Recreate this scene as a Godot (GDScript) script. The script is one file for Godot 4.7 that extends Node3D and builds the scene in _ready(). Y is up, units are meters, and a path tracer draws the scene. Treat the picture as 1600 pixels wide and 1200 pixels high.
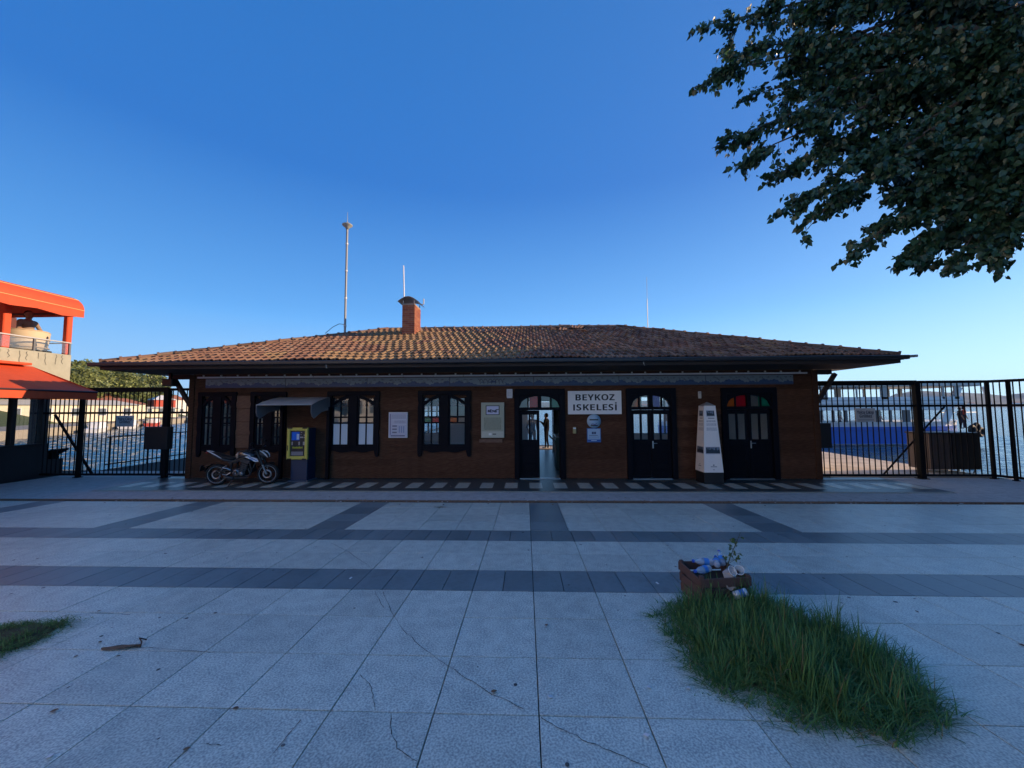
extends Node3D
# A wooden ferry station on a paved square: evening sun from the right, square in the shade of trees.
const F := 601.0          # focal length in photo pixels (1600 x 1200)
const EYE := 1.93         # eye height above the platform in front of the station
const ZF := -10.7         # plane of the station front
const ZG := -8.1          # drain at the foot of the sloping square
const SL := 0.0316        # slope of the square
const SEA := -1.3
var cam_basis: Basis
var M := {}
var used := {}
var rng := RandomNumberGenerator.new()

# ---------- from photo pixels to places ----------
func ray(x: float, y: float) -> Vector3:
	return cam_basis * Vector3((x - 800.0) / F, -(y - 600.0) / F, -1.0)
func wz(x: float, y: float, z: float) -> Vector3:
	var d := ray(x, y)
	return Vector3(0, EYE, 0) + d * (z / d.z)
func wy(x: float, y: float, h: float) -> Vector3:
	var d := ray(x, y)
	return Vector3(0, EYE, 0) + d * ((h - EYE) / d.y)
func wx(x: float, y: float, at: float) -> Vector3:
	var d := ray(x, y)
	return Vector3(0, EYE, 0) + d * (at / d.x)
func wf(x: float, y: float) -> Vector3:
	return wz(x, y, ZF)
func wp(x: float, y: float) -> Vector3:      # on the sloping square: h = SL * (z - ZG)
	var d := ray(x, y)
	var t := (EYE + SL * ZG) / (SL * d.z - d.y)
	return Vector3(0, EYE, 0) + d * t
func ph(z: float) -> float:
	return SL * (clampf(z, ZG, 4.0) - ZG)
func rnd(a: float, b: float) -> float:
	return rng.randf_range(a, b)

# ---------- nodes ----------
func numbered(n: String) -> String:
	used[n] = used.get(n, -1) + 1
	return n if used[n] == 0 else "%s_%03d" % [n, used[n]]
func tag(o: Node, label: String, category: String, group := "", kind := "") -> Node:
	if label: o.set_meta("label", label)
	if category: o.set_meta("category", category)
	if group: o.set_meta("group", group)
	if kind: o.set_meta("kind", kind)
	return o
func thing(called: String, label: String, category: String, at := Vector3.ZERO, group := "") -> Node3D:
	var o := Node3D.new()
	o.name = numbered(called)
	add_child(o)
	o.position = at
	tag(o, label, category, group)
	return o
func put(o: Node3D, called: String, parent: Node) -> void:
	if parent == self:
		o.name = numbered(called)
		add_child(o)
	else:
		o.name = called
		parent.add_child(o, true)
		if not (parent is MeshInstance3D): o.position -= (parent as Node3D).position
func obj(called: String, st: SurfaceTool, m: Material, parent: Node = self) -> MeshInstance3D:
	st.generate_normals()
	return objm(called, st.commit(), m, parent)
func objm(called: String, mesh: Mesh, m: Material, parent: Node = self) -> MeshInstance3D:
	var o := MeshInstance3D.new()
	o.mesh = mesh
	o.material_override = m
	put(o, called, parent)
	return o
func piece(called: String, mesh: Mesh, m: Material, xf: Transform3D, parent: Node) -> MeshInstance3D:
	var o := MeshInstance3D.new()
	o.mesh = mesh
	o.material_override = m
	o.transform = xf
	put(o, called, parent)
	return o
func struct(called: String, st: SurfaceTool, m: Material) -> MeshInstance3D:
	var o := obj(called, st, m)
	o.set_meta("kind", "structure")
	return o
func copy(o: Node3D, at: Vector3, turn: float, label := "", size := 1.0) -> Node3D:
	var c: Node3D = o.duplicate()
	c.name = numbered(String(o.name).rstrip("0123456789").rstrip("_"))
	add_child(c)
	c.position = at
	c.rotation.y = turn
	c.scale = Vector3.ONE * size
	if label: c.set_meta("label", label)
	return c
func many(called: String, mesh: Mesh, m: Material, xfs: Array, cols: Array, parent: Node = self) -> MultiMeshInstance3D:
	var mm := MultiMesh.new()
	mm.transform_format = MultiMesh.TRANSFORM_3D
	mm.use_colors = cols.size() > 0
	mm.mesh = mesh
	mm.instance_count = xfs.size()
	for i in xfs.size():
		mm.set_instance_transform(i, xfs[i])
		if cols.size() > 0: mm.set_instance_color(i, cols[i])
	var o := MultiMeshInstance3D.new()
	o.multimesh = mm
	o.material_override = m
	put(o, called, parent)
	o.set_meta("kind", "stuff")
	return o

# ---------- shapes ----------
func tool() -> SurfaceTool:
	var st := SurfaceTool.new()
	st.begin(Mesh.PRIMITIVE_TRIANGLES)
	st.set_smooth_group(-1)
	return st
func soft() -> SurfaceTool:
	var st := SurfaceTool.new()
	st.begin(Mesh.PRIMITIVE_TRIANGLES)
	st.set_smooth_group(0)
	return st
func f3(st: SurfaceTool, a: Vector3, b: Vector3, c: Vector3, out: Vector3) -> void:
	if (b - a).cross(c - a).dot(out) > 0.0:
		st.add_vertex(a); st.add_vertex(c); st.add_vertex(b)
	else:
		st.add_vertex(a); st.add_vertex(b); st.add_vertex(c)
func f4(st: SurfaceTool, a: Vector3, b: Vector3, c: Vector3, d: Vector3, out: Vector3) -> void:
	if (b - a).cross(c - a).dot(out) + (c - a).cross(d - a).dot(out) > 0.0:
		st.add_vertex(a); st.add_vertex(c); st.add_vertex(b)
		st.add_vertex(a); st.add_vertex(d); st.add_vertex(c)
	else:
		st.add_vertex(a); st.add_vertex(b); st.add_vertex(c)
		st.add_vertex(a); st.add_vertex(c); st.add_vertex(d)
func cp(b: Basis, c: Vector3, h: Vector3, bev: float, axis: int, s: Vector3) -> Vector3:
	var v := h - Vector3.ONE * bev
	v[axis] = h[axis]
	return c + b * (v * s)
func box(st: SurfaceTool, c: Vector3, s: Vector3, bev := 0.0, b := Basis()) -> void:
	var h := s * 0.5
	bev = minf(bev, minf(h.x, minf(h.y, h.z)) * 0.9)
	for ax in 3:
		var u := (ax + 1) % 3
		var v := (ax + 2) % 3
		for sg in [-1.0, 1.0]:
			var q := []
			for k in [[-1.0, -1.0], [1.0, -1.0], [1.0, 1.0], [-1.0, 1.0]]:
				var s3 := Vector3.ZERO
				s3[ax] = sg; s3[u] = k[0]; s3[v] = k[1]
				q.append(cp(b, c, h, bev, ax, s3))
			var n := Vector3.ZERO
			n[ax] = sg
			f4(st, q[0], q[1], q[2], q[3], b * n)
	if bev <= 0.0: return
	for ax in 3:          # the edges run along ax
		var u := (ax + 1) % 3
		var v := (ax + 2) % 3
		for su in [-1.0, 1.0]:
			for sv in [-1.0, 1.0]:
				var s0 := Vector3.ZERO
				s0[ax] = -1.0; s0[u] = su; s0[v] = sv
				var s1 := s0
				s1[ax] = 1.0
				var n := Vector3.ZERO
				n[u] = su; n[v] = sv
				f4(st, cp(b, c, h, bev, u, s0), cp(b, c, h, bev, u, s1), cp(b, c, h, bev, v, s1), cp(b, c, h, bev, v, s0), b * n)
	for sx in [-1.0, 1.0]:
		for sy in [-1.0, 1.0]:
			for sz in [-1.0, 1.0]:
				var s3 := Vector3(sx, sy, sz)
				f3(st, cp(b, c, h, bev, 0, s3), cp(b, c, h, bev, 1, s3), cp(b, c, h, bev, 2, s3), b * s3)
func mmx(st: SurfaceTool, a: Vector3, b: Vector3, bev := 0.0) -> void:   # a box from corner to corner
	box(st, (a + b) * 0.5, (b - a).abs(), bev)
func bar(st: SurfaceTool, a: Vector3, b: Vector3, w: float, t: float, bev := 0.0, up := Vector3.UP) -> void:
	var y := (b - a).normalized()
	var x := y.cross(up if absf(y.dot(up)) < 0.98 else Vector3(0, 0, 1)).normalized()
	box(st, (a + b) * 0.5, Vector3(w, a.distance_to(b), t), bev, Basis(x, y, x.cross(y)))
func tube(st: SurfaceTool, pts: Array, r, sides := 8, cap := true) -> void:
	var rings := []
	var n := pts.size()
	var side := Vector3.ZERO
	for i in n:
		var d: Vector3 = (pts[mini(i + 1, n - 1)] - pts[maxi(i - 1, 0)]).normalized()
		if side == Vector3.ZERO:
			side = d.cross(Vector3.UP if absf(d.y) < 0.9 else Vector3.RIGHT).normalized()
		side = (side - d * side.dot(d)).normalized()
		var up := d.cross(side)
		var rr: float = r[i] if r is Array else r
		var ring := PackedVector3Array()
		for k in sides:
			var a := TAU * k / sides
			ring.append(pts[i] + (side * cos(a) + up * sin(a)) * rr)
		rings.append(ring)
	loft(st, rings, cap)
func loft(st: SurfaceTool, rings: Array, cap := true, closed := true) -> void:
	var m: int = rings[0].size()
	for i in rings.size() - 1:
		var ca := mid(rings[i])
		var cb := mid(rings[i + 1])
		for k in (m if closed else m - 1):
			var j := (k + 1) % m
			var a: Vector3 = rings[i][k]
			var b: Vector3 = rings[i][j]
			var c: Vector3 = rings[i + 1][j]
			var d: Vector3 = rings[i + 1][k]
			f4(st, a, b, c, d, (a + b + c + d) * 0.25 - (ca + cb) * 0.5)
	if cap:
		for e in [0, rings.size() - 1]:
			var c0 := mid(rings[e])
			var o := c0 - mid(rings[1 if e == 0 else e - 1])
			for k in m:
				f3(st, c0, rings[e][k], rings[e][(k + 1) % m], o)
func mid(r) -> Vector3:
	var s := Vector3.ZERO
	for p in r: s += p
	return s / r.size()
func lathe(st: SurfaceTool, at: Vector3, prof: Array, seg := 16, b := Basis(), cap := true) -> void:
	var rings := []
	for p in prof:
		var ring := PackedVector3Array()
		for k in seg:
			var a := TAU * k / seg
			ring.append(at + b * Vector3(cos(a) * p[0], p[1], sin(a) * p[0]))
		rings.append(ring)
	loft(st, rings, cap)
func prism(st: SurfaceTool, poly: PackedVector2Array, xf: Transform3D, depth: float) -> void:
	var tri := Geometry2D.triangulate_polygon(poly)
	var nz := xf.basis.z.normalized()
	for i in range(0, tri.size(), 3):
		var p := []
		for k in 3: p.append(Vector3(poly[tri[i + k]].x, poly[tri[i + k]].y, 0))
		f3(st, xf * p[0], xf * p[1], xf * p[2], -nz)
		var e := Vector3(0, 0, depth)
		f3(st, xf * (p[0] + e), xf * (p[1] + e), xf * (p[2] + e), nz)
	var cw := Geometry2D.is_polygon_clockwise(poly)
	for i in poly.size():
		var a := poly[i]
		var b := poly[(i + 1) % poly.size()]
		var o := Vector3(b.y - a.y, a.x - b.x, 0) * (-1.0 if cw else 1.0)
		f4(st, xf * Vector3(a.x, a.y, 0), xf * Vector3(b.x, b.y, 0), xf * Vector3(b.x, b.y, depth), xf * Vector3(a.x, a.y, depth), xf.basis * o)
func torus(st: SurfaceTool, at: Vector3, axis: Vector3, R: float, r: float, seg := 28, sides := 8, flat := 1.0) -> void:
	var u := axis.cross(Vector3.UP if absf(axis.y) < 0.9 else Vector3.RIGHT).normalized()
	var v := axis.cross(u)
	var rings := []
	for i in seg + 1:
		var a := TAU * i / seg
		var d := u * cos(a) + v * sin(a)
		var ring := PackedVector3Array()
		for k in sides:
			var t := TAU * k / sides
			ring.append(at + d * (R + r * cos(t)) + axis * (r * flat * sin(t)))
		rings.append(ring)
	loft(st, rings, false)
func ball(st: SurfaceTool, at: Vector3, r: Vector3, seg := 12, rings_n := 8) -> void:
	var rings := []
	for i in rings_n + 1:
		var a := PI * i / rings_n - PI / 2
		var ring := PackedVector3Array()
		for k in seg:
			var t := TAU * k / seg
			ring.append(at + Vector3(cos(t) * cos(a) * r.x, sin(a) * r.y, sin(t) * cos(a) * r.z))
		rings.append(ring)
	loft(st, rings, false)
func card(called: String, tl: Vector3, tr: Vector3, br: Vector3, bl: Vector3, m: Material, parent: Node) -> MeshInstance3D:   # printed face, uv over the whole
	var st := SurfaceTool.new()
	st.begin(Mesh.PRIMITIVE_TRIANGLES)
	var v := [tl, tr, br, bl]
	var uv := [Vector2(0, 0), Vector2(1, 0), Vector2(1, 1), Vector2(0, 1)]
	for i in [0, 1, 2, 0, 2, 3]:
		st.set_uv(uv[i])
		st.add_vertex(v[i])
	return obj(called, st, m, parent)
func slab_mesh(w: float, h: float, d: float, bev: float) -> Mesh:
	var st := tool()
	box(st, Vector3.ZERO, Vector3(w, h, d), bev)
	st.generate_normals()
	return st.commit()
func txt(called: String, s: String, size: float, at: Vector3, m: Material, parent: Node, bold := true, wide := 0.0, depth := 0.006) -> MeshInstance3D:
	var t := TextMesh.new()
	var f := SystemFont.new()
	f.font_names = PackedStringArray(["Droid Sans"])
	f.font_weight = 700 if bold else 400
	t.font = f
	t.text = s
	t.font_size = 64
	t.pixel_size = size / 46.0
	t.depth = depth
	t.horizontal_alignment = HORIZONTAL_ALIGNMENT_CENTER
	t.vertical_alignment = VERTICAL_ALIGNMENT_CENTER
	var o := objm(called, t, m, parent)
	o.position += at
	if wide > 0.0:
		var w := t.get_aabb().size.x
		if w > 0.001: o.scale.x = wide / w
	return o

# ---------- materials ----------
func col(r: float, g: float, b: float) -> Color:
	return Color(r, g, b).linear_to_srgb()
func mat(r: float, g: float, b: float, rough := 0.7, ex := {}) -> StandardMaterial3D:
	var m := StandardMaterial3D.new()
	m.albedo_color = col(r, g, b)
	m.roughness = rough
	m.metallic = ex.get("metal", 0.0)
	m.metallic_specular = ex.get("spec", 0.5)
	if ex.has("tex"): m.albedo_texture = ex.tex
	if ex.has("rtex"): m.roughness_texture = ex.rtex
	if ex.has("tri"):
		m.uv1_triplanar = true
		m.uv1_world_triplanar = ex.get("world", true)
		m.uv1_scale = ex.tri
		m.uv1_offset = ex.get("off", Vector3.ZERO)
	if ex.has("nrm"):
		m.normal_enabled = true
		m.normal_texture = ex.nrm
		m.normal_scale = ex.get("ns", 1.0)
	if ex.has("alpha"):
		m.transparency = BaseMaterial3D.TRANSPARENCY_ALPHA
		m.albedo_color.a = ex.alpha
	if ex.has("back"):
		m.backlight_enabled = true
		m.backlight = ex.back
	if ex.has("coat"):
		m.clearcoat_enabled = true
		m.clearcoat = ex.coat
		m.clearcoat_roughness = 0.15
	if ex.get("vcol", false): m.vertex_color_use_as_albedo = true
	if ex.has("glow"):
		m.emission_enabled = true
		m.emission = ex.glow
		m.emission_energy_multiplier = ex.get("power", 1.0)
	return m
func nimg(size: int, freq: float, oct: int, sd: int, type := FastNoiseLite.TYPE_SIMPLEX_SMOOTH) -> Image:
	var n := FastNoiseLite.new()
	n.noise_type = type
	n.seed = sd
	n.frequency = freq
	n.fractal_octaves = oct
	return n.get_seamless_image(size, size)
func ramp(imgs: Array, weights: Array, stops: Array) -> ImageTexture:     # weighted noises -> colours (linear stops)
	var lut := PackedByteArray()
	for i in 256:
		var v := i / 255.0
		var c: Color = stops[0][1]
		for k in stops.size() - 1:
			if v >= stops[k][0]:
				c = stops[k][1].lerp(stops[k + 1][1], clampf((v - stops[k][0]) / (stops[k + 1][0] - stops[k][0]), 0, 1))
		c = c.linear_to_srgb()
		lut.append_array([c.r8, c.g8, c.b8])
	var size: int = imgs[0].get_width()
	var datas := []
	for im in imgs: datas.append((im as Image).get_data())
	var out := PackedByteArray()
	out.resize(size * size * 3)
	var j := 0
	for i in size * size:
		var v := 0.0
		for k in datas.size(): v += datas[k][i] * weights[k]
		var q := clampi(int(v), 0, 255) * 3
		out[j] = lut[q]; out[j + 1] = lut[q + 1]; out[j + 2] = lut[q + 2]
		j += 3
	return ImageTexture.create_from_image(Image.create_from_data(size, size, false, Image.FORMAT_RGB8, out))
func bump(im: Image, s: float) -> ImageTexture:
	var c: Image = im.duplicate()
	c.convert(Image.FORMAT_RF)
	c.bump_map_to_normal_map(s)
	return ImageTexture.create_from_image(c)
func grey(v: float) -> Color:
	return Color(v, v, v)
func rect(im: Image, x: float, y: float, w: float, h: float, c: Color) -> void:    # fractions of the picture, linear colour
	var sx := im.get_width()
	var sy := im.get_height()
	im.fill_rect(Rect2i(int(x * sx), int(y * sy), maxi(1, int(w * sx)), maxi(1, int(h * sy))), c.linear_to_srgb())
func print_img(w: int, h: int, c: Color) -> Image:
	var im := Image.create(w, h, false, Image.FORMAT_RGB8)
	im.fill(c.linear_to_srgb())
	return im
func lines(im: Image, x: float, y: float, w: float, h: float, n: int, c: Color) -> void:   # rows of print too small to read
	for i in n:
		var xx := x
		while xx < x + w - 0.02:
			var ww := minf(rnd(0.03, 0.12), x + w - xx)
			rect(im, xx, y + h * i / n, ww, h / n * 0.5, c)
			xx += ww + 0.02
func pmat(im: Image, rough := 0.5) -> StandardMaterial3D:
	return mat(1, 1, 1, rough, {"tex": ImageTexture.create_from_image(im)})

func sky_texture(sun: Vector3) -> ImageTexture:
	var w := 512
	var h := 256
	var im := Image.create(w, h, false, Image.FORMAT_RGBF)
	var zen := Color(0.010, 0.104, 0.33)
	var high := Color(0.016, 0.132, 0.44)
	var low := Color(0.093, 0.325, 0.71)
	var hor := Color(0.30, 0.55, 0.80)
	var flat_sun := Vector3(sun.x, 0, sun.z).normalized()
	for j in h:
		var el := PI * (0.5 - (j + 0.5) / h)
		var e := rad_to_deg(maxf(el, 0.0))
		var c: Color
		if e > 30.0: c = high.lerp(zen, clampf((e - 30.0) / 35.0, 0, 1))
		elif e > 12.0: c = low.lerp(high, pow((e - 12.0) / 18.0, 0.7))
		else: c = hor.lerp(low, e / 12.0)
		for i in w:
			var az := TAU * (i + 0.5) / w
			var d := Vector3(sin(az) * cos(el), sin(el), -cos(az) * cos(el))
			var toward := clampf(d.dot(sun), -1, 1)
			var ang := rad_to_deg(acos(toward))
			var side := 0.5 + 0.5 * d.dot(flat_sun) * cos(el)
			var k := 0.93 + 0.17 * side
			var glow := 1.3 * exp(-ang / 9.0) + 0.16 * exp(-ang / 30.0)
			var veil := 0.46 * exp(-e / 9.0) * pow(side, 2.2)        # white air low over the water on the sun's side
			im.set_pixel(i, j, Color(c.r * k + glow * 0.80 + veil * 0.75, c.g * k + glow * 0.80 + veil * 0.9, c.b * k + glow * 0.72 + veil * 0.55))
	return ImageTexture.create_from_image(im)

func make_materials() -> void:
	var fine := nimg(512, 0.16, 2, 11)
	var fine2 := nimg(512, 0.33, 1, 12, FastNoiseLite.TYPE_CELLULAR)
	var coarse := nimg(512, 0.012, 4, 13)
	var mid_n := nimg(512, 0.045, 3, 14)
	M.fine = fine; M.coarse = coarse; M.mid_n = mid_n
	var granite := ramp([fine, fine2, coarse], [0.62, 0.18, 0.20], [[0.0, grey(0.14)], [0.34, Color(0.42, 0.45, 0.395)], [0.52, Color(0.66, 0.70, 0.60)], [0.7, Color(0.83, 0.87, 0.76)], [1.0, Color(0.93, 0.93, 0.9)]])
	var slate := ramp([fine, mid_n, coarse], [0.3, 0.35, 0.35], [[0.0, grey(0.15)], [0.4, Color(0.235, 0.285, 0.28)], [0.6, Color(0.285, 0.335, 0.33)], [1.0, grey(0.40)]])
	var rough_tex := ramp([coarse, mid_n, fine], [0.5, 0.25, 0.25], [[0.0, grey(0.08)], [0.5, grey(0.14)], [1.0, grey(0.28)]])
	var gbump := bump(fine, 1.2)
	M.gbump = gbump
	M.slab = []
	for i in 6:
		var v: float = [1.0, 0.94, 1.03, 0.97, 0.90, 1.01][i]
		M.slab.append(mat(0.97 * v, 0.96 * v, 0.95 * v, 0.9, {"tex": granite, "rtex": rough_tex, "tri": Vector3.ONE * 0.72, "off": Vector3(i * 0.37, 0, i * 0.61), "nrm": gbump, "ns": 0.18, "spec": 0.7}))
		M.slab[i].roughness = 1.0
	M.dark_slab = []
	for i in 4:
		var v: float = [1.0, 0.85, 1.12, 0.95][i]
		M.dark_slab.append(mat(0.66 * v, 0.68 * v, 0.70 * v, 1.0, {"tex": slate, "rtex": rough_tex, "tri": Vector3.ONE * 0.5, "off": Vector3(i * 0.27, 0, i * 0.41), "nrm": gbump, "ns": 0.08, "spec": 0.9}))
	var polish := ramp([coarse, mid_n], [0.6, 0.4], [[0.0, grey(0.05)], [0.5, grey(0.09)], [1.0, grey(0.15)]])
	M.polish_dark = mat(0.26, 0.27, 0.28, 1.0, {"tex": slate, "rtex": polish, "tri": Vector3.ONE * 1.3})
	M.polish_light = mat(0.85, 0.85, 0.84, 1.0, {"tex": granite, "rtex": polish, "tri": Vector3.ONE * 0.8})
	M.joint = mat(0.035, 0.033, 0.03, 0.95, {"tex": ramp([mid_n, fine], [0.5, 0.5], [[0.0, grey(0.4)], [1.0, grey(1.0)]]), "tri": Vector3.ONE * 1.3})
	M.apron = mat(0.66, 0.66, 0.63, 0.75, {"tex": ramp([fine, coarse, mid_n], [0.5, 0.3, 0.2], [[0.0, grey(0.25)], [0.5, grey(0.7)], [1.0, grey(1.0)]]), "tri": Vector3.ONE * 0.6, "nrm": gbump, "ns": 0.3, "spec": 0.35})
	M.crack = mat(0.045, 0.042, 0.038, 0.95)
	M.quay = mat(0.42, 0.36, 0.29, 0.85, {"tex": ramp([mid_n, coarse], [0.5, 0.5], [[0.0, grey(0.6)], [1.0, grey(1.0)]]), "tri": Vector3.ONE * 0.4})
	M.kerb = mat(0.5, 0.5, 0.49, 0.6, {"tex": granite, "tri": Vector3.ONE * 0.7})
	var grain := nimg(512, 0.02, 4, 21)
	var wood := ramp([grain, fine], [0.75, 0.25], [[0.0, Color(0.05, 0.018, 0.01)], [0.45, Color(0.155, 0.076, 0.048)], [0.7, Color(0.21, 0.108, 0.066)], [1.0, Color(0.28, 0.155, 0.10)]])
	M.plank = []
	for i in 5:
		var v: float = [0.52, 0.43, 0.60, 0.47, 0.55][i]
		M.plank.append(mat(v, v, v * 0.98, 0.62, {"tex": wood, "tri": Vector3(0.35, 6.0, 6.0), "off": Vector3(i * 0.3, i * 0.17, 0), "nrm": bump(grain, 2.0), "ns": 0.5, "spec": 0.15}))
	M.shutter = mat(0.85, 0.85, 0.8, 0.55, {"tex": wood, "tri": Vector3(0.5, 5.0, 5.0)})
	M.trim = mat(0.006, 0.007, 0.013, 0.55, {"tex": ramp([grain, fine], [0.7, 0.3], [[0.0, grey(0.5)], [1.0, grey(1.0)]]), "tri": Vector3(3, 3, 3), "spec": 0.22})
	M.eave_wood = mat(0.035, 0.026, 0.024, 0.7, {"tex": ramp([grain], [1.0], [[0.0, grey(0.5)], [1.0, grey(1.0)]]), "tri": Vector3(0.4, 5, 5)})
	M.soffit = mat(0.30, 0.27, 0.26, 0.75, {"tex": ramp([grain], [1.0], [[0.0, grey(0.6)], [1.0, grey(1.0)]]), "tri": Vector3(0.4, 5, 5)})
	M.gutter = mat(0.02, 0.021, 0.026, 0.45)
	var clay := ramp([mid_n, fine, coarse], [0.4, 0.3, 0.3], [[0.0, grey(0.45)], [0.5, grey(0.85)], [1.0, grey(1.0)]])
	M.clay_tex = clay
	M.clay_v = mat(1, 1, 1, 0.85, {"tex": clay, "tri": Vector3.ONE * 2.3, "vcol": true, "spec": 0.25})
	M.clay_cols = [Color(0.30, 0.165, 0.105), Color(0.24, 0.13, 0.09), Color(0.34, 0.20, 0.13), Color(0.32, 0.20, 0.11), Color(0.24, 0.15, 0.095), Color(0.36, 0.235, 0.125), Color(0.17, 0.105, 0.075), Color(0.30, 0.20, 0.14)]
	M.clay = []
	for c in M.clay_cols: M.clay.append(mat(c.r, c.g, c.b, 0.85, {"tex": clay, "tri": Vector3.ONE * 2.3, "spec": 0.25}))
	M.ridge = mat(0.36, 0.24, 0.17, 0.8, {"tex": clay, "tri": Vector3.ONE * 3.0})
	M.brick = []
	for c in [Color(0.36, 0.11, 0.055), Color(0.30, 0.085, 0.05), Color(0.42, 0.15, 0.075)]: M.brick.append(mat(c.r, c.g, c.b, 0.85, {"tex": clay, "tri": Vector3.ONE * 4.0}))
	M.mortar = mat(0.30, 0.24, 0.2, 0.95)
	M.black = mat(0.012, 0.012, 0.014, 0.5)
	M.iron = mat(0.010, 0.011, 0.013, 0.65, {"spec": 0.2, "tex": ramp([mid_n, fine], [0.6, 0.4], [[0.0, grey(0.5)], [1.0, grey(1.0)]]), "tri": Vector3.ONE * 3.0})
	M.rubber = mat(0.012, 0.012, 0.012, 0.75)
	M.steel = mat(0.55, 0.56, 0.58, 0.35, {"metal": 0.9})
	M.galv = mat(0.42, 0.43, 0.44, 0.5, {"metal": 0.5})
	M.white = mat(0.75, 0.76, 0.77, 0.4)
	M.offwhite = mat(0.55, 0.55, 0.52, 0.6)
	M.cream = mat(0.80, 0.76, 0.66, 0.85)
	M.glass = mat(0.5, 0.6, 0.65, 0.02, {"alpha": 0.05})
	M.far_glass = mat(0.12, 0.14, 0.16, 0.1)
	M.red_glass = mat(0.32, 0.008, 0.02, 0.05, {"alpha": 0.9})
	M.green_glass = mat(0.008, 0.16, 0.10, 0.05, {"alpha": 0.9})
	M.orange_glass = mat(0.42, 0.09, 0.012, 0.05, {"alpha": 0.9})
	M.blue_glass = mat(0.015, 0.015, 0.30, 0.05, {"alpha": 0.9})
	M.paper = mat(0.62, 0.70, 0.76, 0.7)
	var wav := nimg(512, 0.03, 4, 31)
	var wav2 := nimg(512, 0.012, 3, 32)
	M.water = mat(0.014, 0.070, 0.105, 0.10, {"tri": Vector3.ONE * 0.16, "nrm": bump(wav, 6.0), "ns": 0.6, "tex": ramp([wav2], [1.0], [[0.0, grey(0.7)], [1.0, grey(1.0)]])})
	M.leaf = mat(1, 1, 1, 0.36, {"vcol": true, "back": Color(0.30, 0.40, 0.12), "spec": 0.5})
	M.grass = mat(1, 1, 1, 0.55, {"vcol": true, "back": Color(0.22, 0.35, 0.10), "spec": 0.3})
	M.bark = mat(0.10, 0.085, 0.07, 0.9, {"tex": clay, "tri": Vector3(3, 1, 3)})
	M.orange_cloth = mat(0.68, 0.085, 0.022, 0.75, {"tex": ramp([fine, coarse], [0.4, 0.6], [[0.0, grey(0.7)], [1.0, grey(1.0)]]), "tri": Vector3.ONE * 0.7, "back": Color(0.25, 0.05, 0.02)})
	M.piping = mat(0.75, 0.40, 0.16, 0.7)
	M.olive = mat(0.40, 0.40, 0.32, 0.85, {"tex": ramp([coarse, mid_n], [0.7, 0.3], [[0.0, grey(0.7)], [1.0, grey(1.0)]]), "tri": Vector3.ONE * 0.3})
	M.charcoal = mat(0.018, 0.020, 0.026, 0.6, {"tex": clay, "tri": Vector3.ONE * 0.7})

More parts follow.
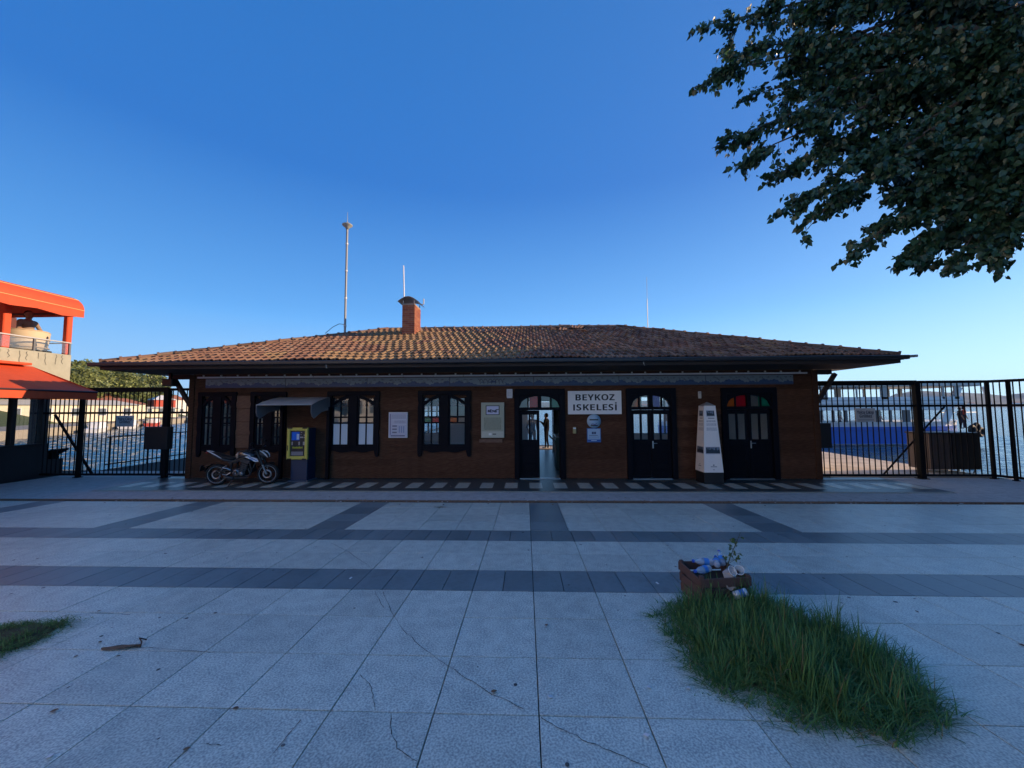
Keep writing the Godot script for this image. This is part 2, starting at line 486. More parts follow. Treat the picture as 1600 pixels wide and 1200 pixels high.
# ---------- the square, platform, quay, sea ----------
func make_ground() -> void:
	var st := tool()       # land: one sheet under the square, sloping towards the drain
	for sx in [[-60.0, 60.0]]:
		var zs := [ZG, 4.0, 70.0]
		for i in 2:
			f4(st, Vector3(sx[0], ph(zs[i]) - 0.022, zs[i]), Vector3(sx[1], ph(zs[i]) - 0.022, zs[i]), Vector3(sx[1], ph(zs[i + 1]) - 0.022, zs[i + 1]), Vector3(sx[0], ph(zs[i + 1]) - 0.022, zs[i + 1]), Vector3.UP)
	f4(st, Vector3(12.8, -0.022, ZG), Vector3(60, -0.022, ZG), Vector3(60, SEA - 1, ZG), Vector3(12.8, SEA - 1, ZG), Vector3.BACK)
	var square := struct("square", st, M.joint)
	var beyond := tool()   # paving of the part of the square that is out of view
	f4(beyond, Vector3(-60, ph(-1.05), -1.05), Vector3(60, ph(-1.05), -1.05), Vector3(60, ph(4.0), 4.0), Vector3(-60, ph(4.0), 4.0), Vector3.UP)
	f4(beyond, Vector3(-60, ph(4.0), 4.0), Vector3(60, ph(4.0), 4.0), Vector3(60, ph(4.0), 70), Vector3(-60, ph(4.0), 70), Vector3.UP)
	f4(beyond, Vector3(13.6, 0.0, ZG), Vector3(60, 0.0, ZG), Vector3(60, ph(-1.05), -1.05), Vector3(13.6, ph(-1.05), -1.05), Vector3.UP)
	struct("paved_ground", beyond, M.apron)
	# rows of slabs: their edges, from the joints seen in the photo
	var zs := []
	for y in [1330.0, 1117.7, 1027.6, 966.2, 924.0, 891.5, 865.4, 845.4, 829.0, 815.5, 804.4, 793.7]: zs.append(wp(832, y).z)
	zs[0] = zs[1] + 0.55
	zs.append(ZG + 0.09)
	zs.insert(0, zs[0] + 0.55)
	var x0 := wp(842.4, 1119.6).x
	var wcol := 0.605
	var bands := {}
	for r in zs.size() - 1:
		var za: float = zs[r]
		var zb: float = zs[r + 1]
		var zm := (za + zb) * 0.5
		var d := absf(za - zb)
		var lim_l := -1.40 * absf(zb) - 1.4
		var lim_r := 1.28 * absf(zb) + 1.4
		var cols := []       # [x left, x right, dark]
		var parent: Node = square
		if r == 5 or r == 8:
			var half := wcol * 0.5
			var x := x0 - ceilf((x0 - lim_l) / half) * half
			while x < lim_r:
				cols.append([x, x + half, true])
				x += half
			var bed := tool()
			f4(bed, Vector3(lim_l - 1, ph(za) - 0.02, za), Vector3(lim_r + 1, ph(za) - 0.02, za), Vector3(lim_r + 1, ph(zb) - 0.02, zb), Vector3(lim_l - 1, ph(zb) - 0.02, zb), Vector3.UP)
			parent = struct("paving_band", bed, M.joint)
		elif r > 8:
			var base := x0 - 3.48 * 4
			while base < lim_r:
				cols.append([base, base + 0.58, base < 4.0])
				for k in 5: cols.append([base + 0.58 * (k + 1), base + 0.58 * (k + 2), false])
				base += 3.48
			parent = bands.get("up", null)
			if parent == null:
				var bed := tool()
				var z1: float = zs[9]
				var z2: float = zs[-1]
				f4(bed, Vector3(-14, ph(z1) - 0.02, z1), Vector3(14, ph(z1) - 0.02, z1), Vector3(14, ph(z2) - 0.02, z2), Vector3(-14, ph(z2) - 0.02, z2), Vector3.UP)
				parent = struct("paving_panels", bed, M.joint)
				bands["up"] = parent
		else:
			var x := x0 - ceilf((x0 - lim_l) / wcol) * wcol
			while x < lim_r:
				cols.append([x, x + wcol, false])
				x += wcol
		for c in cols:
			if c[1] < lim_l or c[0] > lim_r: continue
			if c[0] < -13.9: continue
			var w: float = c[1] - c[0]
			var key := "m%.3f_%.3f" % [w, d]
			if not bands.has(key): bands[key] = slab_mesh(w - 0.007, 0.03, d - 0.007, 0.0015)
			var cx: float = (c[0] + c[1]) * 0.5
			var b := Basis.from_euler(Vector3(-atan(SL) + rnd(-0.0012, 0.0012), 0, rnd(-0.0012, 0.0012)))
			var ms: Array = M.dark_slab if c[2] else M.slab
			piece("slab", bands[key], ms[rng.randi() % ms.size()], Transform3D(b, Vector3(cx, ph(zm) - 0.015 + rnd(-0.0012, 0.0012), zm)), parent)
	# cracks filled with dirt
	for line in [[[598, 925], [612, 955], [630, 985], [655, 1008], [690, 1035], [728, 1060], [770, 1085], [818, 1108]],
			[[846, 1122], [880, 1140], [920, 1160], [965, 1178], [1010, 1200], [1060, 1225]],
			[[562, 1055], [576, 1068], [584, 1084], [586, 1111]], [[610, 1115], [613, 1150], [625, 1175], [652, 1190]],
			[[516, 848], [545, 862], [582, 889]], [[586, 924], [600, 950]], [[210, 1012], [240, 1013], [330, 1020]], [[100, 962], [150, 958], [203, 961]],
			[[1535, 935], [1600, 960]], [[313, 1161], [345, 1165]], [[425, 1178], [450, 1150], [470, 1125]]]:
		var cr := tool()
		var pts := []
		for i in line.size() - 1:
			var a := wp(line[i][0], line[i][1])
			var b := wp(line[i + 1][0], line[i + 1][1])
			for k in 4: pts.append(a.lerp(b, k / 4.0) + Vector3(rnd(-0.006, 0.006), 0, rnd(-0.008, 0.008)))
		pts.append(wp(line[-1][0], line[-1][1]))
		for i in pts.size() - 1:
			var dd: Vector3 = (pts[i + 1] - pts[i]).normalized().cross(Vector3.UP) * rnd(0.0008, 0.0024)
			var up := Vector3(0, 0.0025, 0)
			f4(cr, pts[i] - dd + up, pts[i] + dd + up, pts[i + 1] + dd + up, pts[i + 1] - dd + up, Vector3.UP)
		obj("crack", cr, M.crack, square)
	# the drain: a slot with a brown edging, litter in it
	var dr := tool()
	mmx(dr, Vector3(-13.8, -0.14, ZG - 0.10), Vector3(13.5, -0.10, ZG + 0.09))
	mmx(dr, Vector3(-13.8, -0.12, ZG + 0.055), Vector3(13.5, 0.004, ZG + 0.088), 0.003)
	mmx(dr, Vector3(-13.8, -0.12, ZG - 0.10), Vector3(13.5, 0.010, ZG - 0.06), 0.003)
	var drain := struct("drain_channel", dr, mat(0.20, 0.14, 0.10, 0.9))
	var slat := slab_mesh(0.03, 0.012, 0.112, 0.0)
	var gx := -10.0
	var slats := []
	while gx < 10.4:
		slats.append(Transform3D(Basis(), Vector3(gx, -0.02, ZG - 0.002)))
		gx += 0.09
	many("grating", slat, M.iron, slats, [], drain)
	var bits := []
	var bcol := []
	for i in 420:
		var p := Vector3(rnd(-9, 9.5), 0, 0)
		p.z = ZG + rnd(-0.09, 0.08) if rng.randf() < 0.75 else ZG + rnd(-0.35, 0.35)
		p.y = (-0.004 if absf(p.z - ZG) < 0.05 else 0.016 + ph(p.z))
		var s := rnd(0.008, 0.028)
		bits.append(Transform3D(Basis.from_euler(Vector3(rnd(-0.5, 0.5), rnd(0, TAU), rnd(-0.5, 0.5))).scaled(Vector3(s, s * 0.3, s * rnd(0.5, 1.6))), p))
		var q := rng.randf()
		bcol.append(Color(0.6, 0.6, 0.58) if q < 0.3 else (Color(0.12, 0.07, 0.03) if q < 0.8 else Color(0.25, 0.17, 0.06)))
	var lit := many("drain_litter", slab_mesh(1, 1, 1, 0.2), mat(1, 1, 1, 0.8, {"vcol": true}), bits, bcol)
	tag(lit, "dry leaf crumbs and cigarette ends caught along the drain", "litter")
	# quay: platform level, from the drain back to the water
	var q := tool()
	mmx(q, Vector3(-13.9, SEA - 1.5, -20.6), Vector3(12.8, -0.012, ZG - 0.10))
	f4(q, Vector3(-30, -0.012, -12.2), Vector3(-13.9, -0.012, -12.2), Vector3(-13.9, -0.012, ZG), Vector3(-30, -0.012, ZG), Vector3.UP)
	f4(q, Vector3(-30, -0.012, -12.2), Vector3(-13.9, -0.012, -12.2), Vector3(-13.9, SEA - 1.5, -12.2), Vector3(-30, SEA - 1.5, -12.2), Vector3.FORWARD)
	var quay := struct("quay", q, M.joint)
	var ap := tool()
	mmx(ap, Vector3(-13.9, -0.03, -9.02), Vector3(13.4, 0.0, ZG - 0.10), 0.002)
	mmx(ap, Vector3(-13.9, -0.03, -12.0), Vector3(-10.45, 0.0, -9.024), 0.002)
	mmx(ap, Vector3(9.62, -0.03, -10.95), Vector3(13.4, 0.0, -9.024), 0.002)
	struct("apron", ap, M.apron)
	var dk := slab_mesh(0.56, 0.03, 0.36, 0.003)
	var tones := [mat(0.58, 0.47, 0.35, 0.85), mat(0.50, 0.40, 0.30, 0.85), mat(0.62, 0.52, 0.40, 0.85)]
	for iz in 24:
		for ix in 9:
			if iz > 22: continue
			piece("paver", dk, tones[rng.randi() % 3], Transform3D(Basis(), Vector3(7.98 + 0.57 * ix, -0.008 + rnd(-0.002, 0.002), -11.25 - iz * 0.37)), quay)
	for iz in 3:
		for ix in 28:
			piece("paver", dk, tones[rng.randi() % 3], Transform3D(Basis(), Vector3(-8.2 + 0.57 * ix, -0.008, -18.75 - iz * 0.37)), quay)
	# polished platform with light inlays, and its edging
	var pf := tool()
	mmx(pf, Vector3(-10.45, -0.03, -10.98), Vector3(9.62, 0.004, -9.13))
	var platform := struct("platform", pf, M.polish_dark)
	var inlay := slab_mesh(0.315, 0.02, 0.66, 0.001)
	var ix0 := wy(789, 759, 0.0).x + 0.16
	for i in range(-18, 19):
		var x := ix0 + i * 0.61
		if x < -10.2 or x > 9.4: continue
		piece("inlay", inlay, M.polish_light, Transform3D(Basis(), Vector3(x, -0.003 + rnd(0, 0.0006), -9.80)), platform)
	var x := -10.45
	var km := slab_mesh(0.996, 0.04, 0.10, 0.006)
	while x < 9.4:
		piece("edging_stone", km, M.kerb, Transform3D(Basis(), Vector3(x + 0.5, -0.010, -9.077)), platform)
		x += 1.0
	# sea
	var sea := tool()
	f4(sea, Vector3(-3000, SEA, 60), Vector3(4200, SEA, 60), Vector3(4200, SEA, -2400), Vector3(-3000, SEA, -2400), Vector3.UP)
	var sheet := struct("sea", sea, M.water)
	# choppy water near by, as real waves
	var nz := FastNoiseLite.new()
	nz.seed = 3
	nz.frequency = 0.55
	nz.fractal_octaves = 3
	for area in [[-78.0, -13.95, -80.0, -12.3, 0.36], [12.85, 50.0, -48.0, -8.2, 0.36, 0.5], [-13.95, 12.85, -44.0, -20.65, 0.5, 0.4]]:
		var cell: float = area[4]
		var nx := int((area[1] - area[0]) / cell)
		var nzn := int((area[3] - area[2]) / cell)
		var wv := SurfaceTool.new()
		wv.begin(Mesh.PRIMITIVE_TRIANGLES)
		wv.set_smooth_group(0)
		for j in nzn + 1:
			for i in nx + 1:
				var x2: float = lerpf(area[0], area[1], i / float(nx))
				var z2: float = lerpf(area[2], area[3], j / float(nzn))
				var hh := 0.13 * nz.get_noise_2d(x2 * 1.0, z2 * 1.6) + 0.05 * nz.get_noise_2d(x2 * 3.0 + 50.0, z2 * 3.4) + 0.02 * sin(x2 * 1.1 + z2 * 1.9)
				if area.size() > 5: hh *= area[5]
				wv.add_vertex(Vector3(x2, SEA + 0.16 + hh, z2))
		for j in nzn:
			for i in nx:
				var q0 := j * (nx + 1) + i
				for o in [q0, q0 + 1, q0 + nx + 2, q0, q0 + nx + 2, q0 + nx + 1]: wv.add_index(o)
		obj("near_water", wv, M.water, sheet)

# ---------- the station ----------
var station: Node3D
const ROOF_L := -10.75
const ROOF_R := 8.82
const EAVE_Z := -9.3
const EAVE_Y := 3.14
const RIDGE_Y := 4.98
const RIDGE_Z := -14.35
const RIDGE_L := -5.25
const RIDGE_R := 3.45
const BACK_Z := -18.0

func sag(x: float, t: float) -> float:        # the old roof is uneven
	return 0.028 * sin(x * 0.9 + 0.6) * sin(t * 2.6 + 0.4) + 0.016 * sin(x * 2.1 + t * 5.0) - 0.03 * exp(-pow((x + 6.0) / 1.6, 2.0)) * sin(t * PI)
func roof_at(x: float, t: float) -> Vector3:   # front slope, t from the eave to the ridge
	return Vector3(x, lerpf(EAVE_Y, RIDGE_Y, t) + sag(x, t), lerpf(EAVE_Z, RIDGE_Z, t))

func facade_span(px0: float, px1: float) -> Array:
	return [wf(px0, 680).x, wf(px1, 680).x]

func make_station() -> void:
	station = thing("ferry_station", "long single-storey brown wooden ferry station under a worn hipped tile roof", "building", Vector3(-0.85, 0, ZF))
	var xl := wf(297, 680).x
	var xr := wf(1277, 680).x
	var top := 2.93
	# openings: [x0, x1, y0, y1]
	var holes := []
	for h in [[312, 366, 0.85, 2.36], [394, 444, 0.85, 2.36], [514, 590, 0.85, 2.36], [656, 733, 0.85, 2.36]]:
		var s := facade_span(h[0], h[1])
		holes.append([s[0] + 0.05, s[1] - 0.05, h[2], h[3]])
	var doors := []
	for h in [[804, 883], [979, 1057], [1128, 1215]]:
		var s := facade_span(h[0], h[1])
		holes.append([s[0] + 0.05, s[1] - 0.05, 0.0, 2.36])
		doors.append(s)
	# wall core: piers between the openings, aprons below the windows, a beam above
	var core := tool()
	var x := xl
	for h in holes:
		mmx(core, Vector3(x, 0.0, ZF - 0.20), Vector3(h[0], top, ZF - 0.03))
		if h[2] > 0.01: mmx(core, Vector3(h[0], 0.0, ZF - 0.20), Vector3(h[1], h[2], ZF - 0.03))
		mmx(core, Vector3(h[0], h[3], ZF - 0.20), Vector3(h[1], top, ZF - 0.03))
		x = h[1]
	mmx(core, Vector3(x, 0.0, ZF - 0.20), Vector3(xr, top, ZF - 0.03))
	obj("wall", core, M.cream, station)
	var ends := tool()
	mmx(ends, Vector3(xl, 0, BACK_Z), Vector3(xl + 0.16, top, ZF - 0.2))
	mmx(ends, Vector3(xr - 0.16, 0, BACK_Z), Vector3(xr, top, ZF - 0.2))
	var back := [[-5.35, -3.75, 0.8, 2.45], [-2.4, -1.0, 0.8, 2.45], [0.1, 1.25, 0.0, 2.25], [2.3, 3.7, 0.8, 2.45], [4.75, 6.9, 0.75, 2.45]]
	x = xl + 0.16
	for h in back:
		mmx(ends, Vector3(x, 0, BACK_Z), Vector3(h[0], top, BACK_Z + 0.16))
		if h[2] > 0.01: mmx(ends, Vector3(h[0], 0, BACK_Z), Vector3(h[1], h[2], BACK_Z + 0.16))
		mmx(ends, Vector3(h[0], h[3], BACK_Z), Vector3(h[1], top, BACK_Z + 0.16))
		x = h[1]
	mmx(ends, Vector3(x, 0, BACK_Z), Vector3(xr - 0.16, top, BACK_Z + 0.16))
	for px in [-5.6, -0.62]:
		mmx(ends, Vector3(px - 0.05, 0, BACK_Z + 0.16), Vector3(px + 0.05, top, ZF - 0.2))
	mmx(ends, Vector3(1.95, 0, BACK_Z + 0.16), Vector3(2.05, top, -14.5))
	obj("inner_walls", ends, M.cream, station)
	for h in back:
		if h[2] < 0.01: continue
		var wn := tool()
		var n := 2 if h[1] - h[0] < 1.3 else 4
		for i in n + 1:
			var cx: float = lerpf(h[0], h[1], float(i) / n)
			mmx(wn, Vector3(cx - 0.035, h[2], BACK_Z + 0.04), Vector3(cx + 0.035, h[3], BACK_Z + 0.11))
		for yy in [h[2], lerpf(h[2], h[3], 0.62), h[3]]:
			mmx(wn, Vector3(h[0], yy - 0.03, BACK_Z + 0.045), Vector3(h[1], yy + 0.03, BACK_Z + 0.105))
		var fr := obj("back_window", wn, M.trim, station)
		var gl := tool()
		mmx(gl, Vector3(h[0], h[2], BACK_Z + 0.07), Vector3(h[1], h[3], BACK_Z + 0.076))
		obj("pane", gl, M.glass, fr)
	var fl := tool()
	mmx(fl, Vector3(xl, -0.01, BACK_Z), Vector3(xr, 0.014, ZF - 0.03))
	obj("floor", fl, mat(0.7, 0.7, 0.7, 1.0, {"tex": M.dark_slab[0].albedo_texture, "rtex": M.polish_dark.roughness_texture, "tri": Vector3.ONE * 0.6}), station)
	var cl := tool()
	mmx(cl, Vector3(xl, top, BACK_Z), Vector3(xr, top + 0.06, ZF - 0.03))
	obj("ceiling", cl, mat(0.12, 0.075, 0.045, 0.7), station)
	# weatherboards, row by row between the openings
	var rows := 17
	var rh := (top - 0.02) / rows
	for r in rows:
		var y0 := 0.02 + r * rh
		var y1 := y0 + rh
		var runs := []
		x = xl
		for h in holes:
			if y1 > h[2] + 0.06 and y0 < h[3] - 0.06:
				if h[0] - x > 0.04: runs.append([x, h[0]])
				x = h[1]
		runs.append([x, xr])
		for run in runs:
			var a: float = run[0]
			while a < run[1] - 0.03:
				var b: float = minf(run[1], a + (rnd(2.4, 4.2) if run[1] - a > 4.4 else 9.0))
				var p := tool()
				var t := rnd(0.0, 0.003)
				var zt := ZF - 0.030
				# a board that leans out at its foot
				for s in [[a + 0.001, b - 0.001]]:
					var fa := Vector3(s[0], y0 + 0.002, ZF + 0.010 + t)
					var fb := Vector3(s[1], y0 + 0.002, ZF + 0.010 + t)
					var ga := Vector3(s[0], y1 + 0.004, ZF - 0.012 + t)
					var gb := Vector3(s[1], y1 + 0.004, ZF - 0.012 + t)
					f4(p, fa, fb, gb, ga, Vector3.BACK)
					f4(p, fa, fb, Vector3(s[1], fb.y, zt), Vector3(s[0], fa.y, zt), Vector3.DOWN)
					f4(p, ga, gb, Vector3(s[1], gb.y, zt), Vector3(s[0], ga.y, zt), Vector3.UP)
					f4(p, fa, ga, Vector3(s[0], ga.y, zt), Vector3(s[0], fa.y, zt), Vector3.LEFT)
					f4(p, fb, gb, Vector3(s[1], gb.y, zt), Vector3(s[1], fb.y, zt), Vector3.RIGHT)
				obj("board", p, M.plank[rng.randi() % 5], station)
				a = b
	for cx in [xl, xr]:
		var cb := tool()
		box(cb, Vector3(cx, top * 0.5, ZF - 0.02), Vector3(0.16, top, 0.10), 0.008)
		obj("corner_board", cb, M.plank[1], station)
	# four windows in ornate dark frames
	make_window(312, 366, 0)
	make_window(394, 444, 1)
	make_window(514, 590, 2)
	make_window(656, 733, 3)
	var sh := tool()
	var s0 := facade_span(368, 392)
	for k in 4: mmx(sh, Vector3(s0[0], 0.86 + k * 0.37, ZF + 0.006), Vector3(s0[1], 0.86 + k * 0.37 + 0.363, ZF + 0.026), 0.005)
	obj("shutter", sh, M.shutter, station)
	for i in 3: make_door(doors[i], i)
	make_roof(xl, xr)

func make_window(p0: float, p1: float, kind: int) -> void:
	var s := facade_span(p0 - 3, p1 + 3)
	var xa: float = s[0]
	var w: float = s[1] - s[0]
	var y0 := 0.80
	var h := 1.62
	var z := ZF + 0.012
	var fr := tool()
	var pw := 0.13
	for side in [0, 1]:
		var poly := PackedVector2Array()
		for q in [[0.01, -0.17], [0.05, -0.20], [0.10, -0.17], [0.13, -0.05], [pw, h]]: poly.append(Vector2(q[0], q[1]))
		for q in [[0.0, h], [0.0, h * 0.86], [0.022, h * 0.80], [0.0, h * 0.72], [0.0, h * 0.36], [0.022, h * 0.30], [0.0, h * 0.22], [0.0, 0.0]]: poly.append(Vector2(q[0], q[1]))
		var xf := Transform3D(Basis(), Vector3(xa, y0, z - 0.05)) if side == 0 else Transform3D(Basis(Vector3(-1, 0, 0), Vector3.UP, Vector3(0, 0, 1)), Vector3(xa + w, y0, z - 0.05))
		prism(fr, poly, xf, 0.095)
	var ap := PackedVector2Array()      # apron with an ogee edge
	for i in 21:
		var t := i / 20.0
		ap.append(Vector2(lerpf(pw, w - pw, t), -0.045 + 0.030 * cos(t * TAU * 2.0) - 0.03 * exp(-pow((t - 0.5) * 7.0, 2.0))))
	ap.append(Vector2(w - pw, 0.10)); ap.append(Vector2(pw, 0.10))
	prism(fr, ap, Transform3D(Basis(), Vector3(xa, y0, z - 0.05)), 0.075)
	mmx(fr, Vector3(xa + 0.003, y0 + h - 0.10, z - 0.05), Vector3(xa + w - 0.003, y0 + h + 0.02, z + 0.042), 0.006)
	var mw := 0.115
	mmx(fr, Vector3(xa + w * 0.5 - mw, y0 + 0.08, z - 0.05), Vector3(xa + w * 0.5 + mw, y0 + h - 0.1, z + 0.032), 0.006)
	# arched head: two leaning bars with a board above each
	var frame := obj("window", fr, M.trim, station)
	var hd := tool()
	for side in [-1.0, 1.0]:
		var bd := tool()
		var cx := xa + w * 0.5
		var a := Vector2(w * 0.5 - pw, h * 0.74)
		var b := Vector2(mw, h * 0.90)
		var pl := PackedVector2Array([Vector2(a.x, a.y), Vector2(a.x * 0.55 + b.x * 0.45, lerpf(a.y, b.y, 0.62)), Vector2(b.x, b.y), Vector2(b.x, h - 0.1), Vector2(b.x + 0.10, h - 0.1), Vector2(a.x * 0.6 + b.x * 0.4, lerpf(a.y, b.y, 0.40) + 0.13), Vector2(a.x, a.y + 0.10)])
		prism(hd, pl, Transform3D(Basis(Vector3(side, 0, 0), Vector3.UP, Vector3(0, 0, 1)), Vector3(cx, y0, z - 0.045)), 0.07)
		mmx(bd, Vector3(cx + side * mw, y0 + h * 0.74, z - 0.06), Vector3(cx + side * a.x, y0 + h - 0.1, z - 0.052))
		obj("head_board", bd, M.plank[0], frame)
		var py := y0 + 0.10
		# sash bars
		var sx0 := mw
		var sx1 := w * 0.5 - pw
		var yc0 := y0 + h * 0.46
		var yc1 := y0 + h * 0.56
		mmx(hd, Vector3(cx + side * sx0, yc0 - 0.02, z - 0.04), Vector3(cx + side * sx1, yc0 + 0.02, z + 0.0))
		mmx(hd, Vector3(cx + side * sx0, yc1 - 0.02, z - 0.04), Vector3(cx + side * sx1, yc1 + 0.02, z + 0.0))
		mmx(hd, Vector3(cx + side * sx1, y0 + 0.1, z - 0.041), Vector3(cx + side * (sx1 - 0.05), y0 + h * 0.9, z + 0.004))
		mmx(hd, Vector3(cx + side * sx0, py, z - 0.041), Vector3(cx + side * (sx0 + 0.045), y0 + h * 0.92, z + 0.004))
		mmx(hd, Vector3(cx + side * sx0, py - 0.01, z - 0.039), Vector3(cx + side * sx1, py + 0.05, z + 0.006))
		var mx := (sx0 + sx1) * 0.5
		var tone := [M.green_glass, M.red_glass] if side < 0 else [M.orange_glass, M.glass]
		if not (kind == 3 and side > 0):
			mmx(hd, Vector3(cx + side * mx - 0.02, py, z - 0.0385), Vector3(cx + side * mx + 0.02, yc0, z - 0.001))
		mmx(hd, Vector3(cx + side * mx - 0.02, yc0, z - 0.0385), Vector3(cx + side * mx + 0.02, y0 + h * 0.88, z - 0.001))
		for k in 2:
			var xa2 := lerpf(sx0, sx1, k * 0.5)
			var xb2 := lerpf(sx0, sx1, k * 0.5 + 0.5)
			for part in 3:
				var ya: float = [py, yc0, yc1][part]
				var yb: float = [yc0, yc1, y0 + h * 0.88][part]
				var gp := tool()
				mmx(gp, Vector3(cx + side * xa2, ya, z - 0.022), Vector3(cx + side * xb2, yb, z - 0.018))
				var gm: Material = M.glass
				if part == 1 and kind == 3: gm = tone[1 - k] if side < 0 else tone[k]
				obj("pane", gp, gm, frame)
		if kind == 2:        # white sheets behind the lower panes
			var pp := tool()
			mmx(pp, Vector3(cx + side * (sx0 + 0.035), py + 0.02, z - 0.014), Vector3(cx + side * (sx1 - 0.035), yc0 + 0.01, z - 0.010))
			obj("paper_sheet", pp, M.paper, frame)
	obj("window_head", hd, M.trim, frame)
	if kind < 2:      # goods on shelves behind the glass
		var shf := tool()
		for k in 3: mmx(shf, Vector3(xa + 0.1, 1.12 + k * 0.34, ZF - 0.6), Vector3(xa + w - 0.1, 1.14 + k * 0.34, ZF - 0.28))
		obj("shelf", shf, M.eave_wood, frame)

func make_door(s: Array, i: int) -> void:
	var xa: float = s[0]
	var xb: float = s[1]
	var z := ZF + 0.01
	var fr := tool()
	var hgt := 2.44
	var pw := 0.14
	mmx(fr, Vector3(xa, 0.0, z - 0.16), Vector3(xa + pw, hgt, z + 0.05), 0.008)
	mmx(fr, Vector3(xb - pw, 0.0, z - 0.16), Vector3(xb, hgt, z + 0.05), 0.008)
	mmx(fr, Vector3(xa + 0.002, 2.30, z - 0.155), Vector3(xb - 0.002, hgt + 0.03, z + 0.055), 0.008)
	mmx(fr, Vector3(xa + pw, 1.88, z - 0.15), Vector3(xb - pw, 1.96, z + 0.03), 0.006)
	var cx := (xa + xb) * 0.5
	mmx(fr, Vector3(cx - 0.05, 1.96, z - 0.14), Vector3(cx + 0.05, 2.3, z + 0.025))
	# arched transom: solid corners leave a low arch of coloured panes
	var hw := (xb - xa) * 0.5 - pw
	for side in [-1.0, 1.0]:
		var poly := PackedVector2Array()
		for k in 9:
			var t := k / 8.0
			poly.append(Vector2(lerpf(0.05, hw, t), 1.97 + 0.30 * sqrt(maxf(0.0, 1.0 - t * t))))
		poly.append(Vector2(hw, 2.3)); poly.append(Vector2(0.05, 2.3))
		prism(fr, poly, Transform3D(Basis(Vector3(side, 0, 0), Vector3.UP, Vector3(0, 0, 1)), Vector3(cx, 0, z - 0.13)), 0.15)
		mmx(fr, Vector3(cx + side * (hw * 0.5 + 0.02), 1.96, z - 0.10), Vector3(cx + side * (hw * 0.5 + 0.06), 2.28, z - 0.02))
	var door := obj("door", fr, M.trim, station)
	var tones: Array = [[M.glass, M.red_glass, M.glass, M.green_glass], [M.orange_glass, M.glass, M.blue_glass, M.glass], [M.orange_glass, M.red_glass, M.glass, M.green_glass]][i]
	for k in 4:
		var gp := tool()
		var x0 := lerpf(xa + pw, xb - pw, k * 0.25)
		mmx(gp, Vector3(x0, 1.96, z - 0.06), Vector3(x0 + hw * 0.5, 2.3, z - 0.055))
		obj("pane", gp, tones[k], door)
	var th := tool()
	mmx(th, Vector3(xa + pw, 0.0, z - 0.16), Vector3(xb - pw, 0.022, z + 0.03), 0.004)
	obj("threshold", th, M.steel, door)
	for side in [-1.0, 1.0]:
		var lw := hw - 0.006
		var open: bool = i == 0 and side > 0
		# leaf in its own frame: x from the hinge to the meeting stile
		var hinge := Vector3(cx + side * hw, 0.025, z - 0.07)
		var b := Basis(Vector3(-side, 0, 0), Vector3.UP, Vector3(0, 0, 1))
		if open: b = Basis(Vector3(0.10, 0, -0.995), Vector3.UP, Vector3(0.995, 0, 0.10))
		var xf := Transform3D(b, hinge)
		var lf := tool()
		var lh := 1.85
		for q in [[0.0, 0.075, 0.0, lh], [lw - 0.075, lw, 0.0, lh], [0.075, lw - 0.075, 0.0, 0.16], [0.075, lw - 0.075, 0.92, 1.04], [0.075, lw - 0.075, lh - 0.12, lh], [lw * 0.5 - 0.025, lw * 0.5 + 0.025, 1.04, lh - 0.12]]:
			box(lf, xf * Vector3((q[0] + q[1]) * 0.5, (q[2] + q[3]) * 0.5, 0), Vector3(q[1] - q[0], q[3] - q[2], 0.045), 0.004, b)
		box(lf, xf * Vector3(lw * 0.5, 0.54, -0.002), Vector3(lw - 0.15, 0.77, 0.025), 0.0, b)
		for k in 3: box(lf, xf * Vector3(lw * 0.5, 0.30 + k * 0.24, 0.004), Vector3(lw - 0.2, 0.19, 0.028), 0.008, b)
		obj("door_leaf", lf, M.trim, door)
		for k in 2:
			var gp := tool()
			var ga := 0.075 if k == 0 else lw * 0.5 + 0.025
			var gb := lw * 0.5 - 0.025 if k == 0 else lw - 0.075
			box(gp, xf * Vector3((ga + gb) * 0.5, (1.04 + lh - 0.12) * 0.5, -0.004), Vector3(gb - ga, lh - 0.12 - 1.04, 0.005), 0.0, b)
			obj("pane", gp, M.glass, door)
		if side > 0 and i > 0:
			var hn := tool()
			var hp := xf * Vector3(lw - 0.04, 0.90, 0.028)
			box(hn, hp, Vector3(0.035, 0.20, 0.008), 0.003)
			tube(hn, [hp + Vector3(0, 0.04, 0.0), hp + Vector3(0, 0.04, 0.045)], 0.009, 8)
			tube(hn, [hp + Vector3(0, 0.04, 0.045), hp + Vector3(0.10, 0.04, 0.05)], 0.009, 8)
			obj("handle", hn, M.steel, door)

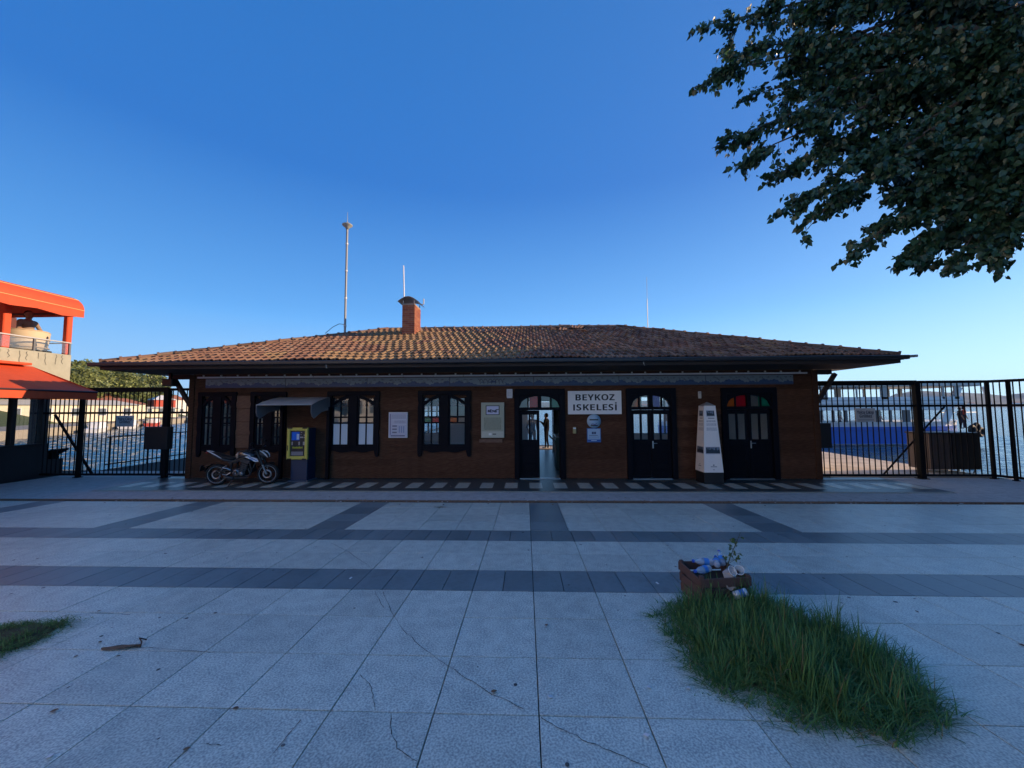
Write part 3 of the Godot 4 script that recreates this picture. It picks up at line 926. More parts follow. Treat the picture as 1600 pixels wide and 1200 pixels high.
func make_roof(xl: float, xr: float) -> void:
	var dk := tool()
	var A := Vector3(ROOF_L, EAVE_Y - 0.05, EAVE_Z)
	var B := Vector3(ROOF_R, EAVE_Y - 0.05, EAVE_Z)
	var C := Vector3(RIDGE_R, RIDGE_Y - 0.07, RIDGE_Z)
	var D := Vector3(RIDGE_L, RIDGE_Y - 0.07, RIDGE_Z)
	var zb := 2 * RIDGE_Z - EAVE_Z
	var A2 := Vector3(ROOF_L, EAVE_Y - 0.02, zb)
	var B2 := Vector3(ROOF_R, EAVE_Y - 0.02, zb)
	f4(dk, A - Vector3(0, 0.02, 0), B - Vector3(0, 0.02, 0), C, D, Vector3(0, 1, 1))
	f4(dk, A2, B2, C, D, Vector3(0, 1, -1))
	f3(dk, A, A2, D, Vector3(-1, 1, 0))
	f3(dk, B, B2, C, Vector3(1, 1, 0))
	var roof := obj("roof", dk, M.clay[1], station)
	# interlocking clay tiles on the slope that faces the square
	var tw := 0.212
	var rows := 16
	var prof := [[0.0, 0.0], [0.012, 0.026], [0.045, 0.038], [0.075, 0.026], [0.09, 0.004], [0.125, 0.004], [0.14, 0.018], [0.16, 0.022], [0.175, 0.016], [0.19, 0.003], [0.212, 0.0]]
	var st := tool()
	var len := 0.395
	for i in prof.size() - 1:
		var a := Vector3(prof[i][0] - 0.106, prof[i][1] + 0.020, 0.03)
		var b := Vector3(prof[i + 1][0] - 0.106, prof[i + 1][1] + 0.020, 0.03)
		var c := Vector3(prof[i + 1][0] - 0.106, prof[i + 1][1] - 0.004, -len + 0.03)
		var d := Vector3(prof[i][0] - 0.106, prof[i][1] - 0.004, -len + 0.03)
		f4(st, a, b, c, d, Vector3.UP)
		f4(st, a, b, b - Vector3(0, 0.022, 0), a - Vector3(0, 0.022, 0), Vector3.BACK)
	st.generate_normals()
	var tile := st.commit()
	var broken := roof_at(wz(890, 520, -13.6).x, 0.86)
	var stuff := []
	var scol := []
	var count := 0
	var loose := []
	var patch := FastNoiseLite.new()
	patch.seed = 6
	patch.frequency = 0.35
	for r in rows:
		var t := (r + 0.0) / rows
		var t2 := (r + 1.0) / rows
		var l := lerpf(ROOF_L, RIDGE_L, t) + 0.08
		var rr := lerpf(ROOF_R, RIDGE_R, t) - 0.08
		var n := int((rr - l) / tw)
		var x := (l + rr) * 0.5 - n * tw * 0.5 + tw * 0.5
		for k in n:
			var p := roof_at(x, t)
			var q := roof_at(x, t2)
			var side := (roof_at(x + 0.1, t) - roof_at(x - 0.1, t)).normalized()
			var back := (p - q).normalized()
			var up := back.cross(side).normalized()
			var b := Basis(side, up, back).rotated(up, rnd(-0.012, 0.012)).rotated(side, rnd(-0.008, 0.008))
			# tile tones vary in patches: ochre left of the middle, browner to the right
			var v := 0.5 + 0.5 * sin(x * 0.55 + r * 0.21) * sin(x * 0.23 - r * 0.5 + 1.0)
			var ochre := exp(-pow((x + 2.8) / 2.6, 2.0)) * 0.75
			var idx: int
			var u := patch.get_noise_2d(x * 1.0, r * 0.55) * 0.9 + rnd(-0.22, 0.22)
			if u < ochre - 0.42: idx = [3, 5, 5, 3][rng.randi() % 4]
			elif x > 0.6 + u * 3.0: idx = [7, 7, 4, 0, 6][rng.randi() % 5] if u > -0.1 else [1, 7, 6][rng.randi() % 3]
			elif u < 0.30: idx = [0, 0, 2, 0, 1][rng.randi() % 5]
			else: idx = [1, 7, 1, 6][rng.randi() % 4]
			if v > 0.8 and rng.randf() < 0.12: idx = 6
			var gone := absf(x - broken.x) < 0.50 and t > 0.74 and t < 0.93 and rng.randf() < 0.85
			var xf := Transform3D(b, p + up * 0.008)
			if gone:
				loose.append([p, b, idx])
			elif r < 3 and count < 300:
				piece("roof_tile", tile, M.clay[idx], xf, roof)
				count += 1
			else:
				stuff.append(xf)
				scol.append(M.clay_cols[idx])
			x += tw
	many("roof_tiles", tile, M.clay_v, stuff, scol, roof)
	# the hole: bare battens and slipped, broken tiles
	var hole := tool()
	for k in 3:
		var pa := roof_at(broken.x - 0.55, 0.77 + k * 0.06) + Vector3(0, 0.012, 0.01)
		bar(hole, pa, roof_at(broken.x + 0.55, 0.77 + k * 0.06) + Vector3(0, 0.012, 0.01), 0.04, 0.03)
	obj("batten", hole, M.shutter, roof)
	for i in loose.size():
		if i % 2 == 0:
			var b: Basis = loose[i][1].rotated(Vector3.UP, rnd(-0.9, 0.9)).rotated(Vector3.RIGHT, rnd(-0.25, 0.25))
			var p: Vector3 = loose[i][0] + Vector3(rnd(-0.12, 0.12), rnd(0.02, 0.07), rnd(0.0, 0.25))
			p.y -= (p.z - loose[i][0].z) * 0.36
			piece("slipped_tile", tile, M.clay[[2, 0, 2, 5][i % 4]], Transform3D(b.scaled(Vector3(1, 1, rnd(0.5, 1.0))), p), roof)
	# hip and ridge tiles with a raised collar at one end
	var rt := tool()
	var rings := []
	for q in [[0.0, 0.098], [0.05, 0.098], [0.055, 0.078], [0.40, 0.070]]:
		var ring := PackedVector3Array()
		for k in 7:
			var a := PI * k / 6.0
			ring.append(Vector3(cos(a) * q[1] * 1.25, sin(a) * q[1], q[0]))
		rings.append(ring)
	loft(rt, rings, false, false)
	f4(rt, Vector3(-0.1, 0, 0), Vector3(0.1, 0, 0), Vector3(0.06, 0.09, 0), Vector3(-0.06, 0.09, 0), Vector3.FORWARD)
	rt.generate_normals()
	var rmesh := rt.commit()
	for e in [[Vector3(ROOF_L, EAVE_Y, EAVE_Z), Vector3(RIDGE_L, RIDGE_Y, RIDGE_Z), -1], [Vector3(ROOF_R, EAVE_Y, EAVE_Z), Vector3(RIDGE_R, RIDGE_Y, RIDGE_Z), 1], [Vector3(RIDGE_L, RIDGE_Y, RIDGE_Z), Vector3(RIDGE_R, RIDGE_Y, RIDGE_Z), 0]]:
		var n := int(e[0].distance_to(e[1]) / 0.36)
		var bed := tool()
		tube(bed, [e[0] + Vector3(0, 0.0, 0), e[0].lerp(e[1], 0.5) + Vector3(0, 0.0, 0), e[1]], 0.062, 8)
		obj("mortar_bed", bed, M.mortar, roof)
		var dir: Vector3 = (e[1] - e[0]).normalized()
		var sx := Vector3.UP.cross(dir).normalized()
		for k in n:
			var p: Vector3 = e[0].lerp(e[1], (k + 0.0) / n) + Vector3(0, rnd(-0.008, 0.010), 0)
			if e[2] != 0: p.y -= 0.005
			if e[2] == 0:
				p.y -= 0.01
				p.y += 0.012 * sin(p.x * 1.3)
				if p.x < -3.0: p.y -= 0.05 * exp(-pow((p.x + 4.6) / 0.9, 2.0))
			var b := Basis(sx, dir.cross(sx), dir).rotated(dir.cross(sx), rnd(-0.03, 0.03)).rotated(sx, rnd(-0.02, 0.02))
			piece("ridge_tile", rmesh, M.ridge if e[2] == 0 else M.clay[[0, 7, 2, 6][rng.randi() % 4]], Transform3D(b, p), roof)
	# eaves: gutter, fascia, soffit boards, rafters' ends
	var gt := tool()
	for e in [[Vector3(ROOF_L - 0.22, EAVE_Y - 0.055, EAVE_Z + 0.06), Vector3(ROOF_R + 0.12, EAVE_Y - 0.055, EAVE_Z + 0.06)]]:
		box(gt, (e[0] + e[1]) * 0.5, Vector3(e[1].x - e[0].x, 0.10, 0.12), 0.02)
	for sx in [ROOF_L - 0.06, ROOF_R + 0.06]:
		box(gt, Vector3(sx, EAVE_Y - 0.055, (EAVE_Z + zb) * 0.5 - 0.01), Vector3(0.12, 0.10, absf(zb - EAVE_Z)), 0.02)
	obj("gutter", gt, M.gutter, station)
	var spt := tool()
	box(spt, Vector3(ROOF_R + 0.22, EAVE_Y - 0.03, EAVE_Z + 0.02), Vector3(0.26, 0.06, 0.08), 0.01, Basis(Vector3(0, 0, 1), 0.05))
	obj("gutter_spout", spt, M.galv, station)
	var fa := tool()
	mmx(fa, Vector3(ROOF_L, 2.955, EAVE_Z - 0.03), Vector3(ROOF_R, EAVE_Y - 0.02, EAVE_Z - 0.002), 0.004)
	mmx(fa, Vector3(ROOF_L, 2.955, zb), Vector3(ROOF_L + 0.028, EAVE_Y - 0.02, EAVE_Z - 0.034), 0.004)
	mmx(fa, Vector3(ROOF_R - 0.028, 2.955, zb), Vector3(ROOF_R, EAVE_Y - 0.02, EAVE_Z - 0.034), 0.004)
	obj("fascia", fa, M.eave_wood, station)
	for i in 9:
		var sb := tool()
		var za := EAVE_Z - 0.035 - i * 0.157
		mmx(sb, Vector3(ROOF_L + 0.03, 2.962, za - 0.153), Vector3(ROOF_R - 0.03, 2.982, za), 0.003)
		obj("soffit_board", sb, M.soffit if i > 20 else M.eave_wood, station)
	for side in [-1, 1]:
		var wall_x := xl if side < 0 else xr
		var edge := ROOF_L + 0.03 if side < 0 else ROOF_R - 0.03
		var sb := tool()
		mmx(sb, Vector3(minf(wall_x, edge), 2.965, -19.3), Vector3(maxf(wall_x, edge), 2.98, ZF - 0.09))
		obj("soffit_board", sb, M.soffit, station)
		# beam under the eave and the leaning brace that carries it
		var bm := tool()
		mmx(bm, Vector3(wall_x + side * 0.10, 2.82, ZF - 0.16), Vector3(edge - side * 0.45, 2.95, ZF - 0.02), 0.01)
		bar(bm, Vector3(wall_x + side * 0.08, 2.05, ZF - 0.06), Vector3(wall_x + side * 0.62, 2.84, ZF - 0.08), 0.10, 0.10, 0.01, Vector3(0, 0, 1))
		obj("brace", bm, M.eave_wood, station)
	var lt := tool()
	box(lt, Vector3(xl - 0.38, 2.70, ZF + 0.30), Vector3(0.30, 0.20, 0.22), 0.02)
	box(lt, Vector3(xl - 0.38, 2.88, ZF + 0.30), Vector3(0.06, 0.20, 0.06))
	obj("floodlight", lt, M.black, station)
	# chimney of brick courses
	var cz := -12.85
	var c0 := wz(628, 500, cz)
	var c1 := wz(648, 500, cz)
	var depth := 0.74
	var ctop := wz(640, 474, cz).y
	var cb := 4.2
	var cm := tool()
	mmx(cm, Vector3(c0.x + 0.012, cb, cz - depth + 0.012), Vector3(c1.x - 0.012, ctop, cz - 0.012))
	var chim := obj("chimney", cm, M.mortar, station)
	var w := c1.x - c0.x
	var bh := 0.068
	var br := {}
	var y := cb
	var row := 0
	while y + bh < ctop + 0.01:
		for face in 4:
			var along := w if face % 2 == 0 else depth
			var nb := 2 if face % 2 == 0 else 3
			var bw := along / nb
			for k in nb + (row % 2):
				var a := maxf(0.0, (k - 0.5 * (row % 2)) * bw)
				var b2 := minf(along, (k + 1 - 0.5 * (row % 2)) * bw)
				if b2 - a < 0.03: continue
				var key := "%.3f" % (b2 - a)
				if not br.has(key): br[key] = slab_mesh(b2 - a - 0.010, bh - 0.012, 0.05, 0.004)
				var m := (a + b2) * 0.5
				var yy := y + bh * 0.5
				var xf: Transform3D
				if face == 0: xf = Transform3D(Basis(), Vector3(c0.x + m, yy, cz - 0.025))
				elif face == 1: xf = Transform3D(Basis(Vector3.UP, PI / 2), Vector3(c1.x - 0.025, yy, cz - m))
				elif face == 2: xf = Transform3D(Basis(), Vector3(c0.x + m, yy, cz - depth + 0.025))
				else: xf = Transform3D(Basis(Vector3.UP, PI / 2), Vector3(c0.x + 0.025, yy, cz - m))
				if face < 2: piece("brick", br[key], M.brick[rng.randi() % 3], xf, chim)
		y += bh
		row += 1
	var cap := tool()      # bent sheet-metal cowl on four feet
	var up_ring := []
	for i in 9:
		var t := i / 8.0
		var xx := lerpf(c0.x - 0.13, c1.x + 0.13, t)
		var yy := ctop + 0.06 + 0.17 * sin(t * PI)
		up_ring.append([Vector3(xx, yy, cz + 0.10), Vector3(xx, yy, cz - depth - 0.10)])
	for i in 8:
		f4(cap, up_ring[i][0], up_ring[i + 1][0], up_ring[i + 1][1], up_ring[i][1], Vector3.UP)
		var dn := Vector3(0, -0.012, 0)
		f4(cap, up_ring[i][0] + dn, up_ring[i + 1][0] + dn, up_ring[i + 1][1] + dn, up_ring[i][1] + dn, Vector3.DOWN)
		f4(cap, up_ring[i][0], up_ring[i + 1][0], up_ring[i + 1][0] + dn, up_ring[i][0] + dn, Vector3.BACK)
	for fx in [c0.x + 0.03, c1.x - 0.03]:
		for fz in [cz - 0.04, cz - depth + 0.04]: mmx(cap, Vector3(fx - 0.012, ctop - 0.02, fz - 0.012), Vector3(fx + 0.012, ctop + 0.12, fz + 0.012))
	obj("cowl", cap, M.galv, chim)
	var pip := tool()
	tube(pip, [wz(659, 476, -12.95), wz(662, 475, -12.95), wz(662, 467, -12.95)], 0.02, 8)
	obj("vent_pipe", pip, M.offwhite, chim)
	for k in 2:      # hooks hanging below the gutter
		var hk := tool()
		var hx: float = [wz(510, 575, -9.25).x, wz(1005, 575, -9.25).x][k]
		tube(hk, [Vector3(hx, 3.04, -9.23), Vector3(hx + 0.01, 2.97, -9.22), Vector3(hx + 0.03, 2.93, -9.22)], 0.006, 6)
		obj("gutter_hook", hk, M.offwhite, station)

func make_masts() -> void:
	var t := 0.80
	var at := Vector3(lerpf(ROOF_L, RIDGE_L, t), lerpf(EAVE_Y, RIDGE_Y, t) + 0.02, lerpf(EAVE_Z, RIDGE_Z, t))
	at.x = wz(539, 515, at.z).x
	var top := wz(540, 357, at.z).y
	var m := thing("lightning_mast", "tall thin steel mast with a disc head on the roof hip", "mast", at)
	var p := tool()
	tube(p, [at - Vector3(0, 0.15, 0), Vector3(at.x, top, at.z)], 0.038, 10)
	obj("pole", p, mat(0.22, 0.23, 0.24, 0.5, {"metal": 0.4}), m)
	for k in 4:
		var c := tool()
		tube(c, [Vector3(at.x, lerpf(at.y + 0.25, top - 0.6, k / 3.0), at.z), Vector3(at.x, lerpf(at.y + 0.25, top - 0.6, k / 3.0) + 0.05, at.z)], 0.052, 10)
		obj("collar", c, M.galv, m)
	var d := soft()
	lathe(d, Vector3(at.x, top, at.z), [[0.045, -0.04], [0.07, 0.02], [0.17, 0.10], [0.185, 0.125], [0.16, 0.15], [0.06, 0.20], [0.02, 0.24]], 16)
	obj("disc_head", d, mat(0.28, 0.29, 0.27, 0.6), m)
	var s := tool()
	tube(s, [Vector3(at.x, top + 0.22, at.z), Vector3(at.x, top + 0.62, at.z)], [0.014, 0.006], 6)
	obj("spike", s, M.galv, m)
	var w := tool()
	tube(w, [wz(538, 507, at.z), wz(530, 506, at.z), wz(520, 511, at.z), wz(508, 521, at.z)], 0.010, 6)
	obj("cable", w, M.black, m)
	var a := wz(633, 466, -13.7)
	var b := wz(630.5, 415, -13.7)
	a.y -= 1.0
	var st := tool()
	tube(st, [a, b], [0.028, 0.022], 8)
	tag(obj("white_pole", st, M.white, self), "slim white pole rising behind the brick chimney", "pole")
	var c := wz(1012, 510, -13.9)
	var e := wz(1010.5, 433, -13.9)
	var an := thing("whip_antenna", "thin whip antenna on the roof hip away from the chimney", "antenna", c)
	var s1 := tool()
	tube(s1, [c - Vector3(0, 0.3, 0), c.lerp(e, 0.55)], 0.013, 6)
	obj("base_rod", s1, M.galv, an)
	var s2 := tool()
	tube(s2, [c.lerp(e, 0.55), e], 0.006, 6)
	obj("whip", s2, M.offwhite, an)

# ---------- things on and before the station front ----------
func plate(called: String, label: String, cat: String, p0: Vector2, p1: Vector2, thick: float, m: Material, edge: Material, zoff := 0.02) -> Node3D:
	var z := ZF + zoff
	var a := wz(p0.x, p0.y, z)
	var b := wz(p1.x, p1.y, z)
	var y0 := minf(a.y, b.y)
	var y1 := maxf(a.y, b.y)
	var t := thing(called, label, cat, Vector3((a.x + b.x) * 0.5, y0, z))
	var bx := tool()
	mmx(bx, Vector3(a.x, y0, z - 0.01), Vector3(b.x, y1, z + thick), 0.004)
	obj("frame", bx, edge, t)
	var e := 0.018
	card("face", Vector3(a.x + e, y1 - e, z + thick + 0.003), Vector3(b.x - e, y1 - e, z + thick + 0.003), Vector3(b.x - e, y0 + e, z + thick + 0.003), Vector3(a.x + e, y0 + e, z + thick + 0.003), m, t)
	return t

func make_front() -> void:
	# name board
	var zs := ZF + 0.03
	var a := wz(887, 611, zs)
	var b := wz(971, 647, zs)
	var sg := thing("name_board", "white board reading BEYKOZ ISKELESI over the small round sign", "sign", Vector3((a.x + b.x) * 0.5, b.y, zs))
	var st := tool()
	mmx(st, Vector3(a.x, b.y, zs - 0.01), Vector3(b.x, a.y, zs + 0.04), 0.005)
	obj("board", st, mat(0.82, 0.83, 0.82, 0.5), sg)
	var ink := mat(0.01, 0.01, 0.012, 0.5)
	txt("lettering", "BEYKOZ", 0.165, Vector3((a.x + b.x) * 0.5, lerpf(b.y, a.y, 0.715), zs + 0.042), ink, sg, true, (b.x - a.x) * 0.73)
	txt("lettering", "SKELES", 0.165, Vector3(lerpf(a.x, b.x, 0.503), lerpf(b.y, a.y, 0.29), zs + 0.042), ink, sg, true, (b.x - a.x) * 0.69)
	for k in 2:      # the two plain strokes of the letter I, the last one dotted
		var si := tool()
		var lx: float = lerpf(a.x, b.x, [0.112, 0.893][k])
		var ly := lerpf(b.y, a.y, 0.29)
		mmx(si, Vector3(lx - 0.023, ly - 0.083, zs + 0.039), Vector3(lx + 0.023, ly + 0.083, zs + 0.045))
		if k == 1: mmx(si, Vector3(lx - 0.023, ly + 0.102, zs + 0.039), Vector3(lx + 0.023, ly + 0.138, zs + 0.045))
		obj("lettering", si, ink, sg)
	# round and square notices under it
	var c := wz(928, 658, ZF + 0.02)
	var rd := thing("round_sign", "small round pale blue sign under the name board", "sign", Vector3(c.x, c.y - 0.2, ZF + 0.02))
	var s2 := soft()
	lathe(s2, c, [[0.19, -0.008], [0.19, 0.008]], 32, Basis(Vector3.RIGHT, PI / 2))
	obj("disc", s2, mat(0.36, 0.55, 0.72, 0.5), rd)
	var s3 := tool()
	for q in [[-0.12, 0.02, 0.12, 0.055], [-0.09, -0.13, 0.10, -0.105]]: mmx(s3, c + Vector3(q[0], q[1], 0.008), c + Vector3(q[2], q[3], 0.011))
	obj("lettering", s3, ink, rd)
	var s4 := tool()
	for k in 5: box(s4, c + Vector3(-0.06 + k * 0.03, -0.085 + 0.012 * sin(k * 2.0), 0.010), Vector3(0.024, 0.02, 0.003), 0.0, Basis(Vector3(0, 0, 1), 0.5))
	obj("emblem", s4, mat(0.10, 0.03, 0.25, 0.5), rd)
	var im := print_img(128, 128, Color(0.36, 0.52, 0.70))
	rect(im, 0, 0.84, 1, 0.16, Color(0.02, 0.10, 0.40))
	rect(im, 0.12, 0.50, 0.70, 0.035, Color(0.02, 0.03, 0.08))
	rect(im, 0.34, 0.24, 0.15, 0.18, Color(0.03, 0.05, 0.15)); rect(im, 0.52, 0.24, 0.15, 0.18, Color(0.03, 0.05, 0.15))
	lines(im, 0.1, 0.62, 0.8, 0.18, 2, Color(0.2, 0.3, 0.45))
	rect(im, 0.28, 0.89, 0.45, 0.06, Color(0.6, 0.7, 0.8))
	plate("square_notice", "small square blue and white notice below the round sign", "sign", Vector2(917, 669), Vector2(939, 691), 0.006, pmat(im), mat(0.03, 0.14, 0.45, 0.5), 0.012)
	# posters
	im = print_img(256, 352, Color(0.46, 0.50, 0.62))
	rect(im, 0.04, 0.05, 0.06, 0.85, Color(0.20, 0.22, 0.38))
	lines(im, 0.14, 0.08, 0.8, 0.18, 5, Color(0.26, 0.29, 0.42))
	lines(im, 0.3, 0.32, 0.64, 0.12, 4, Color(0.24, 0.26, 0.4))
	rect(im, 0.12, 0.29, 0.84, 0.012, Color(0.7, 0.72, 0.8)); rect(im, 0.22, 0.47, 0.74, 0.012, Color(0.7, 0.72, 0.8))
	for k in 3: rect(im, 0.18, 0.52 + k * 0.13, 0.26, 0.05, Color(0.10, 0.11, 0.2))
	for k in 3: rect(im, 0.55 + k * 0.12, 0.55, 0.07, 0.27, Color(0.22, 0.30, 0.50))
	rect(im, 0.1, 0.92, 0.8, 0.05, Color(0.12, 0.14, 0.25))
	plate("timetable_poster", "framed pale blue poster with a timetable between two windows", "poster", Vector2(608, 644), Vector2(637, 684), 0.03, pmat(im, 0.3), mat(0.62, 0.63, 0.66, 0.35))
	im = print_img(256, 384, Color(0.36, 0.38, 0.28))
	rect(im, 0.18, 0.07, 0.64, 0.28, Color(0.015, 0.015, 0.02))
	rect(im, 0.22, 0.09, 0.56, 0.24, Color(0.55, 0.56, 0.72))
	for k in 26:
		var xx := rnd(0.22, 0.74)
		rect(im, xx, 0.20 + rnd(-0.02, 0.05), rnd(0.03, 0.09), rnd(0.02, 0.05), Color(0.04, 0.04, 0.08))
	lines(im, 0.10, 0.43, 0.8, 0.36, 11, Color(0.12, 0.13, 0.08))
	rect(im, 0, 0.83, 1, 0.17, Color(0.50, 0.51, 0.42))
	rect(im, 0.32, 0.88, 0.14, 0.07, Color(0.75, 0.75, 0.7)); rect(im, 0.50, 0.895, 0.16, 0.035, Color(0.12, 0.12, 0.1))
	plate("history_panel", "tall grey green panel with a dark photo beside the open door", "panel", Vector2(752, 629), Vector2(788, 684), 0.03, pmat(im, 0.35), mat(0.40, 0.42, 0.34, 0.4))
	var pt := tool()
	var pa := wz(749, 686, ZF + 0.01)
	var pb := wz(785, 691.5, ZF + 0.01)
	mmx(pt, Vector3(pa.x, pb.y, ZF), Vector3(pb.x, pa.y, ZF + 0.022), 0.003)
	tag(obj("wooden_batten", pt, M.shutter, self), "bare wooden strip fixed under the grey green panel", "strip")
	# small boxes
	var al := thing("alarm_siren", "white louvred alarm box high on the wall left of the open door", "alarm", wz(796, 622, ZF + 0.02))
	var s5 := tool()
	var u0 := wz(791.5, 608, ZF + 0.05)
	var u1 := wz(801, 622, ZF + 0.05)
	prism(s5, PackedVector2Array([Vector2(u0.x + 0.01, u1.y), Vector2(u1.x - 0.01, u1.y), Vector2(u1.x, u1.y + 0.06), Vector2(u1.x - 0.005, u0.y), Vector2(u0.x + 0.005, u0.y), Vector2(u0.x, u1.y + 0.06)]), Transform3D(Basis(), Vector3(0, 0, ZF + 0.005)), 0.08)
	obj("case", s5, mat(0.55, 0.56, 0.58, 0.45), al)
	for k in 4:
		var lv := tool()
		mmx(lv, Vector3(u0.x + 0.03, u1.y + 0.07 + k * 0.04, ZF + 0.086), Vector3(u1.x - 0.03, u1.y + 0.085 + k * 0.04, ZF + 0.092))
		obj("louvre", lv, M.galv, al)
	for d in [["intercom_panel", "brass intercom panel on the boards beside the open door", Vector2(895, 667), Vector2(900.5, 677.5), mat(0.35, 0.27, 0.12, 0.35, {"metal": 0.6})], ["motion_sensor", "small white wall sensor high above the white totem", Vector2(1091, 611.5), Vector2(1096, 622.5), M.offwhite]]:
		var e0 := wz(d[2].x, d[2].y, ZF + 0.03)
		var e1 := wz(d[3].x, d[3].y, ZF + 0.03)
		var t := thing(d[0], d[1], "sensor" if d[0] == "motion_sensor" else "intercom", Vector3(e0.x, e1.y, ZF))
		var s6 := tool()
		mmx(s6, Vector3(e0.x, e1.y, ZF), Vector3(e1.x, e0.y, ZF + 0.04), 0.01)
		obj("case", s6, d[4], t)
		var s7 := tool()
		mmx(s7, Vector3(e0.x + 0.012, lerpf(e1.y, e0.y, 0.68), ZF + 0.038), Vector3(e1.x - 0.012, e0.y - 0.015, ZF + 0.044), 0.002)
		obj("grille", s7, M.white if d[0] == "intercom_panel" else M.galv, t)
	# painted frieze under the eave, in boards
	var fy0 := wz(820, 603, ZF + 0.04).y
	var fy1 := wz(820, 588.5, ZF + 0.04).y
	var fx0 := wz(321, 595, ZF + 0.04).x
	var fx1 := wz(1240, 595, ZF + 0.04).x
	var fx := fx0
	var bn := thing("painted_frieze", "long blue painted frieze of sea motifs under the eave", "frieze", Vector3((fx0 + fx1) * 0.5, fy0, ZF + 0.02))
	var ww := 2.28
	var script_at := wz(768, 595, ZF + 0.04).x
	var n := int(round((fx1 - fx0) / ww))
	ww = (fx1 - fx0) / n
	for k in n:
		var fi := print_img(512, 64, Color(0.17, 0.22, 0.25))
		for xx in 512:
			var hh := 0.60 + 0.12 * sin(xx * 0.031 + k) + 0.09 * sin(xx * 0.09 + k * 2.0) + 0.04 * sin(xx * 0.31)
			rect(fi, xx / 512.0, hh, 0.003, 1.0 - hh, Color(0.03, 0.065, 0.16))
		for q in 11:      # dark fan and shell motifs
			var cx := (q + 0.5) / 11.0 + rnd(-0.02, 0.02)
			var has := script_at > fx0 + k * ww and script_at < fx0 + (k + 1) * ww
			if has and absf((script_at - fx0 - k * ww) / ww - cx) < 0.19: continue
			var kind := rng.randi() % 3
			for j in 9:
				var an := -1.2 + j * 0.3
				for rr in 7:
					var px := cx + sin(an) * rr * 0.0035
					var py := 0.66 - cos(an) * rr * 0.062
					if kind == 1: py = 0.42 + 0.20 * sin(an * 2.6) * rr / 6.0
					if kind == 2 and rr > 3: continue
					rect(fi, px, py, 0.0032, 0.035, Color(0.02, 0.028, 0.06))
			for j in 4: rect(fi, cx + 0.04 + rnd(-0.02, 0.02), rnd(0.12, 0.3), rnd(0.01, 0.03), 0.04, Color(0.03, 0.04, 0.07))
		rect(fi, 0, 0.94, 1, 0.06, Color(0.012, 0.02, 0.07))
		if script_at > fx0 + k * ww and script_at < fx0 + (k + 1) * ww:      # a looping script whose letters cannot be read
			var sc := (script_at - fx0 - k * ww) / ww
			rect(fi, sc - 0.17, 0.62, 0.34, 0.25, Color(0.17, 0.22, 0.25))
			for j in 420:
				var t := j / 419.0
				rect(fi, sc - 0.16 + 0.32 * t + 0.010 * sin(t * TAU * 7.0), 0.46 - 0.26 * cos(t * TAU * 7.0 + 0.8 * sin(t * 9.0)), 0.004, 0.05, Color(0.015, 0.02, 0.05))
		var fb := tool()
		mmx(fb, Vector3(fx + 0.003, fy0, ZF + 0.004), Vector3(fx + ww - 0.003, fy1, ZF + 0.036), 0.003)
		var board := obj("frieze_board", fb, mat(0.06, 0.07, 0.12, 0.6), bn)
		card("painting", Vector3(fx + 0.008, fy1 - 0.006, ZF + 0.0385), Vector3(fx + ww - 0.008, fy1 - 0.006, ZF + 0.0385), Vector3(fx + ww - 0.008, fy0 + 0.004, ZF + 0.0385), Vector3(fx + 0.008, fy0 + 0.004, ZF + 0.0385), pmat(fi, 0.5), board)
		fx += ww
	# pale conduit with clips and little lamps over the frieze
	var cy := wz(820, 586, ZF + 0.06).y
	var cd := thing("light_rail", "pale conduit with small lamps running along above the painted frieze", "conduit", Vector3((fx0 + fx1) * 0.5, cy, ZF + 0.05))
	var x0 := wz(308, 590, ZF + 0.05).x
	var x1 := wz(1262, 590, ZF + 0.05).x
	var nseg := 20
	for k in nseg:
		var r := tool()
		mmx(r, Vector3(lerpf(x0, x1, float(k) / nseg) + 0.006, cy - 0.022, ZF + 0.01), Vector3(lerpf(x0, x1, (k + 1.0) / nseg) - 0.006, cy + 0.022, ZF + 0.065), 0.006)
		obj("rail_length", r, mat(0.62, 0.63, 0.65, 0.5), cd)
	for k in 38:
		var lp := soft()
		lathe(lp, Vector3(lerpf(x0, x1, (k + rnd(0.2, 0.8)) / 38.0), cy + 0.02, ZF + 0.05), [[0.012, 0.0], [0.028, 0.02], [0.022, 0.045], [0.006, 0.05]], 8)
		obj("lamp", lp, M.offwhite, cd)

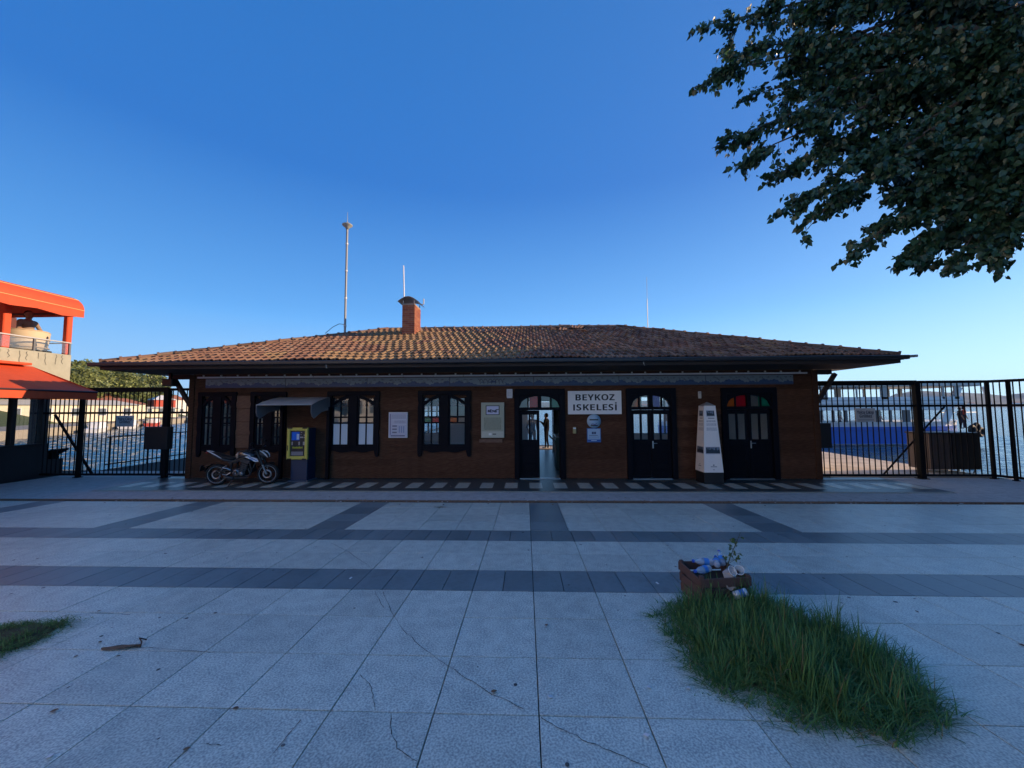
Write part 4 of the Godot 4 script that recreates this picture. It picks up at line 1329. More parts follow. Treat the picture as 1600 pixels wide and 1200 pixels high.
func make_canopy_and_kiosk() -> void:
	var zf := ZF + 1.0
	var bl := wz(437, 623, ZF + 0.02)
	var br := wz(521, 623, ZF + 0.02)
	var fl := wz(400, 632.5, zf)
	var fr := wz(483, 632.5, zf)
	var xl := bl.x * 0.4 + fl.x * 0.6
	var xr := br.x * 0.4 + fr.x * 0.6
	xl = fl.x; xr = fr.x + 0.06
	var t := thing("entrance_canopy", "small grey curved canopy with scalloped sides over the yellow ticket machine", "canopy", Vector3((xl + xr) * 0.5, fl.y - 0.4, ZF))
	var top := tool()
	for i in 8:
		var a := i / 8.0
		var b := (i + 1) / 8.0
		var pa := Vector2(lerpf(ZF, zf, a), lerpf(bl.y + 0.04, fl.y, a * a * 0.6 + a * 0.4))
		var pb := Vector2(lerpf(ZF, zf, b), lerpf(bl.y + 0.04, fl.y, b * b * 0.6 + b * 0.4))
		f4(top, Vector3(xl, pa.y, pa.x), Vector3(xr, pa.y, pa.x), Vector3(xr, pb.y, pb.x), Vector3(xl, pb.y, pb.x), Vector3.UP)
		f4(top, Vector3(xl, pa.y - 0.012, pa.x), Vector3(xr, pa.y - 0.012, pa.x), Vector3(xr, pb.y - 0.012, pb.x), Vector3(xl, pb.y - 0.012, pb.x), Vector3.DOWN)
	f4(top, Vector3(xl, fl.y, zf), Vector3(xr, fl.y, zf), Vector3(xr, fl.y - 0.012, zf), Vector3(xl, fl.y - 0.012, zf), Vector3.BACK)
	obj("roof_sheet", top, mat(0.42, 0.46, 0.48, 0.35), t)
	for sx in [xl, xr - 0.014]:
		var poly := PackedVector2Array()
		for i in 9: poly.append(Vector2(1.0 * i / 8.0, lerpf(bl.y + 0.025, fl.y - 0.014, pow(i / 8.0, 2) * 0.6 + 0.4 * i / 8.0)))
		for q in [[1.0, fl.y - 0.20], [0.95, fl.y - 0.31], [0.86, fl.y - 0.36], [0.72, fl.y - 0.30], [0.5, fl.y - 0.20], [0.25, fl.y - 0.16], [0.06, fl.y - 0.15], [0.0, fl.y - 0.06]]: poly.append(Vector2(q[0], q[1]))
		var sd := tool()
		prism(sd, poly, Transform3D(Basis(Vector3(0, 0, 1), Vector3.UP, Vector3(1, 0, 0)), Vector3(sx, 0, ZF)), 0.014)
		obj("side_panel", sd, mat(0.20, 0.19, 0.20, 0.45), t)
	for e in [440.0, 513.0]:      # posts against the wall that carry the canopy
		var lg := tool()
		var lx := wz(e, 700, ZF + 0.07).x
		mmx(lg, Vector3(lx - 0.045, 0.004, ZF + 0.058), Vector3(lx + 0.045, 2.0, ZF + 0.14), 0.006)
		obj("post", lg, M.trim, t)
	# ticket machine
	var z := -10.22
	var k0 := wz(448, 718, z)
	var k1 := wz(482, 668, z)
	var b0 := wz(452, 750, z).x
	var b1 := wz(478, 750, z).x
	var m := thing("ticket_machine", "yellow framed ticket machine on a navy blue stand", "ticket machine", Vector3((b0 + b1) * 0.5, 0, z))
	var stn := tool()
	mmx(stn, Vector3(b0, 0.03, z - 0.46), Vector3(b1, k0.y + 0.02, z - 0.04), 0.01)
	mmx(stn, Vector3(b0 + 0.02, k0.y, z - 0.46), Vector3(b1 - 0.02, k1.y - 0.02, z - 0.06), 0.01)
	obj("stand", stn, mat(0.014, 0.035, 0.085, 0.45), m)
	var pl := tool()
	mmx(pl, Vector3(b0 - 0.05, 0.004, z - 0.5), Vector3(b1 + 0.05, 0.03, z + 0.0), 0.004)
	obj("foot_plate", pl, mat(0.10, 0.13, 0.18, 0.4), m)
	var bz := tool()
	var w := k1.x - k0.x
	var h := k1.y - k0.y
	var fm := 0.085
	for q in [[0.0, fm, 0.0, h], [w - fm, w, 0.0, h], [fm, w - fm, 0.0, 0.09], [fm, w - fm, h - 0.085, h]]:
		mmx(bz, Vector3(k0.x + q[0], k0.y + q[2], z - 0.04), Vector3(k0.x + q[1], k0.y + q[3], z + 0.03), 0.012)
	obj("bezel", bz, mat(0.60, 0.52, 0.10, 0.45), m)
	for q in [[0.02, h - 0.03, 0.13], [w - 0.15, h - 0.03, 0.13], [0.02, 0.0, 0.12], [w - 0.14, 0.0, 0.12]]:
		var cr := tool()
		mmx(cr, Vector3(k0.x + q[0], k0.y + q[1] - 0.002, z - 0.02), Vector3(k0.x + q[0] + q[2], k0.y + q[1] + 0.03, z + 0.033), 0.003)
		obj("corner_bumper", cr, M.black, m)
	var hd := tool()
	mmx(hd, Vector3(k0.x + 0.02, k0.y + 0.24, z + 0.02), Vector3(k0.x + 0.045, k0.y + 0.38, z + 0.036), 0.004)
	obj("latch", hd, M.black, m)
	var pn := tool()
	mmx(pn, Vector3(k0.x + fm, k0.y + 0.09, z - 0.05), Vector3(k0.x + w - fm, k0.y + h - 0.085, z - 0.01))
	obj("control_panel", pn, mat(0.012, 0.016, 0.028, 0.3), m)
	var sc := tool()
	mmx(sc, Vector3(k0.x + 0.12, k0.y + h - 0.34, z - 0.012), Vector3(k0.x + 0.33, k0.y + h - 0.12, z + 0.002), 0.002)
	obj("screen", sc, mat(0.01, 0.06, 0.22, 0.15, {"glow": Color(0.04, 0.22, 0.62), "power": 0.35}), m)
	var px := tool()
	mmx(px, Vector3(k0.x + 0.255, k0.y + h - 0.32, z + 0.002), Vector3(k0.x + 0.325, k0.y + h - 0.17, z + 0.004))
	obj("screen_card", px, mat(0.5, 0.6, 0.7, 0.3), m)
	for q in [[0.37, h - 0.14, 0.025, 0.02], [0.36, h - 0.20, 0.02, 0.018], [0.35, h - 0.28, 0.08, 0.035], [0.45, h - 0.22, 0.07, 0.03], [0.45, h - 0.28, 0.07, 0.03], [0.43, h - 0.47, 0.07, 0.09], [0.12, h - 0.47, 0.03, 0.09], [0.31, h - 0.47, 0.03, 0.09]]:
		var bt := tool()
		mmx(bt, Vector3(k0.x + q[0], k0.y + q[1], z - 0.012), Vector3(k0.x + q[0] + q[2], k0.y + q[1] + q[3], z + 0.004), 0.002)
		obj("key_plate", bt, mat(0.42, 0.40, 0.40, 0.4), m)
	var tr := tool()
	mmx(tr, Vector3(k0.x + 0.12, k0.y + 0.11, z - 0.012), Vector3(k0.x + w - 0.13, k0.y + 0.21, z + 0.010), 0.004)
	obj("tray", tr, mat(0.22, 0.22, 0.25, 0.4), m)
	txt("lettering", "istanbulkart", 0.05, Vector3(k0.x + 0.28, k0.y + 0.32, z - 0.008), mat(0.55, 0.60, 0.05, 0.5), m, true, 0.28)

func make_totem() -> void:
	var zf := wy(1115, 757, 0.0).z
	var x0 := wz(1101, 757, zf).x
	var x1 := wz(1131.5, 757, zf).x
	var d := 0.50
	var base_h := wz(1115, 739, zf).y
	var top_h := wz(1108, 634, zf - 0.1).y
	var apex := wz(1106, 628, zf - 0.25).y
	var cx := (x0 + x1) * 0.5
	var cz := zf - d * 0.5
	var t := thing("info_totem", "white tapering information totem with pictures on a black plinth", "totem", Vector3(cx, 0, cz))
	var hw := (x1 - x0) * 0.5
	var pl := tool()
	mmx(pl, Vector3(cx - hw, 0.004, cz - d * 0.5), Vector3(cx + hw, base_h + 0.01, cz + d * 0.5), 0.006)
	obj("plinth", pl, M.black, t)
	var tw := hw * 0.60
	var td := d * 0.5 * 0.60
	var bd := tool()
	var r0 := PackedVector3Array([Vector3(cx - hw, base_h + 0.01, cz + d * 0.5), Vector3(cx + hw, base_h + 0.01, cz + d * 0.5), Vector3(cx + hw, base_h + 0.01, cz - d * 0.5), Vector3(cx - hw, base_h + 0.01, cz - d * 0.5)])
	var r1 := PackedVector3Array([Vector3(cx - tw, top_h, cz + td), Vector3(cx + tw, top_h, cz + td), Vector3(cx + tw, top_h, cz - td), Vector3(cx - tw, top_h, cz - td)])
	loft(bd, [r0, r1])
	obj("column", bd, mat(0.80, 0.81, 0.80, 0.35), t)
	var cp2 := tool()
	var ap := PackedVector3Array()
	for i in 4: ap.append(Vector3(cx, apex, cz) + (r1[i] - Vector3(cx, top_h, cz)) * 0.03)
	var ov := PackedVector3Array()
	for i in 4: ov.append(r1[i] + (r1[i] - Vector3(cx, top_h, cz)) * 0.05)
	loft(cp2, [r1, ov, ap])
	obj("cap", cp2, mat(0.25, 0.28, 0.30, 0.5), t)
	for face in 2:
		var im := print_img(160, 560, Color(0.80, 0.81, 0.80))
		for q in [[0.16, 0.08, 0.66, 0.075], [0.10, 0.63, 0.80, 0.09]]:
			rect(im, q[0] - 0.03, q[1] - 0.012, q[2] + 0.06, q[3] + 0.024, Color(0.5, 0.54, 0.6))
			rect(im, q[0], q[1], q[2], q[3], Color(0.02, 0.035, 0.06))
			for k in 20: rect(im, q[0] + rnd(0.0, q[2] - 0.1), q[1] + rnd(0, 0.02), rnd(0.03, 0.1), rnd(0.01, 0.03), Color(0.16, 0.22, 0.30))
		rect(im, 0.22, 0.185, 0.56, 0.012, Color(0.10, 0.13, 0.18))
		lines(im, 0.14, 0.225, 0.72, 0.03, 2, Color(0.20, 0.25, 0.32))
		lines(im, 0.14, 0.27, 0.74, 0.04, 3, Color(0.25, 0.30, 0.37))
		lines(im, 0.14, 0.335, 0.76, 0.05, 4, Color(0.25, 0.30, 0.37))
		rect(im, 0.46, 0.885, 0.07, 0.016, Color(0.03, 0.05, 0.09))
		rect(im, 0.34, 0.912, 0.32, 0.010, Color(0.10, 0.14, 0.2))
		rect(im, 0.48, 0.955, 0.05, 0.01, Color(0.03, 0.05, 0.09))
		var pr := pmat(im, 0.35)
		var c := Vector3(cx, 0, cz)
		if face == 0:
			var o := Vector3(0, 0, 0.003)
			card("print", r1[0] + o, r1[1] + o, r0[1] + o, r0[0] + o, pr, t)
		else:
			var o := Vector3(-0.003, 0, 0)
			card("print", r1[3] + o, r1[0] + o, r0[0] + o, r0[3] + o, pr, t)

# ---------- motorcycle ----------
func oval(c: Vector3, hy: float, hz: float, n := 12, pw := 0.75) -> PackedVector3Array:
	var r := PackedVector3Array()
	for k in n:
		var a := TAU * k / n
		r.append(c + Vector3(0, signf(sin(a)) * pow(absf(sin(a)), pw) * hy, signf(cos(a)) * pow(absf(cos(a)), pw) * hz))
	return r
func make_motorcycle() -> void:
	var t := thing("motorcycle", "black naked motorcycle with white and tan tank parked by the station wall", "motorcycle")
	var R := 0.272
	var wb := 1.24
	var dk := mat(0.015, 0.016, 0.018, 0.4)
	var grey_m := mat(0.05, 0.052, 0.055, 0.45, {"metal": 0.5})
	for e in [[0.0, 0.075], [wb, 0.058]]:
		var c := Vector3(e[0], R, 0)
		var ty := soft()
		torus(ty, c, Vector3(0, 0, 1), R - 0.038, 0.038, 36, 10, e[1] / 0.038)
		var wheel := obj("wheel", ty, M.rubber, t)
		var rm := soft()
		torus(rm, c, Vector3(0, 0, 1), R - 0.078, 0.014, 36, 6, 2.4)
		obj("rim", rm, M.black, wheel)
		var sp := soft()
		for s in [-1.0, 1.0]: torus(sp, c + Vector3(0, 0, s * (e[1] * 0.72)), Vector3(0, 0, 1), R - 0.064, 0.005, 36, 5)
		obj("rim_stripe", sp, mat(0.55, 0.56, 0.58, 0.4), wheel)
		var sk := tool()
		for k in 5:
			var a := TAU * k / 5.0 + 0.3
			bar(sk, c, c + Vector3(cos(a), sin(a), 0) * (R - 0.08), 0.028, 0.03, 0.006, Vector3(0, 0, 1))
		lathe(sk, c, [[0.045, -0.07], [0.045, 0.07]], 12, Basis(Vector3.RIGHT, PI / 2))
		obj("spokes", sk, M.black, wheel)
		var dc := soft()
		torus(dc, c + Vector3(0, 0, 0.062), Vector3(0, 0, 1), 0.095, 0.022, 28, 4, 0.12)
		obj("brake_disc", dc, M.steel, wheel)
	# fork, fender
	for s in [-1.0, 1.0]:
		var fk := tool()
		tube(fk, [Vector3(wb, R, s * 0.085), Vector3(wb - 0.10, R + 0.24, s * 0.085)], 0.026, 10)
		obj("fork_leg", fk, mat(0.3, 0.3, 0.31, 0.4, {"metal": 0.8}), t)
		var fu := tool()
		tube(fu, [Vector3(wb - 0.10, R + 0.24, s * 0.085), Vector3(wb - 0.245, R + 0.60, s * 0.085)], 0.032, 10)
		obj("fork_tube", fu, dk, t)
	var fd := tool()
	for i in 7:
		var a := deg_to_rad(62 + i * 12)
		var b := deg_to_rad(62 + (i + 1) * 12)
		for q in [[-0.06, 0.06]]:
			f4(fd, Vector3(wb + cos(a) * (R + 0.025), R + sin(a) * (R + 0.025), q[0]), Vector3(wb + cos(a) * (R + 0.025), R + sin(a) * (R + 0.025), q[1]), Vector3(wb + cos(b) * (R + 0.025), R + sin(b) * (R + 0.025), q[1]), Vector3(wb + cos(b) * (R + 0.025), R + sin(b) * (R + 0.025), q[0]), Vector3.UP)
	obj("front_fender", fd, dk, t)
	# frame, swingarm, engine
	var fm := tool()
	tube(fm, [Vector3(wb - 0.24, 0.80, 0), Vector3(0.75, 0.72, 0.12), Vector3(0.42, 0.60, 0.13), Vector3(0.40, 0.32, 0.12)], 0.022, 8)
	tube(fm, [Vector3(wb - 0.24, 0.80, 0), Vector3(0.75, 0.72, -0.12), Vector3(0.42, 0.60, -0.13), Vector3(0.40, 0.32, -0.12)], 0.022, 8)
	tube(fm, [Vector3(wb - 0.25, 0.72, 0), Vector3(0.90, 0.45, 0.06), Vector3(0.82, 0.24, 0.08), Vector3(0.42, 0.22, 0.1)], 0.018, 8)
	tube(fm, [Vector3(0.42, 0.60, 0.1), Vector3(0.10, 0.70, 0.08), Vector3(-0.12, 0.76, 0.04)], 0.015, 8)
	obj("frame", fm, dk, t)
	var sw := tool()
	for s in [-1.0, 1.0]:
		bar(sw, Vector3(0.42, 0.34, s * 0.10), Vector3(-0.04, R + 0.01, s * 0.095), 0.05, 0.03, 0.006, Vector3(0, 0, 1))
	obj("swingarm", sw, dk, t)
	var gd := tool()
	bar(gd, Vector3(0.40, 0.42, 0.115), Vector3(0.02, 0.36, 0.115), 0.055, 0.012, 0.004, Vector3(0, 0, 1))
	obj("chain_guard", gd, dk, t)
	var en := tool()
	box(en, Vector3(0.56, 0.33, 0), Vector3(0.30, 0.20, 0.24), 0.03)
	box(en, Vector3(0.68, 0.47, 0), Vector3(0.17, 0.22, 0.19), 0.02, Basis(Vector3(0, 0, 1), -0.35))
	for k in 4: box(en, Vector3(0.655 + k * 0.018, 0.41 + k * 0.045, 0), Vector3(0.20, 0.014, 0.21), 0.004, Basis(Vector3(0, 0, 1), -0.35))
	var eng := obj("engine", en, grey_m, t)
	var cv := soft()
	lathe(cv, Vector3(0.52, 0.33, 0.12), [[0.085, 0.0], [0.082, 0.022], [0.05, 0.03], [0.0, 0.03]], 18, Basis(Vector3.RIGHT, PI / 2))
	lathe(cv, Vector3(0.64, 0.30, 0.12), [[0.055, 0.0], [0.052, 0.018], [0.0, 0.02]], 16, Basis(Vector3.RIGHT, PI / 2))
	obj("engine_cover", cv, mat(0.28, 0.28, 0.29, 0.4, {"metal": 0.7}), eng)
	var rd := tool()
	box(rd, Vector3(0.86, 0.46, 0), Vector3(0.04, 0.24, 0.24), 0.01, Basis(Vector3(0, 0, 1), 0.2))
	obj("radiator", rd, dk, t)
	var ex := tool()
	tube(ex, [Vector3(0.78, 0.42, 0.06), Vector3(0.84, 0.28, 0.07), Vector3(0.74, 0.19, 0.08), Vector3(0.46, 0.19, 0.11)], 0.022, 10)
	var pipe := obj("exhaust_pipe", ex, grey_m, t)
	var mf := soft()
	tube(mf, [Vector3(0.47, 0.19, 0.12), Vector3(0.42, 0.20, 0.13), Vector3(0.26, 0.225, 0.14), Vector3(0.23, 0.23, 0.14)], [0.028, 0.045, 0.05, 0.035], 12)
	obj("muffler", mf, mat(0.06, 0.06, 0.065, 0.4, {"metal": 0.6}), pipe)
	var pg := tool()
	tube(pg, [Vector3(0.38, 0.40, 0.12), Vector3(0.30, 0.45, 0.14), Vector3(0.22, 0.46, 0.14), Vector3(0.16, 0.40, 0.13)], 0.014, 6)
	tube(pg, [Vector3(0.40, 0.34, 0.12), Vector3(0.30, 0.28, 0.15), Vector3(0.24, 0.31, 0.20)], 0.014, 6)
	bar(pg, Vector3(0.20, 0.47, 0.13), Vector3(0.30, 0.52, 0.13), 0.03, 0.012)
	obj("footrest_bracket", pg, M.steel, t)
	var shk := tool()
	tube(shk, [Vector3(0.36, 0.58, 0), Vector3(0.24, 0.32, 0)], 0.035, 10)
	obj("shock_absorber", shk, dk, t)
	# bodywork
	var tk := soft()
	loft(tk, [oval(Vector3(0.44, 0.70, 0), 0.05, 0.07), oval(Vector3(0.50, 0.735, 0), 0.09, 0.105), oval(Vector3(0.62, 0.765, 0), 0.115, 0.135), oval(Vector3(0.76, 0.765, 0), 0.11, 0.14), oval(Vector3(0.88, 0.74, 0), 0.085, 0.12), oval(Vector3(0.96, 0.72, 0), 0.05, 0.08)])
	var tank := obj("tank", tk, mat(0.02, 0.021, 0.024, 0.25, {"coat": 0.8}), t)
	var tp := soft()
	loft(tp, [oval(Vector3(0.470, 0.725, 0), 0.065, 0.082), oval(Vector3(0.505, 0.745, 0), 0.095, 0.110), oval(Vector3(0.56, 0.762, 0), 0.105, 0.124)])
	obj("tank_panel", tp, mat(0.40, 0.28, 0.20, 0.3, {"coat": 0.6}), tank)
	for s in [-1.0, 1.0]:
		var sh := tool()
		var poly := PackedVector2Array([Vector2(0.74, 0.735), Vector2(0.84, 0.755), Vector2(1.04, 0.69), Vector2(1.08, 0.61), Vector2(0.99, 0.605), Vector2(0.88, 0.665)])
		prism(sh, poly, Transform3D(Basis(), Vector3(0, 0, s * 0.145 - 0.01)), 0.02)
		obj("shroud", sh, mat(0.72, 0.75, 0.78, 0.25, {"coat": 0.6}), tank)
		var de := tool()
		for q in [[0.86, 0.725, 0.10], [0.93, 0.69, 0.12], [0.99, 0.655, 0.10], [0.90, 0.665, 0.08]]:
			box(de, Vector3(q[0], q[1], s * 0.157), Vector3(q[2], 0.018, 0.004), 0.0, Basis(Vector3(0, 0, 1), -0.5))
		obj("decal", de, mat(0.03, 0.22, 0.55, 0.3), tank)
		var ln := tool()
		tube(ln, [Vector3(0.50, 0.785, s * 0.095), Vector3(0.62, 0.83, s * 0.10), Vector3(0.74, 0.80, s * 0.135), Vector3(0.86, 0.765, s * 0.13)], 0.010, 6)
		obj("stripe", ln, M.white, tank)
	var cap := soft()
	loft(cap, [oval(Vector3(0.56, 0.855, 0), 0.02, 0.05), oval(Vector3(0.66, 0.875, 0), 0.022, 0.07), oval(Vector3(0.80, 0.862, 0), 0.02, 0.06), oval(Vector3(0.88, 0.835, 0), 0.012, 0.03)])
	obj("tank_cover", cap, dk, tank)
	var kn := tool()
	prism(kn, PackedVector2Array([Vector2(0.30, 0.60), Vector2(0.46, 0.66), Vector2(0.66, 0.70), Vector2(0.86, 0.63), Vector2(0.80, 0.54), Vector2(0.60, 0.62), Vector2(0.40, 0.54)]), Transform3D(Basis(), Vector3(0, 0, -0.12)), 0.24)
	obj("side_panel", kn, mat(0.035, 0.036, 0.042, 0.35), t)
	var se := soft()
	loft(se, [oval(Vector3(0.50, 0.70, 0), 0.03, 0.09), oval(Vector3(0.36, 0.685, 0), 0.04, 0.125), oval(Vector3(0.18, 0.725, 0), 0.04, 0.12), oval(Vector3(0.02, 0.795, 0), 0.035, 0.09), oval(Vector3(-0.10, 0.835, 0), 0.02, 0.05)])
	obj("seat", se, M.rubber, t)
	var tl := soft()
	loft(tl, [oval(Vector3(0.42, 0.62, 0), 0.04, 0.10), oval(Vector3(0.20, 0.66, 0), 0.05, 0.115), oval(Vector3(0.0, 0.745, 0), 0.04, 0.09), oval(Vector3(-0.16, 0.83, 0), 0.025, 0.05), oval(Vector3(-0.24, 0.875, 0), 0.012, 0.025)])
	var tail := obj("tail", tl, mat(0.03, 0.036, 0.042, 0.35), t)
	var ts := tool()
	for s in [-1.0, 1.0]: tube(ts, [Vector3(0.16, 0.70, s * 0.118), Vector3(0.0, 0.785, s * 0.092), Vector3(-0.16, 0.855, s * 0.05), Vector3(-0.25, 0.885, s * 0.02)], [0.006, 0.012, 0.012, 0.008], 6)
	obj("tail_stripe", ts, M.white, tail)
	var ht := tool()        # tail light and number plate hanger
	box(ht, Vector3(-0.25, 0.84, 0), Vector3(0.05, 0.035, 0.09), 0.01)
	obj("tail_light", ht, mat(0.35, 0.01, 0.01, 0.3), t)
	var hu := tool()
	tube(hu, [Vector3(0.06, 0.42, 0), Vector3(-0.16, 0.52, 0), Vector3(-0.34, 0.48, 0)], 0.02, 6)
	box(hu, Vector3(-0.37, 0.44, 0), Vector3(0.02, 0.15, 0.18), 0.005, Basis(Vector3(0, 0, 1), -0.3))
	for i in 5:
		var a := deg_to_rad(85 + i * 16)
		var b := deg_to_rad(85 + (i + 1) * 16)
		f4(hu, Vector3(cos(a) * (R + 0.03), R + sin(a) * (R + 0.03), -0.07), Vector3(cos(a) * (R + 0.03), R + sin(a) * (R + 0.03), 0.07), Vector3(cos(b) * (R + 0.03), R + sin(b) * (R + 0.03), 0.07), Vector3(cos(b) * (R + 0.03), R + sin(b) * (R + 0.03), -0.07), Vector3.UP)
	obj("rear_hugger", hu, dk, t)
	var hl := soft()
	loft(hl, [oval(Vector3(1.02, 0.80, 0), 0.06, 0.09), oval(Vector3(1.10, 0.78, 0), 0.085, 0.10), oval(Vector3(1.20, 0.735, 0), 0.07, 0.085), oval(Vector3(1.235, 0.71, 0), 0.04, 0.06)])
	var head := obj("headlight", hl, dk, t)
	var hc := tool()
	tube(hc, [Vector3(1.06, 0.87, 0.06), Vector3(1.15, 0.835, 0.085), Vector3(1.22, 0.76, 0.075), Vector3(1.245, 0.70, 0.05)], [0.008, 0.018, 0.018, 0.008], 6)
	tube(hc, [Vector3(1.06, 0.87, -0.06), Vector3(1.15, 0.835, -0.085), Vector3(1.22, 0.76, -0.075), Vector3(1.245, 0.70, -0.05)], [0.008, 0.018, 0.018, 0.008], 6)
	obj("cowl_stripe", hc, M.white, head)
	var hb := tool()
	tube(hb, [Vector3(0.92, 0.93, 0.36), Vector3(0.98, 0.95, 0.24), Vector3(1.02, 0.90, 0.08), Vector3(1.02, 0.90, -0.08), Vector3(0.98, 0.95, -0.24), Vector3(0.92, 0.93, -0.36)], 0.014, 8)
	var hbar := obj("handlebar", hb, dk, t)
	for s in [-1.0, 1.0]:
		var gr := tool()
		tube(gr, [Vector3(0.92, 0.93, s * 0.37), Vector3(0.975, 0.947, s * 0.25)], 0.019, 8)
		obj("grip", gr, M.rubber, hbar)
		var mi := tool()
		tube(mi, [Vector3(0.98, 0.95, s * 0.22), Vector3(1.0, 1.06, s * 0.28)], 0.007, 6)
		box(mi, Vector3(1.0, 1.085, s * 0.31), Vector3(0.025, 0.06, 0.12), 0.012, Basis(Vector3(1, 0, 0), s * 0.2))
		obj("mirror", mi, dk, hbar)
		var lv := tool()
		tube(lv, [Vector3(1.0, 0.94, s * 0.2), Vector3(0.99, 0.945, s * 0.35)], 0.006, 6)
		obj("lever", lv, M.steel, hbar)
	var ss := tool()
	tube(ss, [Vector3(0.46, 0.22, 0.10), Vector3(0.40, 0.012, 0.24)], 0.012, 6)
	obj("side_stand", ss, dk, t)
	var rear := wy(340, 757.8, 0.004)
	var front := wy(413, 756.3, 0.004)
	var dv := front - rear
	t.position = Vector3(rear.x, 0.004, rear.z)
	t.rotation.y = atan2(-dv.z, dv.x)
	t.rotation.x = 0.05

# ---------- fences ----------
func fence_run(t: Node3D, a: Vector3, b: Vector3, top: float, mid_y: float, gap: float, thick_top: bool, skip := []) -> void:
	var len := a.distance_to(b)
	var n := int(round(len / gap))
	var bm: Mesh = slab_mesh(0.022, top - 0.10, 0.022, 0.003)
	for k in range(1, n):
		var p := a.lerp(b, float(k) / n)
		piece("bar", bm, M.iron, Transform3D(Basis(Vector3.UP, rnd(-0.05, 0.05)), Vector3(p.x, 0.10 + (top - 0.10) * 0.5 - 0.02, p.z)), t)
	for r in [[top, 0.13 if thick_top else 0.07, 0.075], [mid_y, 0.06, 0.05], [0.09, 0.06, 0.05]]:
		var st := tool()
		bar(st, Vector3(a.x, r[0], a.z), Vector3(b.x, r[0], b.z), r[1], r[2], 0.005, Vector3(b.z - a.z, 0, a.x - b.x).normalized())
		obj("rail", st, M.iron, t)
func fence_post(t: Node3D, p: Vector3, top: float, w: float) -> void:
	var st := tool()
	mmx(st, Vector3(p.x - w * 0.5, 0.0, p.z - w * 0.5), Vector3(p.x + w * 0.5, top, p.z + w * 0.5), 0.008)
	mmx(st, Vector3(p.x - w * 0.8, 0.0, p.z - w * 0.8), Vector3(p.x + w * 0.8, 0.02, p.z + w * 0.8), 0.004)
	obj("post", st, M.iron, t)
func notice(label: String, p0: Vector2, p1: Vector2, z: float) -> void:
	var a := wz(p0.x, p0.y, z)
	var b := wz(p1.x, p1.y, z)
	var y0 := b.y
	var y1 := a.y
	var t := thing("fence_notice", label, "sign", Vector3((a.x + b.x) * 0.5, y0, z))
	var st := tool()
	mmx(st, Vector3(a.x, y0, z - 0.006), Vector3(b.x, y1, z + 0.004), 0.002)
	obj("plate", st, mat(0.42, 0.44, 0.45, 0.5), t)
	var ink := mat(0.03, 0.04, 0.07, 0.5)
	var cx := (a.x + b.x) * 0.5
	var w := b.x - a.x
	var h := y1 - y0
	txt("lettering", "Yolcu Çıkışı", 0.085, Vector3(cx, y0 + h * 0.70, z + 0.006), ink, t, true, w * 0.82, 0.004)
	txt("lettering", "Girilmez", 0.085, Vector3(cx, y0 + h * 0.42, z + 0.006), ink, t, true, w * 0.62, 0.004)
	var ln := tool()
	mmx(ln, Vector3(cx - w * 0.4, y0 + h * 0.12, z + 0.004), Vector3(cx + w * 0.4, y0 + h * 0.155, z + 0.007))
	obj("small_print", ln, ink, t)

